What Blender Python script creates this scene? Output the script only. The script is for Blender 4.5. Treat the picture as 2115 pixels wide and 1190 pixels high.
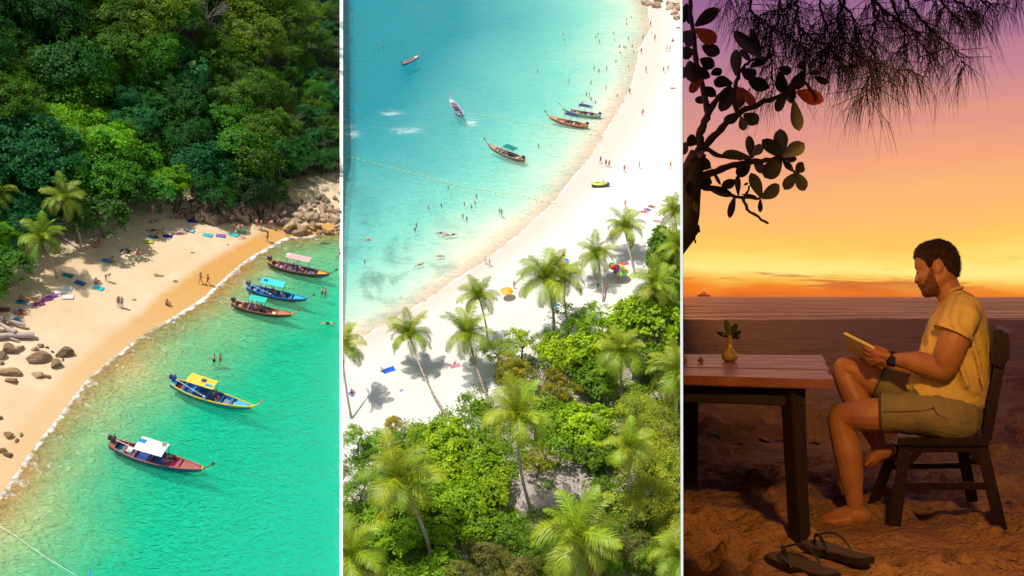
import bpy, bmesh, math, random
import numpy as np
from mathutils import Vector, Matrix, Quaternion, noise as mnoise

for _o in list(bpy.data.objects):
    bpy.data.objects.remove(_o)
SC = bpy.context.scene
COL = SC.collection
RAD = math.radians

# ------------------------------------------------------------------ camera, light, exposure
H = 80.0                      # height of the viewpoint above the two bays
TH = RAD(38.0)                # camera pitch
FPX = 2031.0                  # focal length in photograph pixels
cam_d = bpy.data.cameras.new('camera')
cam_d.sensor_width = 36.0
cam_d.lens = 36.0 * FPX / 2115.0
cam_d.clip_start = 0.05
cam_d.clip_end = 6000.0
cam = bpy.data.objects.new('camera', cam_d)
COL.objects.link(cam)
cam.location = (0, 0, H)
cam.rotation_euler = (math.pi / 2 - TH, 0, 0)
SC.camera = cam

SUN_DIR = Vector((-0.31, 0.11, 0.93)).normalized()      # towards the sun
sun_d = bpy.data.lights.new('sun', 'SUN')
sun_d.energy = 4.6
sun_d.angle = RAD(0.5)
sun_d.color = (1.0, 0.96, 0.89)
sun = bpy.data.objects.new('sun', sun_d)
COL.objects.link(sun)
sun.rotation_euler = SUN_DIR.to_track_quat('Z', 'Y').to_euler()
W = bpy.data.worlds.new('World')
SC.world = W
W.use_nodes = True
_nt = W.node_tree
_nt.nodes.clear()
_sky = _nt.nodes.new('ShaderNodeTexSky')
_sky.sky_type = 'NISHITA'
_sky.sun_disc = False
_sky.sun_elevation = math.asin(SUN_DIR.z)
_sky.sun_rotation = math.atan2(SUN_DIR.x, SUN_DIR.y)
_bg = _nt.nodes.new('ShaderNodeBackground')
_bg.inputs[1].default_value = 0.12
_wo = _nt.nodes.new('ShaderNodeOutputWorld')
_nt.links.new(_sky.outputs[0], _bg.inputs[0])
_nt.links.new(_bg.outputs[0], _wo.inputs[0])
SC.view_settings.view_transform = 'Standard'
SC.view_settings.look = 'None'
SC.view_settings.exposure = 0.0
SC.view_settings.gamma = 1.0
SC.view_settings.use_curve_mapping = False
try:
    SC.cycles.transparent_max_bounces = 12
    SC.cycles.max_bounces = 8
except Exception:
    pass

# ------------------------------------------------------------------ the three places and their frames
C = Vector((0, 0, H))
AX = Vector((1, 0, 0))
AF = Vector((0, math.cos(TH), -math.sin(TH)))
AU = Vector((0, math.sin(TH), math.cos(TH)))
EYE = 1.085                   # eye height over the evening beach
PSI = math.atan2(706.0, FPX)
M_MID = Matrix.Identity(4)
_R = Matrix.Rotation(PSI, 4, AU)
M_LEFT = Matrix.Translation(C) @ _R @ Matrix.Translation(-C)
M_RIGHT = Matrix.Translation(C) @ Matrix(((AX.x, AF.x, AU.x, 0), (AX.y, AF.y, AU.y, 0), (AX.z, AF.z, AU.z, 0), (0, 0, 0, 1))) @ Matrix.Rotation(-math.atan(15.0 / FPX), 4, 'X') @ Matrix.Translation((0, 0, -EYE))
FRAMES = {'L': M_LEFT, 'M': M_MID, 'R': M_RIGHT}
SEAM = {'L': [(702.0, -1)], 'M': [(708.0, 1), (1405.0, -1)], 'R': [(1411.0, 1)]}
OWNER = {}
CUR = ['M']


def frame(k):
    CUR[0] = k


def P(px, py, z=0.0, k=None):
    """point of the horizontal plane at height z of the current bay that lies in this direction"""
    k = k or CUR[0]
    d = AF + AX * ((px - 1057.5) / FPX) + AU * ((595.0 - py) / FPX)
    Mi = FRAMES[k].inverted()
    o = Mi @ C
    dl = Mi.to_3x3() @ d
    t = (z - o.z) / dl.z
    return o + dl * t


def PR(px, py, y):
    """point of the evening beach at distance y in this direction"""
    return Vector(((px - 1057.5) / FPX * y, y, EYE + (610.0 - py) / FPX * y))


def PRG(px, py, z=0.0):
    y = (EYE - z) * FPX / (py - 610.0)
    return PR(px, py, y)


# ------------------------------------------------------------------ naming and tagging
def reg(o):
    COL.objects.link(o)
    OWNER[o.name] = CUR[0]
    return o


def tag(o, label=None, cat=None, group=None, kind=None):
    if label: o['label'] = label
    if cat: o['category'] = cat
    if group: o['group'] = group
    if kind: o['kind'] = kind
    return o


def thing(name, label, cat, loc=(0, 0, 0), rz=0.0, group=None, scale=1.0):
    o = bpy.data.objects.new(name, None)
    o.empty_display_size = 0.2
    reg(o)
    o.location = loc
    o.rotation_euler = (0, 0, rz)
    o.scale = (scale,) * 3
    return tag(o, label, cat, group)


def link_mesh(name, me, parent=None, loc=None, rot=None, scale=None):
    o = bpy.data.objects.new(name, me)
    reg(o)
    if parent is not None: o.parent = parent
    if loc is not None: o.location = loc
    if rot is not None: o.rotation_euler = rot
    if scale is not None: o.scale = (scale,) * 3 if isinstance(scale, (int, float)) else scale
    return o


def copy_tree(o, parent=None):
    c = o.copy()
    reg(c)
    OWNER[c.name] = CUR[0]
    c.parent = parent
    for ch in list(o.children):
        copy_tree(ch, c)
    return c


ORD = ['first', 'second', 'third', 'fourth', 'fifth', 'sixth', 'seventh', 'eighth', 'ninth', 'tenth', 'eleventh', 'twelfth', 'thirteenth', 'fourteenth', 'fifteenth', 'sixteenth', 'seventeenth', 'eighteenth', 'nineteenth', 'twentieth', 'twenty-first', 'twenty-second', 'twenty-third', 'twenty-fourth', 'twenty-fifth', 'twenty-sixth']


# ------------------------------------------------------------------ mesh builder
class MB:
    def __init__(s):
        s.v = []; s.f = []; s.m = []; s.mi = 0

    def quadface(s, *idx):
        s.f.append(tuple(idx)); s.m.append(s.mi)

    def add(s, vs, fs, mat=None):
        b = len(s.v)
        s.v.extend([tuple(v) for v in vs])
        for f in fs:
            s.f.append(tuple(i + b for i in f)); s.m.append(s.mi if mat is None else mat)
        return b

    def box(s, c, size, rot=None, taper=1.0):
        hx, hy, hz = size[0] / 2, size[1] / 2, size[2] / 2
        vs = []
        for z, t in ((-hz, 1.0), (hz, taper)):
            for x, y in ((-hx, -hy), (hx, -hy), (hx, hy), (-hx, hy)):
                vs.append(Vector((x * t, y * t, z)))
        if rot is not None:
            vs = [rot @ v for v in vs]
        c = Vector(c)
        s.add([v + c for v in vs], [(3, 2, 1, 0), (4, 5, 6, 7), (0, 1, 5, 4), (1, 2, 6, 5), (2, 3, 7, 6), (3, 0, 4, 7)])

    def bar(s, a, b, w, h, up=(0, 0, 1)):
        a = Vector(a); b = Vector(b); d = (b - a); L = d.length; d.normalize()
        sd = d.cross(Vector(up))
        if sd.length < 1e-4: sd = d.cross(Vector((0, 1, 0)))
        sd.normalize(); u = sd.cross(d)
        vs = []
        for p in (a, b):
            for x, y in ((-1, -1), (1, -1), (1, 1), (-1, 1)):
                vs.append(p + sd * (x * w / 2) + u * (y * h / 2))
        s.add(vs, [(0, 1, 2, 3), (7, 6, 5, 4), (0, 4, 5, 1), (1, 5, 6, 2), (2, 6, 7, 3), (3, 7, 4, 0)])

    def tube(s, pts, rad, n=6, caps=True, flat=1.0):
        pts = [Vector(p) for p in pts]
        if isinstance(rad, (int, float)): rad = [rad] * len(pts)
        base = None; prev = None
        rings = []
        for i, p in enumerate(pts):
            d = pts[min(i + 1, len(pts) - 1)] - pts[max(i - 1, 0)]
            if d.length < 1e-9: d = Vector((0, 0, 1))
            d.normalize()
            if prev is None:
                u = d.orthogonal().normalized()
                if abs(d.z) < 0.9: u = d.cross(Vector((0, 0, 1))).normalized()
            else:
                u = (prev - d * prev.dot(d))
                u = u.normalized() if u.length > 1e-6 else d.orthogonal().normalized()
            prev = u
            w = d.cross(u)
            rings.append([p + (u * math.cos(2 * math.pi * k / n) + w * math.sin(2 * math.pi * k / n) * flat) * rad[i] for k in range(n)])
        s.loft(rings, caps)

    def loft(s, rings, caps=True, closed=True):
        n = len(rings[0]); b = len(s.v)
        vs = [v for r in rings for v in r]
        fs = []
        for i in range(len(rings) - 1):
            for k in range(n if closed else n - 1):
                k2 = (k + 1) % n
                fs.append((i * n + k, i * n + k2, (i + 1) * n + k2, (i + 1) * n + k))
        if caps:
            fs.append(tuple(range(n - 1, -1, -1)))
            fs.append(tuple((len(rings) - 1) * n + k for k in range(n)))
        s.add(vs, fs)

    def lathe(s, prof, n=16, c=(0, 0, 0)):
        c = Vector(c)
        s.loft([[c + Vector((r * math.cos(2 * math.pi * k / n), r * math.sin(2 * math.pi * k / n), z)) for k in range(n)] for r, z in prof])

    def ell(s, c, r, nu=10, nv=7, rot=None):
        c = Vector(c)
        if isinstance(r, (int, float)): r = (r, r, r)
        rings = []
        for j in range(nv + 1):
            ph = -math.pi / 2 + math.pi * (j + 0.02) / (nv + 0.04)
            ring = []
            for k in range(nu):
                a = 2 * math.pi * k / nu
                v = Vector((r[0] * math.cos(ph) * math.cos(a), r[1] * math.cos(ph) * math.sin(a), r[2] * math.sin(ph)))
                if rot is not None: v = rot @ v
                ring.append(c + v)
            rings.append(ring)
        s.loft(rings)

    def prism(s, poly, z0, z1, fn=None):
        n = len(poly)
        vs = [Vector((x, y, z0)) for x, y in poly] + [Vector((x, y, z1)) for x, y in poly]
        if fn: vs = [fn(v) for v in vs]
        fs = [tuple(range(n - 1, -1, -1)), tuple(range(n, 2 * n))] + [(i, (i + 1) % n, (i + 1) % n + n, i + n) for i in range(n)]
        s.add(vs, fs)

    def mesh(s, name, mats, smooth=True, angle=40):
        me = bpy.data.meshes.new(name)
        me.from_pydata([tuple(v) for v in s.v], [], s.f)
        for m in (mats if isinstance(mats, (list, tuple)) else [mats]):
            me.materials.append(m)
        if len(me.materials) > 1:
            me.polygons.foreach_set('material_index', s.m)
        if smooth:
            me.polygons.foreach_set('use_smooth', [True] * len(me.polygons))
            try:
                me.set_sharp_from_angle(angle=RAD(angle))
            except Exception:
                pass
        me.update()
        return me

    def build(s, name, mats, parent=None, smooth=True, angle=40, **kw):
        return link_mesh(name, s.mesh(name, mats, smooth, angle), parent, **kw)


def mesh_np(name, V, F, mats, smooth=False, mi=None, attrs=None):
    me = bpy.data.meshes.new(name)
    V = np.asarray(V, np.float32); F = np.asarray(F, np.int32)
    n = F.shape[1]
    me.vertices.add(len(V)); me.vertices.foreach_set('co', V.ravel())
    me.loops.add(F.size); me.loops.foreach_set('vertex_index', F.ravel())
    me.polygons.add(len(F))
    me.polygons.foreach_set('loop_start', np.arange(0, F.size, n, dtype=np.int32))
    for m in (mats if isinstance(mats, (list, tuple)) else [mats]):
        me.materials.append(m)
    if mi is not None: me.polygons.foreach_set('material_index', np.asarray(mi, np.int32))
    if smooth: me.polygons.foreach_set('use_smooth', np.ones(len(F), bool))
    me.update(calc_edges=True)
    me.validate()
    for k, a in (attrs or {}).items():
        at = me.attributes.new(k, 'FLOAT', 'POINT')
        at.data.foreach_set('value', np.asarray(a, np.float32))
    return me


# ------------------------------------------------------------------ materials
class NT:
    """tiny node helper"""
    def __init__(s, name):
        s.mat = bpy.data.materials.new(name)
        s.mat.use_nodes = True
        s.t = s.mat.node_tree
        s.t.nodes.clear()
        s.out = s.t.nodes.new('ShaderNodeOutputMaterial')

    def n(s, typ, ins=None, **kw):
        nd = s.t.nodes.new('ShaderNode' + typ)
        for k, v in kw.items(): setattr(nd, k, v)
        for k, v in (ins or {}).items(): s.set(nd, k, v)
        return nd

    def set(s, nd, k, v):
        inp = nd.inputs[k]
        if isinstance(v, bpy.types.NodeSocket): s.t.links.new(v, inp)
        elif isinstance(v, (tuple, list)) and len(v) == 3 and inp.type == 'RGBA': inp.default_value = (*v, 1)
        else: inp.default_value = v

    def math(s, op, a, b=0.0, clamp=False):
        nd = s.n('Math', {0: a, 1: b}, operation=op); nd.use_clamp = clamp
        return nd.outputs[0]

    def mix(s, f, a, b, blend='MIX'):
        nd = s.n('Mix', data_type='RGBA', blend_type=blend)
        s.set(nd, 0, f); s.set(nd, 6, a); s.set(nd, 7, b)
        return nd.outputs[2]

    def ramp(s, f, stops, interp='LINEAR'):
        nd = s.n('ValToRGB', {0: f}); cr = nd.color_ramp; cr.interpolation = interp
        while len(cr.elements) < len(stops): cr.elements.new(0.5)
        while len(cr.elements) > len(stops): cr.elements.remove(cr.elements[-1])
        for e, (p, c) in zip(cr.elements, stops):
            e.position = p; e.color = (*c, 1) if len(c) == 3 else c
        return nd.outputs[0]

    def noise(s, scale, detail=3, rough=0.5, vec=None, dist=0.0, dim='3D'):
        nd = s.n('TexNoise', {'Scale': scale, 'Detail': detail, 'Roughness': rough, 'Distortion': dist})
        nd.noise_dimensions = dim
        if vec is not None: s.set(nd, 'Vector', vec)
        return nd.outputs[0]

    def coord(s, which='Object'):
        return s.n('TexCoord').outputs[which]

    def mapping(s, vec, scale=(1, 1, 1), rot=(0, 0, 0), loc=(0, 0, 0)):
        return s.n('Mapping', {'Vector': vec, 'Scale': scale, 'Rotation': rot, 'Location': loc}).outputs[0]

    def attr(s, name):
        return s.n('Attribute', attribute_name=name).outputs['Fac']

    def bump(s, h, dist=0.1, strength=1.0, normal=None):
        nd = s.n('Bump', {'Height': h, 'Distance': dist, 'Strength': strength})
        if normal is not None: s.set(nd, 'Normal', normal)
        return nd.outputs[0]

    def remap(s, v, a, b, c=0.0, d=1.0, smooth=False):
        nd = s.n('MapRange', {0: v, 1: a, 2: b, 3: c, 4: d})
        if smooth: nd.interpolation_type = 'SMOOTHSTEP'
        return nd.outputs[0]

    def pbr(s, col, rough=0.6, normal=None, metal=0.0, spec=0.5, **kw):
        ins = {'Base Color': col, 'Roughness': rough, 'Metallic': metal, 'Specular IOR Level': spec}
        if normal is not None: ins['Normal'] = normal
        ins.update(kw)
        nd = s.n('BsdfPrincipled', ins)
        s.t.links.new(nd.outputs[0], s.out.inputs[0])
        return nd


_MC = {}


def M(name, col, rough=0.6, var=0.12, scale=6.0, bump=0.0, metal=0.0, spec=0.4):
    """painted / plain surface with uneven tone"""
    if name in _MC: return _MC[name]
    t = NT(name)
    co = t.coord()
    nz = t.noise(scale, 4, 0.6, co)
    c2 = tuple(max(0.0, c * (1 - 2.2 * var)) for c in col)
    c3 = tuple(min(0.95, c * (1 + var)) for c in col)
    cc = t.mix(t.remap(nz, 0.3, 0.7), c2, c3)
    t.pbr(cc, t.remap(nz, 0.3, 0.7, rough * 0.85, min(1, rough * 1.15)), t.bump(nz, bump) if bump else None, metal, spec)
    _MC[name] = t.mat
    return t.mat


def OBJCOL(name, rough=0.7):
    """takes its tint from the object's own colour"""
    if name in _MC: return _MC[name]
    t = NT(name)
    oi = t.n('ObjectInfo')
    nz = t.noise(5.0, 3, 0.6, t.coord())
    cc = t.mix(t.remap(nz, 0.3, 0.7, 0.0, 0.35), oi.outputs['Color'], (0.02, 0.02, 0.02), 'MIX')
    cc = t.mix(0.5, oi.outputs['Color'], cc)
    t.pbr(cc, rough)
    _MC[name] = t.mat
    return t.mat


def hull2d(poly, X, Y):
    """points inside polygon"""
    ins = np.zeros(X.shape, bool)
    n = len(poly)
    for i in range(n):
        x0, y0 = poly[i]; x1, y1 = poly[(i + 1) % n]
        if y0 == y1: continue
        c = ((Y >= min(y0, y1)) & (Y < max(y0, y1)))
        xi = x0 + (Y - y0) * (x1 - x0) / (y1 - y0)
        ins ^= c & (X < xi)
    return ins


def dist_poly(line, X, Y):
    D = np.full(X.shape, 1e9)
    for (x0, y0), (x1, y1) in zip(line[:-1], line[1:]):
        dx, dy = x1 - x0, y1 - y0
        t = np.clip(((X - x0) * dx + (Y - y0) * dy) / (dx * dx + dy * dy + 1e-9), 0, 1)
        D = np.minimum(D, np.hypot(X - x0 - t * dx, Y - y0 - t * dy))
    return D


def smooth_line(pts, n=4):
    """catmull rom through 2D points"""
    out = []
    for i in range(len(pts) - 1):
        p0 = np.array(pts[max(i - 1, 0)]); p1 = np.array(pts[i]); p2 = np.array(pts[i + 1]); p3 = np.array(pts[min(i + 2, len(pts) - 1)])
        for k in range(n):
            t = k / n
            out.append(tuple(0.5 * ((2 * p1) + (-p0 + p2) * t + (2 * p0 - 5 * p1 + 4 * p2 - p3) * t * t + (-p0 + 3 * p1 - 3 * p2 + p3) * t ** 3)))
    out.append(tuple(pts[-1]))
    return out


_rs = np.random.RandomState(5)
_NW = [(_rs.uniform(0, 6.28, 2), _rs.uniform(0, 6.28)) for _ in range(24)]


def wob(X, Y, lam, amp, oct=3, seed=0):
    """smooth pseudo noise from summed sines"""
    r = np.zeros_like(X, dtype=float)
    a = amp; l = lam
    for o in range(oct):
        for j in range(4):
            (ph, an) = _NW[(seed * 5 + o * 4 + j) % 24]
            r += a * 0.35 * np.sin((X * math.cos(an) + Y * math.sin(an)) * 2 * math.pi / (l * (0.8 + 0.13 * j)) + ph[0] * (1 + j) + seed)
        a *= 0.5; l *= 0.47
    return r
# ================================================================== SAND, SEABED, HILL, SEA (two bays)
def axis(lo, a, b, step, hi, g=1.25):
    mid = list(np.arange(a, b + 1e-6, step))
    x = b; s = step; up = []
    while x < hi:
        s *= g; x += s; up.append(x)
    x = a; s = step; dn = []
    while x > lo:
        s *= g; x -= s; dn.append(x)
    return np.array(dn[::-1] + mid + up)


def grid_mesh(name, xs, ys, Z, mats, attrs, keep=None):
    nx, ny = len(xs), len(ys)
    X, Y = np.meshgrid(xs, ys)
    V = np.stack([X.ravel(), Y.ravel(), Z.ravel()], 1)
    i = np.arange(nx - 1)[None, :] + nx * np.arange(ny - 1)[:, None]
    F = np.stack([i, i + 1, i + nx + 1, i + nx], -1).reshape(-1, 4)
    if keep is not None:
        kf = keep.ravel()[F].any(1)
        F = F[kf]
        used = np.unique(F)
        mp = -np.ones(len(V), int); mp[used] = np.arange(len(used))
        V = V[used]; F = mp[F]
        attrs = {k: a.ravel()[used] for k, a in attrs.items()}
    else:
        attrs = {k: a.ravel() for k, a in attrs.items()}
    return mesh_np(name, V, F, mats, smooth=True, attrs=attrs)


def pxline(pts, k):
    return [(P(x, y, 0, k).x, P(x, y, 0, k).y) for x, y in pts]


# ---- left bay outlines
WL_L = smooth_line(pxline([(-420, 1420), (-120, 1130), (0, 1022), (62, 936), (128, 852), (176, 790), (238, 735), (300, 690), (358, 655), (410, 622), (438, 598), (480, 560), (515, 533), (560, 507), (592, 491), (640, 488), (672, 478), (710, 476), (900, 440), (1100, 400)], 'L'), 5)
DRY_L = smooth_line(pxline([(-420, 1330), (-120, 1050), (0, 930), (70, 850), (120, 790), (170, 740), (235, 690), (300, 640), (350, 600), (405, 560), (450, 530), (490, 508), (540, 483), (580, 470), (640, 465), (900, 430), (1100, 390)], 'L'), 5)
FOR_L = smooth_line(pxline([(-500, 900), (-200, 690), (-20, 640), (20, 585), (60, 545), (130, 530), (190, 500), (250, 480), (300, 455), (350, 440), (400, 440), (470, 452), (540, 452), (590, 432), (640, 412), (702, 398), (900, 360), (1100, 340)], 'L'), 4)
LAND_L = WL_L + [(400, 400), (400, 1800), (-1500, 1800), (-1500, -50)]
DRYP_L = DRY_L + [(400, 400), (400, 1800), (-1500, 1800), (-1500, -50)]
FORP_L = FOR_L + [(400, 400), (400, 1800), (-1500, 1800), (-1500, 40)]


def sdist(line, poly, X, Y):
    D = dist_poly(line, X, Y)
    return np.where(hull2d(poly, X, Y), D, -D)


def left_fields(X, Y):
    sd = sdist(WL_L, LAND_L, X, Y)
    sdd = sdist(DRY_L, DRYP_L, X, Y)
    sf = sdist(FOR_L, FORP_L, X, Y)
    z = np.where(sd > 0, np.minimum(0.06 * sd, 1.1), np.maximum(0.10 * sd, -2.9))
    z += np.where(sd > 3, wob(X, Y, 9, 0.10, 3, 1), 0)
    s = np.clip(sf, 0, 400)
    away = np.clip((0.1746 * Y * 1.02 - X - 8.0) / 46.0, 0.0, 1.0) ** 1.15        # slope flattened towards the partition so the hill shades less middle sea
    z += (0.0 + 0.43 * away) * s * (1 - np.exp(-s / 6.0)) * np.clip(1 - s / 500, 0.2, 1) + np.where(sf > 3, wob(X, Y, 26, 1.4, 3, 2), 0) * away
    return sd, sdd, sf, z


frame('L')
xs = axis(-900, -62, 66, 0.8, 220); ys = axis(20, 58, 178, 0.8, 1500)
X, Y = np.meshgrid(xs, ys)
sd, sdd, sf, Z = left_fields(X, Y)
_XL, _YL, _ZL = xs.copy(), ys.copy(), Z.copy()


def interp(XS, YS, ZZ, x, y):
    i = int(min(max(np.searchsorted(XS, x) - 1, 0), len(XS) - 2)); j = int(min(max(np.searchsorted(YS, y) - 1, 0), len(YS) - 2))
    fx = min(max((x - XS[i]) / (XS[i + 1] - XS[i]), 0), 1); fy = min(max((y - YS[j]) / (YS[j + 1] - YS[j]), 0), 1)
    return float((ZZ[j, i] * (1 - fx) + ZZ[j, i + 1] * fx) * (1 - fy) + (ZZ[j + 1, i] * (1 - fx) + ZZ[j + 1, i + 1] * fx) * fy)


def left_z(x, y):
    return interp(_XL, _YL, _ZL, x, y)




def sand_mat(name, dry, wet, warm, leaf=None, bumps=0.05, warm2=None, soft=0.5, bedc=(0.86, 0.84, 0.76)):
    t = NT(name)
    co = t.coord()
    big = t.noise(0.10, 4, 0.6, co)
    mid = t.noise(0.8, 4, 0.62, co)
    fine = t.noise(7.0, 3, 0.6, co)
    d = t.attr('sdd'); s = t.attr('sd')
    w = t.remap(t.math('ADD', d, t.math('MULTIPLY', t.math('SUBTRACT', mid, 0.5), 1.4)), -soft, soft, 1, 0, True)
    c = t.mix(t.remap(big, 0.3, 0.7), dry, warm)
    c = t.mix(t.remap(mid, 0.35, 0.8, 0.0, 0.35), c, tuple(v * 0.74 for v in dry))
    c = t.mix(t.remap(fine, 0.55, 0.8, 0.0, 0.22), c, tuple(v * 0.5 for v in dry))
    if warm2:
        yy = t.n('SeparateXYZ', {0: co}).outputs[1]
        wet = t.mix(t.remap(yy, 84, 104), warm2, wet)
    wf = t.math('MULTIPLY', w, t.remap(t.math('ADD', mid, big), 0.6, 1.3, 0.98, 0.72))
    c = t.mix(wf, c, wet)
    bed = t.remap(t.attr('sd'), -4.0, -0.5, 1, 0)
    c = t.mix(bed, c, bedc)
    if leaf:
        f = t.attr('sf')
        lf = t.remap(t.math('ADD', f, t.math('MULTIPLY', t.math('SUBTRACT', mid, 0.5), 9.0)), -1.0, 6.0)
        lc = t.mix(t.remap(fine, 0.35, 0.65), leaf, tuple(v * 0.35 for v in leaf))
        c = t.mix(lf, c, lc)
    h = t.math('ADD', t.math('MULTIPLY', mid, 1.0), t.math('MULTIPLY', fine, 0.35))
    h = t.math('MULTIPLY', h, t.math('SUBTRACT', 1.0, t.math('MULTIPLY', w, 0.85)))
    t.pbr(c, t.remap(w, 0, 1, 0.9, 0.38), t.bump(h, bumps), spec=0.3)
    return t.mat


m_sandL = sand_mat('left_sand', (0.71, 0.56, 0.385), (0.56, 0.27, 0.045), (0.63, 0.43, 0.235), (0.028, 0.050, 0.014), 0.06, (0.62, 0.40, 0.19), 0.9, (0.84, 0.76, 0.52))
me = grid_mesh('beach', xs, ys, Z, m_sandL, {'sd': sd, 'sdd': sdd, 'sf': sf})
tag(link_mesh('beach', me), kind='structure')


def sea_mat(name, shallow, mid, deep, tints, foam=True, weed=None, far=None, wave=0.10, rip=1.0, dens=0.42):
    """clear water: tinted see-through body over the sandy bed, some scatter, fresnel gloss"""
    t = NT(name)
    co = t.coord()
    s = t.attr('sd')
    n1 = t.noise(0.05, 4, 0.6, co)
    n2 = t.noise(0.35, 3, 0.6, co)
    d = t.math('ADD', t.math('MULTIPLY', s, -1.0), t.math('MULTIPLY', t.math('SUBTRACT', n1, 0.5), 16.0))
    d = t.math('ADD', d, t.math('MULTIPLY', t.math('SUBTRACT', n2, 0.5), 3.0))
    u = t.remap(d, 0.0, 39.0)
    body = t.ramp(u, [(0.0, shallow), (0.14, tuple((a + b) / 2 for a, b in zip(shallow, mid))), (0.34, mid), (1.0, deep)])
    tint = t.ramp(u, [(0.0, tints[0]), (0.16, tuple((a + b) / 2 for a, b in zip(tints[0], tints[1]))), (0.38, tints[1]), (1.0, tints[2])])
    if weed:
        wn = t.noise(0.16, 6, 0.72, co, 0.6)
        wm = t.math('MULTIPLY', t.remap(wn, 0.50, 0.66), t.attr('weed'))
        body = t.mix(t.math('MULTIPLY', wm, 0.5), body, weed)
        tint = t.mix(t.math('MULTIPLY', wm, 0.5), tint, tuple(v * 0.75 for v in weed))
    mp = t.mapping(co, (1.0, 1.6, 1.0), (0, 0, RAD(35)))
    w1 = t.noise(0.9 * rip, 2, 0.55, mp, 0.8)
    w2 = t.noise(2.3 * rip, 3, 0.6, mp, 1.2)
    w3 = t.noise(0.22 * rip, 2, 0.5, mp, 0.3)
    ridge = t.math('ABSOLUTE', t.math('SUBTRACT', w1, 0.5))
    ridge2 = t.math('ABSOLUTE', t.math('SUBTRACT', w2, 0.5))
    h = t.math('ADD', t.math('MULTIPLY', ridge, -1.6), t.math('MULTIPLY', ridge2, -0.7))
    h = t.math('ADD', h, t.math('MULTIPLY', w3, 1.6))
    nrm = t.bump(h, wave)
    dif = t.n('BsdfDiffuse', {'Color': body, 'Normal': nrm})
    tr = t.n('BsdfTransparent', {'Color': tint})
    m1 = t.n('MixShader', {0: t.remap(d, 0.0, 16.0, dens * 0.25, dens)}); t.t.links.new(tr.outputs[0], m1.inputs[1]); t.t.links.new(dif.outputs[0], m1.inputs[2])
    gl = t.n('BsdfGlossy', {'Roughness': 0.12, 'Normal': nrm})
    fr = t.n('Fresnel', {'IOR': 1.33, 'Normal': nrm})
    m2 = t.n('MixShader', {0: fr.outputs[0]}); t.t.links.new(m1.outputs[0], m2.inputs[1]); t.t.links.new(gl.outputs[0], m2.inputs[2])
    last = m2
    if foam:
        fn = t.noise(1.3, 5, 0.7, co, 0.4)
        fn2 = t.noise(0.09, 2, 0.5, co)
        e = t.math('ADD', s, t.math('MULTIPLY', t.math('SUBTRACT', fn2, 0.5), 1.0))
        wid = foam
        fo = t.math('MULTIPLY', t.remap(t.math('ADD', e, t.math('MULTIPLY', t.math('SUBTRACT', fn, 0.5), 1.6)), -wid, -wid * 0.3, 0, 1, True), t.remap(t.math('ADD', fn, t.math('MULTIPLY', fn2, 0.7)), 0.62, 0.95, 0.15, 1.0))
        fo2 = t.math('MULTIPLY', t.remap(s, -5.5, -1.0, 0, 0.55), t.remap(t.noise(0.55, 6, 0.75, t.mapping(co, (1, 1, 1)), 1.0), 0.56, 0.66))
        fm = t.math('MAXIMUM', fo, fo2)
        sp = t.math('MULTIPLY', t.attr('splash'), t.remap(t.noise(0.5, 5, 0.7, t.mapping(co, (0.5, 1.3, 1)), 1.0), 0.42, 0.60))
        fm = t.math('MAXIMUM', fm, sp)
        fd = t.n('BsdfDiffuse', {'Color': (0.86, 0.86, 0.82, 1)})
        m3 = t.n('MixShader', {0: t.math('MULTIPLY', fm, 0.82)}); t.t.links.new(m2.outputs[0], m3.inputs[1]); t.t.links.new(fd.outputs[0], m3.inputs[2])
        last = m3
    t.t.links.new(last.outputs[0], t.out.inputs[0])
    return t.mat


m_seaL = sea_mat('left_sea', (0.58, 0.58, 0.22), (0.0, 0.72, 0.50), (0.0, 0.74, 0.64), [(0.97, 0.93, 0.74), (0.0, 0.93, 0.78), (0.0, 0.92, 0.90)], foam=0.6, wave=0.36, dens=0.30)
me = grid_mesh('sea', xs, ys, np.zeros_like(Z), m_seaL, {'sd': sd, 'weed': np.zeros_like(sd), 'splash': np.zeros_like(sd)}, keep=sd < 1.5)
tag(link_mesh('sea', me), kind='structure')

# ---- middle bay
frame('M')
WL_M = smooth_line(pxline([(1290, -70), (1318, -20), (1338, 15), (1342, 60), (1322, 105), (1312, 150), (1300, 190), (1268, 245), (1232, 305), (1190, 362), (1130, 432), (1062, 492), (1000, 540), (925, 592), (850, 640), (785, 678), (708, 716), (600, 770), (400, 850), (100, 980)], 'M'), 5)
DRY_M = smooth_line(pxline([(1330, -70), (1352, -20), (1375, 10), (1385, 60), (1378, 110), (1370, 160), (1350, 215), (1325, 260), (1290, 310), (1250, 365), (1190, 430), (1110, 500), (1035, 552), (960, 602), (880, 652), (800, 704), (708, 750), (600, 800), (400, 880), (100, 1010)], 'M'), 5)
LAND_M = WL_M + [(-300, -50), (900, -50), (900, 1800)]
LAND_M = LAND_M + [(P(1290, -70, 0, 'M').x, 1800)]
DRYP_M = DRY_M + [(-300, -50), (900, -50), (900, 1800)] + [(P(1330, -70, 0, 'M').x, 1800)]


def mid_fields(X, Y):
    sd = sdist(WL_M, LAND_M, X, Y)
    sdd = sdist(DRY_M, DRYP_M, X, Y)
    z = np.where(sd > 0, np.minimum(0.05 * sd, 0.9), np.maximum(0.07 * sd, -1.9))
    z += np.where(sd > 4, wob(X, Y, 7, 0.07, 3, 3), 0)
    return sd, sdd, z


xs = axis(-500, -40, 42, 0.7, 500); ys = axis(15, 50, 215, 0.8, 1800)
X, Y = np.meshgrid(xs, ys)
sd, sdd, Z = mid_fields(X, Y)
_XM, _YM, _ZM = xs.copy(), ys.copy(), Z.copy()


def mid_z(x, y):
    return interp(_XM, _YM, _ZM, x, y)


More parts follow.
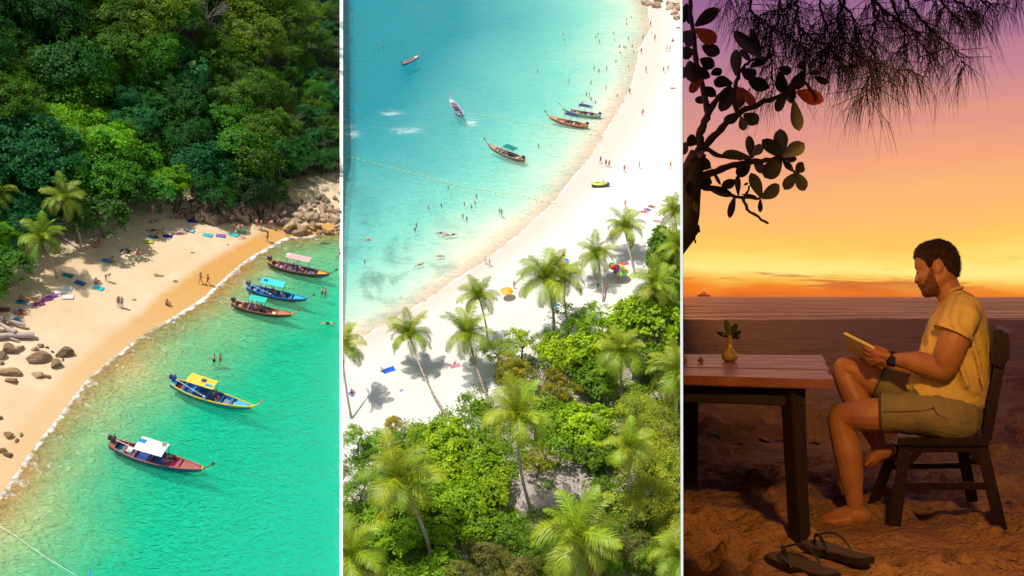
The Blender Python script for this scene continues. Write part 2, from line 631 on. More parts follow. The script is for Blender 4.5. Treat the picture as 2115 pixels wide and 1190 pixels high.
# darker sandy soil grows under the grove
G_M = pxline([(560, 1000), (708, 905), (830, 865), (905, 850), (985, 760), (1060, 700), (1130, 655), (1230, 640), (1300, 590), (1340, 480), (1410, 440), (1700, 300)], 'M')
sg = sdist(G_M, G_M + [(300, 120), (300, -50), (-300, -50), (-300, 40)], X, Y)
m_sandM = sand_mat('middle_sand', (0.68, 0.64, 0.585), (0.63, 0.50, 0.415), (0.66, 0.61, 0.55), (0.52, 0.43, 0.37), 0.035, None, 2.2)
me = grid_mesh('beach', xs, ys, Z, m_sandM, {'sd': sd, 'sdd': sdd, 'sf': sg - 4.0})
tag(link_mesh('beach', me), kind='structure')
wc = P(735, 520, 0, 'M')
weed = np.exp(-(((X - wc.x) / 12) ** 2 + ((Y - wc.y) / 16) ** 2)) + 0.5 * np.exp(-(((X - P(820, 560).x) / 10) ** 2 + ((Y - P(820, 560).y) / 7) ** 2))
m_seaM = sea_mat('middle_sea', (0.70, 0.66, 0.50), (0.24, 0.62, 0.56), (0.0, 0.30, 0.39), [(0.99, 0.96, 0.90), (0.50, 0.93, 0.88), (0.04, 0.58, 0.66)], foam=0.22, weed=(0.05, 0.20, 0.18), wave=0.22, rip=0.9)
splash = np.zeros_like(X)
for px_, py_, rx_, ry_ in ((838, 270, 2.0, 0.9), (722, 278, 1.3, 0.8), (975, 252, 0.8, 1.4), (806, 234, 1.5, 0.6), (712, 262, 1.2, 0.6)):
    q_ = P(px_, py_)
    splash = np.maximum(splash, np.exp(-(((X - q_.x) / rx_) ** 2 + ((Y - q_.y) / ry_) ** 2)) * 0.75)
me = grid_mesh('sea', xs, ys, np.zeros_like(Z), m_seaM, {'sd': sd, 'weed': np.clip(weed, 0, 1), 'splash': np.clip(splash, 0, 1)}, keep=sd < 1.5)
tag(link_mesh('sea', me), kind='structure')

# ---- the low white partitions that part the three places
m_white = M('white_partition_paint', (0.80, 0.80, 0.79), 0.7, 0.02, 2.0)


def seam_strip(px0, px1):
    """a low white kerb on the ground between two bays, wedge shaped in plan"""
    frame('L')
    mb = MB()
    rings = []
    for py in range(-260, 1500, 22):
        z = 0.0
        for _ in range(8):
            q = P((px0 + px1) / 2, py, z)
            z = 0.5 * z + 0.5 * max(0.0, left_z(q.x, q.y))
        q = P((px0 + px1) / 2, py, z)
        sf_ = float(left_fields(np.array([[q.x]]), np.array([[q.y]]))[2][0, 0])
        k_ = min(max((sf_ - 2) / 8.0, 0), 1)
        up = 0.30 + 1.5 * k_
        a = P(px0, py, z + up); b = P(px1, py, z + up)
        zl = z + up - (3.3 if k_ < 0.05 else 5.0)
        a0 = P(px0, py, zl); b0 = P(px1, py, zl)
        rings.append([a0, b0, b, a])
    mb.loft(rings)
    for i, v in enumerate(mb.v): mb.v[i] = tuple(M_LEFT @ Vector(v))
    frame('M')
    o = mb.build('partition', m_white, smooth=False)
    OWNER[o.name] = 'X'
    return tag(o, kind='structure')


seam_strip(701.6, 708.4)
# ================================================================== EVENING BEACH: sky, sea, sand
frame('R')
RS = 900.0
GDIR = Vector(((1411 - 1057.5) / FPX, 1.0, 0)).normalized()       # along the partition
LDIR = Vector(((1405 - 1057.5) / FPX, 1.0, 0)).normalized()


def srgb(r, g, b):
    return tuple(((c / 255) / 12.92 if c / 255 <= 0.04045 else ((c / 255 + 0.055) / 1.055) ** 2.4) for c in (r, g, b))


t = NT('evening_sky')
co = t.coord()
sep = t.n('SeparateXYZ', {0: co})
x_, y_, z_ = sep.outputs
rr = t.math('SQRT', t.math('ADD', t.math('MULTIPLY', x_, x_), t.math('MULTIPLY', y_, y_)))
el = t.math('DIVIDE', t.math('SUBTRACT', z_, EYE), t.math('MAXIMUM', rr, 0.01))     # tangent of the elevation
az = t.math('ARCTAN2', x_, t.math('MAXIMUM', y_, -1e9))
u = t.n('CombineXYZ', {0: t.math('MULTIPLY', az, 9.0), 1: t.math('MULTIPLY', el, 60.0), 2: 0.0}).outputs[0]
u2 = t.n('CombineXYZ', {0: t.math('MULTIPLY', az, 2.2), 1: t.math('MULTIPLY', el, 9.0), 2: 3.0}).outputs[0]
band = t.noise(1.0, 5, 0.6, u, 0.4)
soft = t.noise(1.0, 4, 0.55, u2, 0.6)
e2 = t.math('ADD', el, t.math('MULTIPLY', t.math('SUBTRACT', soft, 0.5), 0.075))
e2 = t.math('ADD', e2, t.math('MULTIPLY', t.math('SUBTRACT', band, 0.5), 0.012))


def eh(py): return (610.0 - py) / FPX / 0.94      # roughly off axis


SKYC = [(606, (222, 96, 34)), (592, (244, 132, 44)), (574, (255, 196, 84)), (556, (255, 236, 138)), (538, (255, 226, 118)), (515, (255, 207, 98)), (490, (255, 198, 104)), (430, (254, 186, 118)), (370, (246, 168, 126)), (310, (226, 152, 138)), (240, (208, 142, 146)), (160, (186, 124, 152)), (70, (158, 106, 150)), (-60, (124, 96, 148)), (-420, (52, 44, 84)), (-2600, (18, 16, 36))]
SKYC = SKYC
top = 1.6
stops = [(max(0.0, min(1.0, (max(eh(py), 0) / top) ** 0.5)), srgb(*c)) for py, c in SKYC]
stops[0] = (0.0, stops[0][1])
ev = t.math('POWER', t.math('MULTIPLY', t.math('MAXIMUM', e2, 0.0), 1.0 / top), 0.5)
colr = t.ramp(ev, stops)
# low clouds just over the horizon, lit from beneath
u3 = t.n('CombineXYZ', {0: t.math('MULTIPLY', az, 7.5), 1: t.math('MULTIPLY', el, 95.0), 2: 8.3}).outputs[0]
cl = t.noise(1.0, 6, 0.62, u3, 0.5)
lowb = t.math('MULTIPLY', t.remap(el, 0.0, 0.012, 0.3, 1, True), t.remap(el, 0.022, 0.04, 1, 0, True))
cm = t.math('MULTIPLY', t.remap(cl, 0.52, 0.63, 0, 0.8, True), lowb)
colr = t.mix(cm, colr, srgb(206, 98, 52))
u4 = t.n('CombineXYZ', {0: t.math('MULTIPLY', az, 3.5), 1: t.math('MULTIPLY', el, 45.0), 2: 1.3}).outputs[0]
c4 = t.noise(1.0, 5, 0.6, u4, 0.5)
st = t.math('MULTIPLY', t.remap(c4, 0.5, 0.7, 0, 0.22, True), t.math('MULTIPLY', t.remap(el, 0.02, 0.05, 0, 1, True), t.remap(el, 0.1, 0.3, 1, 0, True)))
colr = t.mix(st, colr, srgb(250, 176, 96))
# away from where the sun went down the sky turns to dusk
caz = t.remap(t.math('COSINE', t.math('SUBTRACT', az, RAD(24))), -0.6, 0.55, 1.0, 0.0, True)
colr = t.mix(t.math('MULTIPLY', caz, 0.92), colr, srgb(30, 20, 30))
em = t.n('Emission', {'Color': colr, 'Strength': 1.0})
ge = t.n('NewGeometry')
bk = t.n('BsdfDiffuse', {'Color': (0.6, 0.6, 0.6, 1)})
mx = t.n('MixShader', {0: ge.outputs['Backfacing']})
dn = t.n('BsdfDiffuse', {'Color': (0.20, 0.11, 0.07, 1)})
up_ = t.n('MixShader', {0: t.remap(el, -0.006, -0.003, 0.0, 1.0)}); t.t.links.new(dn.outputs[0], up_.inputs[1]); t.t.links.new(em.outputs[0], up_.inputs[2])
t.t.links.new(up_.outputs[0], mx.inputs[1]); t.t.links.new(bk.outputs[0], mx.inputs[2])
t.t.links.new(mx.outputs[0], t.out.inputs[0])
m_esky = t.mat

# dome: the half sphere on this side of the partition, normals inward
mb = MB()
a0 = math.atan2(GDIR.x, GDIR.y)
rings = []
for j in range(0, 19):
    e = RAD(-10 + j * 100 / 18)
    rings.append([Vector((RS * math.cos(e) * math.sin(a0 + math.pi * k / 36), RS * math.cos(e) * math.cos(a0 + math.pi * k / 36), EYE + RS * math.sin(e))) for k in range(37)])
mb.loft(rings, caps=False, closed=False)
o = mb.build('sky', m_esky)
tag(o, kind='structure')
# added sky sheet along the partition blocks the day sun (open around the viewpoint)
mb = MB()


def wq(r0, r1, u0, u1, d=GDIR):
    return [d * r0 + Vector((0, 0, EYE + u0)), d * r1 + Vector((0, 0, EYE + u0)), d * r1 + Vector((0, 0, EYE + u1)), d * r0 + Vector((0, 0, EYE + u1))]


for r0, r1, u0, u1 in ((2.2, RS, -1.5, RS), (-RS, -0.5, -1.5, RS), (-0.5, 2.2, 0.30, RS)):
    mb.add(wq(r0, r1, u0, u1), [(0, 1, 2, 3)])
o = mb.build('sky', m_esky, smooth=False)
o['kind_x'] = 1
tag(o, kind='structure')
# white partition board, its front edge towards the viewpoint
mb = MB()
r0, r1 = 2.3, RS
a = [LDIR * (r0 / LDIR.y), LDIR * (r1 / LDIR.y)]
g = GDIR * (r0 / GDIR.y); g1 = GDIR * (r1 / GDIR.y)
eps = Vector((-0.0006, 0, 0))
h0, h1 = -1.05, 1.0
b0, b1 = -0.42 * r1, 0.42 * r1
vs = [a[0] + Vector((0, 0, EYE + h0)), g + eps + Vector((0, 0, EYE + h0)), g1 - Vector((0.3, 0, -EYE - b0)), a[1] + Vector((0, 0, EYE + b0)),
      a[0] + Vector((0, 0, EYE + h1)), g + eps + Vector((0, 0, EYE + h1)), g1 - Vector((0.3, 0, -EYE - b1)), a[1] + Vector((0, 0, EYE + b1))]
mb.add(vs, [(3, 2, 1, 0), (4, 5, 6, 7), (0, 1, 5, 4), (1, 2, 6, 5), (2, 3, 7, 6), (3, 0, 4, 7)])
o = mb.build('partition', m_white, smooth=False)
o['kind_x'] = 1
tag(o, kind='structure')

# ---- evening sea
t = NT('evening_sea')
co = t.coord()
mp = t.mapping(co, (0.16, 1.0, 1.0))
n1 = t.noise(0.42, 4, 0.6, mp, 0.5); n2 = t.noise(1.5, 3, 0.6, mp, 0.4); n3 = t.noise(0.11, 4, 0.6, mp, 0.3)
h = t.math('ADD', t.math('MULTIPLY', n1, 1.0), t.math('ADD', t.math('MULTIPLY', n2, 0.3), t.math('MULTIPLY', n3, 5.0)))
nrm = t.bump(h, 1.7)
df = t.n('BsdfDiffuse', {'Color': (0.46, 0.24, 0.20, 1), 'Normal': nrm})
g1 = t.n('BsdfGlossy', {'Color': (1.0, 0.74, 0.66, 1), 'Roughness': 0.34, 'Normal': nrm})
g2 = t.n('BsdfGlossy', {'Color': (1.0, 0.76, 0.68, 1), 'Roughness': 0.10, 'Normal': nrm})
ma = t.n('MixShader', {0: 0.45}); t.t.links.new(g1.outputs[0], ma.inputs[1]); t.t.links.new(g2.outputs[0], ma.inputs[2])
mbx = t.n('MixShader', {0: t.remap(n1, 0.40, 0.58, 0.15, 0.92)}); t.t.links.new(df.outputs[0], mbx.inputs[1]); t.t.links.new(ma.outputs[0], mbx.inputs[2])
t.t.links.new(mbx.outputs[0], t.out.inputs[0])
m_esea = t.mat
SHORE = 45.6
mb = MB()
g0 = GDIR * 25; gR = GDIR * (RS * 0.999)
pts = [GDIR * 39]
N = 40
for k in range(N + 1):
    a = a0 + (math.pi * 0.5) * k / N
    pts.append(Vector((RS * math.sin(a), RS * math.cos(a), 0)))
pts.append(Vector((80, 34, 0)))
mb.add([p + Vector((0, 0, -0.15)) for p in pts], [tuple(reversed(range(len(pts))))])
o = mb.build('sea', m_esea, smooth=False)
tag(o, kind='structure')

# ---- evening sand: one sheet, fine near the eye, with hollows and footprints
def raxis(a, b, s0, g):
    x = a; s = s0; out = [x]
    while x < b:
        x += s; s *= g; out.append(x)
    return np.array(out)


ysr = np.concatenate([np.arange(-14, 2.2, 1.2), raxis(2.3, 6.2, 0.028, 1.0), raxis(6.2, 54, 0.034, 1.035)[1:]])
xsr = np.concatenate([np.arange(-6, 0.1, 0.8), np.arange(0.15, 3.6, 0.026), raxis(3.6, 54, 0.05, 1.06)[1:]])
X, Y = np.meshgrid(xsr, ysr)
rs = np.random.RandomState(11)
Zs = np.zeros_like(X)
fade = np.clip((Y - 0.5) / 2.0, 0, 1)
Zs += wob(X, Y, 1.7, 0.016, 3, 5) + wob(X, Y * 1.6, 0.52, 0.010, 3, 7)


def dents(n, y0, y1, r0, r1, dep):
    global Zs
    for _ in range(n):
        cy = y0 * (y1 / y0) ** rs.rand(); cx = rs.uniform(-0.1, 0.62) * cy + 0.2
        r = rs.uniform(r0, r1); a = rs.uniform(0, math.pi); el_ = rs.uniform(1.3, 2.4)
        m = (np.abs(X - cx) < 3.5 * r * el_) & (np.abs(Y - cy) < 3.5 * r * el_)
        if not m.any(): continue
        dx = X[m] - cx; dy = Y[m] - cy
        q = ((dx * math.cos(a) + dy * math.sin(a)) / (r * el_)) ** 2 + ((-dx * math.sin(a) + dy * math.cos(a)) / r) ** 2
        Zs[m] += dep * r * (-np.exp(-q * 1.4) + 0.55 * np.exp(-(np.sqrt(q) - 1.35) ** 2 * 5))


dents(520, 3.2, 12.0, 0.03, 0.085, 0.6)
dents(620, 7.0, 42.0, 0.06, 0.15, 0.55)
dents(260, 3.2, 6.5, 0.015, 0.035, 0.5)
shore = np.clip((Y - SHORE + 1.5) / 3.0, 0, 1)
Zs += 0.10 * (1 - shore) - 0.22 * shore
for cx, cy in ((PRG(1650, 1108).x, PRG(1650, 1108).y), (PRG(1845, 1095).x, PRG(1845, 1095).y), (PRG(2065, 1088).x, PRG(2065, 1088).y)):
    q = ((X - cx) ** 2 + (Y - cy) ** 2)
    Zs += 0.035 * np.exp(-q / 0.012)
for fx_, fy_ in ((1730, 1152), (1660, 1182), (1700, 1165)):
    fq = PRG(fx_, fy_)
    kf = np.exp(-(((X - fq.x) / 0.20) ** 2 + ((Y - fq.y) / 0.20) ** 2) ** 2)
    Zs = Zs * (1 - kf) + 0.095 * kf
fq = PRG(1735, 1083)
kf = np.exp(-(((X - fq.x) / 0.26) ** 2 + ((Y - fq.y) / 0.20) ** 2) ** 2)
Zs = Zs * (1 - kf) + 0.070 * kf
Zs -= 0.10                                       # mean level just under z = 0 near the furniture
Zs *= np.clip((Y + 14) / 16, 0.2, 1)
SAND = (xsr, ysr, Zs)


def sand_z(x, y):
    i = min(max(np.searchsorted(xsr, x) - 1, 0), len(xsr) - 2); j = min(max(np.searchsorted(ysr, y) - 1, 0), len(ysr) - 2)
    fx = (x - xsr[i]) / (xsr[i + 1] - xsr[i]); fy = (y - ysr[j]) / (ysr[j + 1] - ysr[j])
    return float((Zs[j, i] * (1 - fx) + Zs[j, i + 1] * fx) * (1 - fy) + (Zs[j + 1, i] * (1 - fx) + Zs[j + 1, i + 1] * fx) * fy)


t = NT('evening_sand')
co = t.coord()
n1 = t.noise(3.0, 5, 0.65, co); n2 = t.noise(45.0, 3, 0.65, co); n3 = t.noise(14.0, 4, 0.6, co)
c = t.mix(t.remap(n1, 0.3, 0.7), (0.46, 0.265, 0.12), (0.34, 0.185, 0.08))
c = t.mix(t.remap(n2, 0.5, 0.72, 0, 0.6), c, (0.10, 0.05, 0.025))
n4 = t.noise(1.1, 6, 0.72, t.mapping(co, (0.55, 1.0, 1.0)))
c = t.mix(t.remap(n4, 0.46, 0.66, 0, 0.7), c, (0.12, 0.06, 0.035))
c = t.mix(t.remap(n4, 0.40, 0.30, 0, 0.35), c, (0.55, 0.36, 0.22))
h = t.math('ADD', t.math('ADD', t.math('MULTIPLY', n3, 1.0), t.math('MULTIPLY', n2, 0.35)), t.math('MULTIPLY', n4, 2.2))
t.pbr(c, 0.75, t.bump(h, 0.05), spec=0.35)
m_esand = t.mat
me = grid_mesh('beach', xsr, ysr, Zs, m_esand, {})
tag(link_mesh('beach', me), kind='structure')

# the warm lamp that lights the reader from the near left, above the picture
ld = bpy.data.lights.new('warm_lamp', 'SPOT')
ld.spot_size = RAD(62); ld.spot_blend = 0.7; ld.shadow_soft_size = 0.10
ld.energy = 240.0
ld.color = (1.0, 0.47, 0.10)
lo = bpy.data.objects.new('warm_lamp', ld)
COL.objects.link(lo)
_p = Vector((1.25, 1.9, 2.1)); _q = Vector((1.95, 4.5, 0.42))
lo.matrix_world = M_RIGHT @ Matrix.Translation(_p) @ (_p - _q).to_track_quat('Z', 'Y').to_matrix().to_4x4()
# ================================================================== TREES AND PALMS
def foliage_mat(name, trans=0.3, spec=0.35):
    t = NT(name)
    oi = t.n('ObjectInfo')
    r = t.attr('rnd')
    co = t.coord()
    nz = t.noise(1.3, 3, 0.6, co)
    base = oi.outputs['Color']
    dark = t.mix(1.0, base, (0.26, 0.45, 0.45), 'MULTIPLY')
    lite = t.mix(1.0, base, (1.95, 1.5, 0.9), 'MULTIPLY')
    c = t.mix(t.remap(r, 0, 1), dark, lite)
    c = t.mix(t.remap(nz, 0.35, 0.7, 0, 0.45), c, t.mix(1.0, base, (1.3, 1.0, 0.6), 'MULTIPLY'))
    bs = t.n('BsdfPrincipled', {'Base Color': c, 'Roughness': 0.5, 'Specular IOR Level': spec})
    tl = t.n('BsdfTranslucent', {'Color': t.mix(1.0, c, (1.5, 1.4, 0.5), 'MULTIPLY')})
    m = t.n('MixShader', {0: trans})
    t.t.links.new(bs.outputs[0], m.inputs[1]); t.t.links.new(tl.outputs[0], m.inputs[2])
    t.t.links.new(m.outputs[0], t.out.inputs[0])
    return t.mat


m_leaf = foliage_mat('leaves', 0.34, 0.22)
m_frond = foliage_mat('palm_leaves', 0.06, 0.4)


def bark(name, a, b, ring=0.0):
    t = NT(name)
    co = t.coord()
    nz = t.noise(3.0, 4, 0.65, t.mapping(co, (1, 1, 0.4)))
    c = t.mix(t.remap(nz, 0.3, 0.7), a, b)
    h = nz
    if ring:
        wv = t.n('TexWave', {'Scale': ring, 'Distortion': 1.2, 'Detail': 2.0, 'Vector': co}, bands_direction='Z')
        c = t.mix(t.math('MULTIPLY', wv.outputs[1], 0.35), c, tuple(v * 0.5 for v in a)); h = t.math('ADD', nz, wv.outputs[1])
    t.pbr(c, 0.85, t.bump(h, 0.04))
    return t.mat


m_bark = bark('tree_bark', (0.20, 0.155, 0.115), (0.11, 0.08, 0.06))
m_palm_bark = bark('palm_bark', (0.52, 0.41, 0.33), (0.38, 0.27, 0.20), 1.3)
m_husk = M('palm_husk', (0.30, 0.15, 0.05), 0.8, 0.2)


def leaf_quads(C0, N, L, Wd, rs, droop=0.0):
    """rhombic leaves at C0 with normals N"""
    n = len(C0)
    N = N / (np.linalg.norm(N, axis=1, keepdims=True) + 1e-9)
    a = rs.normal(size=(n, 3)); a[:, 2] -= droop
    U = a - N * (a * N).sum(1, keepdims=True); U /= (np.linalg.norm(U, axis=1, keepdims=True) + 1e-9)
    Vv = np.cross(N, U)
    L = L[:, None]; Wd = Wd[:, None]
    p0 = C0 - U * L * 0.5; p2 = C0 + U * L * 0.5
    p1 = C0 + Vv * Wd * 0.5 + U * L * 0.08 + N * L * 0.08; p3 = C0 - Vv * Wd * 0.5 + U * L * 0.08 + N * L * 0.08
    V = np.stack([p0, p1, p2, p3], 1).reshape(-1, 3)
    F = np.arange(4 * n).reshape(n, 4)
    return V, F


def crown_mesh(name, seed, nclump=70, per=55, leaf=0.10, asp=0.55, flat=0.72, clump=0.2, zlo=-0.35, rough=0.25, droop=0.3, cflat=0.55):
    """unit-radius crown centred on the origin, built of leaf clumps"""
    rs = np.random.RandomState(seed)
    # a few large lobes give the crown an uneven outline
    nl = rs.randint(5, 9)
    lob = rs.normal(size=(nl, 3)); lob[:, 2] = np.abs(lob[:, 2]) * 0.7 - 0.15
    lob /= np.linalg.norm(lob, axis=1, keepdims=True)
    la = rs.uniform(0.5, 1.0, nl)
    D = rs.normal(size=(nclump * 4, 3)); D /= np.linalg.norm(D, axis=1, keepdims=True)
    D = D[D[:, 2] > zlo][:nclump]
    dots = np.clip(D @ lob.T, 0, 1) ** 6
    rad = (1 - rough) + rough * 1.5 * (dots * la).max(1)
    rad *= rs.uniform(0.72, 1.0, len(D)) ** 0.6
    inner = rs.rand(len(D)) < 0.22
    rad[inner] *= 0.62
    CC = D * rad[:, None]; CC[:, 2] *= flat
    ns = rs.randint(int(per * 0.6), int(per * 1.4), len(D))
    idx = np.repeat(np.arange(len(D)), ns)
    cs = rs.uniform(0.7, 1.35, len(D)) * clump
    off = rs.normal(size=(len(idx), 3)) * 0.5
    off[:, 2] *= cflat
    # clumps are plates that tip outward
    Ps = CC[idx] + off * cs[idx][:, None]
    Ps[:, 2] -= 0.35 * cs[idx] * (off[:, 0] ** 2 + off[:, 1] ** 2)
    Nn = D[idx] * 0.7 + np.array([0, 0, 0.9]) + rs.normal(size=(len(idx), 3)) * 0.55
    Ls = leaf * rs.uniform(0.65, 1.35, len(idx)); Ws = Ls * asp
    V, F = leaf_quads(Ps, Nn, Ls, Ws, rs, droop)
    crnd = rs.rand(len(D))
    r = np.clip(crnd[idx] * 0.55 + rs.rand(len(idx)) * 0.45, 0, 1)
    return mesh_np(name, V, F, m_leaf, attrs={'rnd': np.repeat(r, 4)})


CROWNS = {
    'fine': [crown_mesh('fine_crown', 100 + i, 130, 56, 0.062, 0.5, 0.80, 0.135, rough=0.5) for i in range(4)],
    'broad': [crown_mesh('broad_crown', 200 + i, 105, 44, 0.085, 0.6, 0.75, 0.165, rough=0.55) for i in range(4)],
    'layer': [crown_mesh('layered_crown', 300 + i, 80, 66, 0.075, 0.6, 0.66, 0.22, rough=0.55, cflat=0.25) for i in range(3)],
    'tall': [crown_mesh('tall_crown', 400 + i, 130, 48, 0.066, 0.5, 1.15, 0.15, rough=0.5, zlo=-0.6) for i in range(3)],
    'almond': [crown_mesh('almond_crown', 500 + i, 120, 36, 0.098, 0.78, 0.60, 0.165, rough=0.5, droop=0.0) for i in range(5)],
    'feather': [crown_mesh('feathery_crown', 600 + i, 110, 85, 0.085, 0.22, 1.0, 0.21, rough=0.3, droop=0.9, zlo=-0.5) for i in range(3)],
    'sparse': [crown_mesh('sparse_crown', 700 + i, 34, 32, 0.10, 0.7, 0.7, 0.20, rough=0.45) for i in range(3)],
}


def trunk_mesh(name, seed, limbs=5):
    """unit tree: trunk from the ground at z=-1 to the crown centre at 0, limbs reach into the crown"""
    rs = random.Random(seed)
    mb = MB()
    k = Vector((rs.uniform(-0.1, 0.1), rs.uniform(-0.1, 0.1), -0.45))
    mb.tube([(0, 0, -1.15), (0.02, 0, -0.9), k * 1.2, k], [0.075, 0.055, 0.045, 0.04], 7)
    for i in range(limbs):
        a = i * 2.4 + rs.uniform(-0.4, 0.4); e = rs.uniform(0.45, 0.8)
        m = k + Vector((math.cos(a) * 0.25, math.sin(a) * 0.25, 0.28))
        q = Vector((math.cos(a) * e, math.sin(a) * e, rs.uniform(-0.05, 0.35)))
        mb.tube([k, m, q], [0.034, 0.024, 0.008], 5)
        for j in range(2):
            b = a + rs.uniform(-0.8, 0.8)
            mb.tube([m, m + Vector((math.cos(b) * 0.3, math.sin(b) * 0.3, rs.uniform(0.05, 0.3)))], [0.016, 0.005], 4)
    return mb.mesh(name, m_bark)


TRUNKS = [trunk_mesh('trunk', 40 + i) for i in range(4)]


def bare_crown_mesh(seed):
    rs = random.Random(seed)
    mb = MB()

    def grow(p, d, L, r, n):
        q = p + d * L
        mb.tube([p, q], [r, r * 0.6], 3, caps=False)
        if n == 0: return
        for _ in range(3):
            nd = (d + Vector((rs.uniform(-1, 1), rs.uniform(-1, 1), rs.uniform(-0.3, 0.8))) * 0.7).normalized()
            grow(q, nd, L * rs.uniform(0.6, 0.85), r * 0.6, n - 1)
    for i in range(7):
        a = i * 0.9
        grow(Vector((0, 0, -0.4)), Vector((math.cos(a) * 0.7, math.sin(a) * 0.7, 0.7)).normalized(), 0.4, 0.02, 4)
    return mb.mesh('bare_crown', M('grey_twigs', (0.27, 0.24, 0.22), 0.9, 0.2), smooth=False)


CROWNS['bare'] = [bare_crown_mesh(3), bare_crown_mesh(4)]
_tn = [0]


def tree(px, py, R, kind, col, label, group, hf=1.0, name='broadleaf_tree', zfun=None, squash=1.0, trunk=True):
    """a tree whose crown centre is seen at px,py, crown radius R metres, crown centre hf*R above the ground"""
    _tn[0] += 1
    rs = random.Random(_tn[0] * 7 + 1)
    hc = hf * R
    z = 0.0
    for _ in range(6):
        q = P(px, py, z + hc)
        z = 0.4 * z + 0.6 * (zfun(q.x, q.y) if zfun else 0.0)
    q = P(px, py, z + hc)
    root = thing(name, label, 'tree', (q.x, q.y, z), rs.uniform(0, 6.28), group)
    c = link_mesh('crown', rs.choice(CROWNS[kind]), root, (0, 0, hc), (rs.uniform(-0.12, 0.12), rs.uniform(-0.12, 0.12), 0), (R * rs.uniform(0.93, 1.07), R * rs.uniform(0.93, 1.07), R * squash))
    v = rs.uniform(0.85, 1.18)
    c.color = (col[0] * v * rs.uniform(0.9, 1.1), col[1] * v, col[2] * v, 1)
    if trunk:
        link_mesh('trunk', rs.choice(TRUNKS), root, (0, 0, hc), None, (R * 0.9, R * 0.9, hc))
    return root


# ------------------------------------------------------------------ palms
def frond_mesh(name, e0, droop, seed, L=1.0):
    """one palm frond of unit length along +x, built of leaflets on a bending rib"""
    rs = np.random.RandomState(seed)
    n = 26
    pts = []; p = np.array([0.0, 0, 0]); e = RAD(e0)
    for i in range(n + 1):
        pts.append(p.copy())
        p = p + np.array([math.cos(e), 0, math.sin(e)]) * (L / n)
        e -= RAD(droop) / n * (0.5 + 1.3 * i / n)
    pts = np.array(pts)
    V = []; F = []; Rn = []
    for i in range(n):                       # rib
        t0 = pts[i]; t1 = pts[i + 1]; w0 = 0.012 * (1 - i / n) + 0.002; w1 = 0.012 * (1 - (i + 1) / n) + 0.002
        b = len(V)
        V += [t0 + [0, -w0, 0], t0 + [0, w0, 0], t1 + [0, w1, 0], t1 + [0, -w1, 0]]; F.append((b, b + 3, b + 2, b + 1)); Rn += [0.95] * 4
    for i in range(2, 2 * n):
        f = i / (2 * n)
        k = f * n; i0 = min(int(k), n - 1); c = pts[i0] * (1 - (k - i0)) + pts[i0 + 1] * (k - i0)
        tg = pts[i0 + 1] - pts[i0]; tg /= np.linalg.norm(tg)
        up = np.array([-tg[2], 0, tg[0]])
        ll = 0.27 * (math.sin(math.pi * (f * 0.86 + 0.12)) ** 0.7) * rs.uniform(0.85, 1.1)
        for sgn in (-1, 1):
            d = np.array([0, sgn, 0]) * 0.80 + tg * (0.42 + 0.5 * f) + up * rs.uniform(-0.12, 0.22)
            d /= np.linalg.norm(d)
            a = c; m = c + d * ll * 0.5; d2 = d + np.array([0, 0, -0.35 - 0.35 * rs.rand()]); d2 /= np.linalg.norm(d2)
            q = m + d2 * ll * 0.55
            w = tg * 0.0088; b = len(V)
            V += [a - w * 0.6, a + w * 0.6, m + w, m - w, q + w * 0.15, q - w * 0.15]
            F += [(b, b + 1, b + 2, b + 3), (b + 3, b + 2, b + 4, b + 5)]
            rv = rs.uniform(0.1, 0.8); Rn += [rv] * 4 + [min(1, rv + 0.25)] * 2
    return mesh_np(name, V, F, m_frond, attrs={'rnd': Rn})


FROND = {e: [frond_mesh('frond', e, d, 100 + e + j) for j, d in enumerate(ds)] for e, ds in {78: (45, 60), 58: (75, 95), 36: (95, 120), 12: (100, 125), -12: (75, 95), -35: (45, 60)}.items()}
SPROUT = [(78, 3), (58, 4), (36, 6), (12, 5), (-12, 3), (-35, 1)]


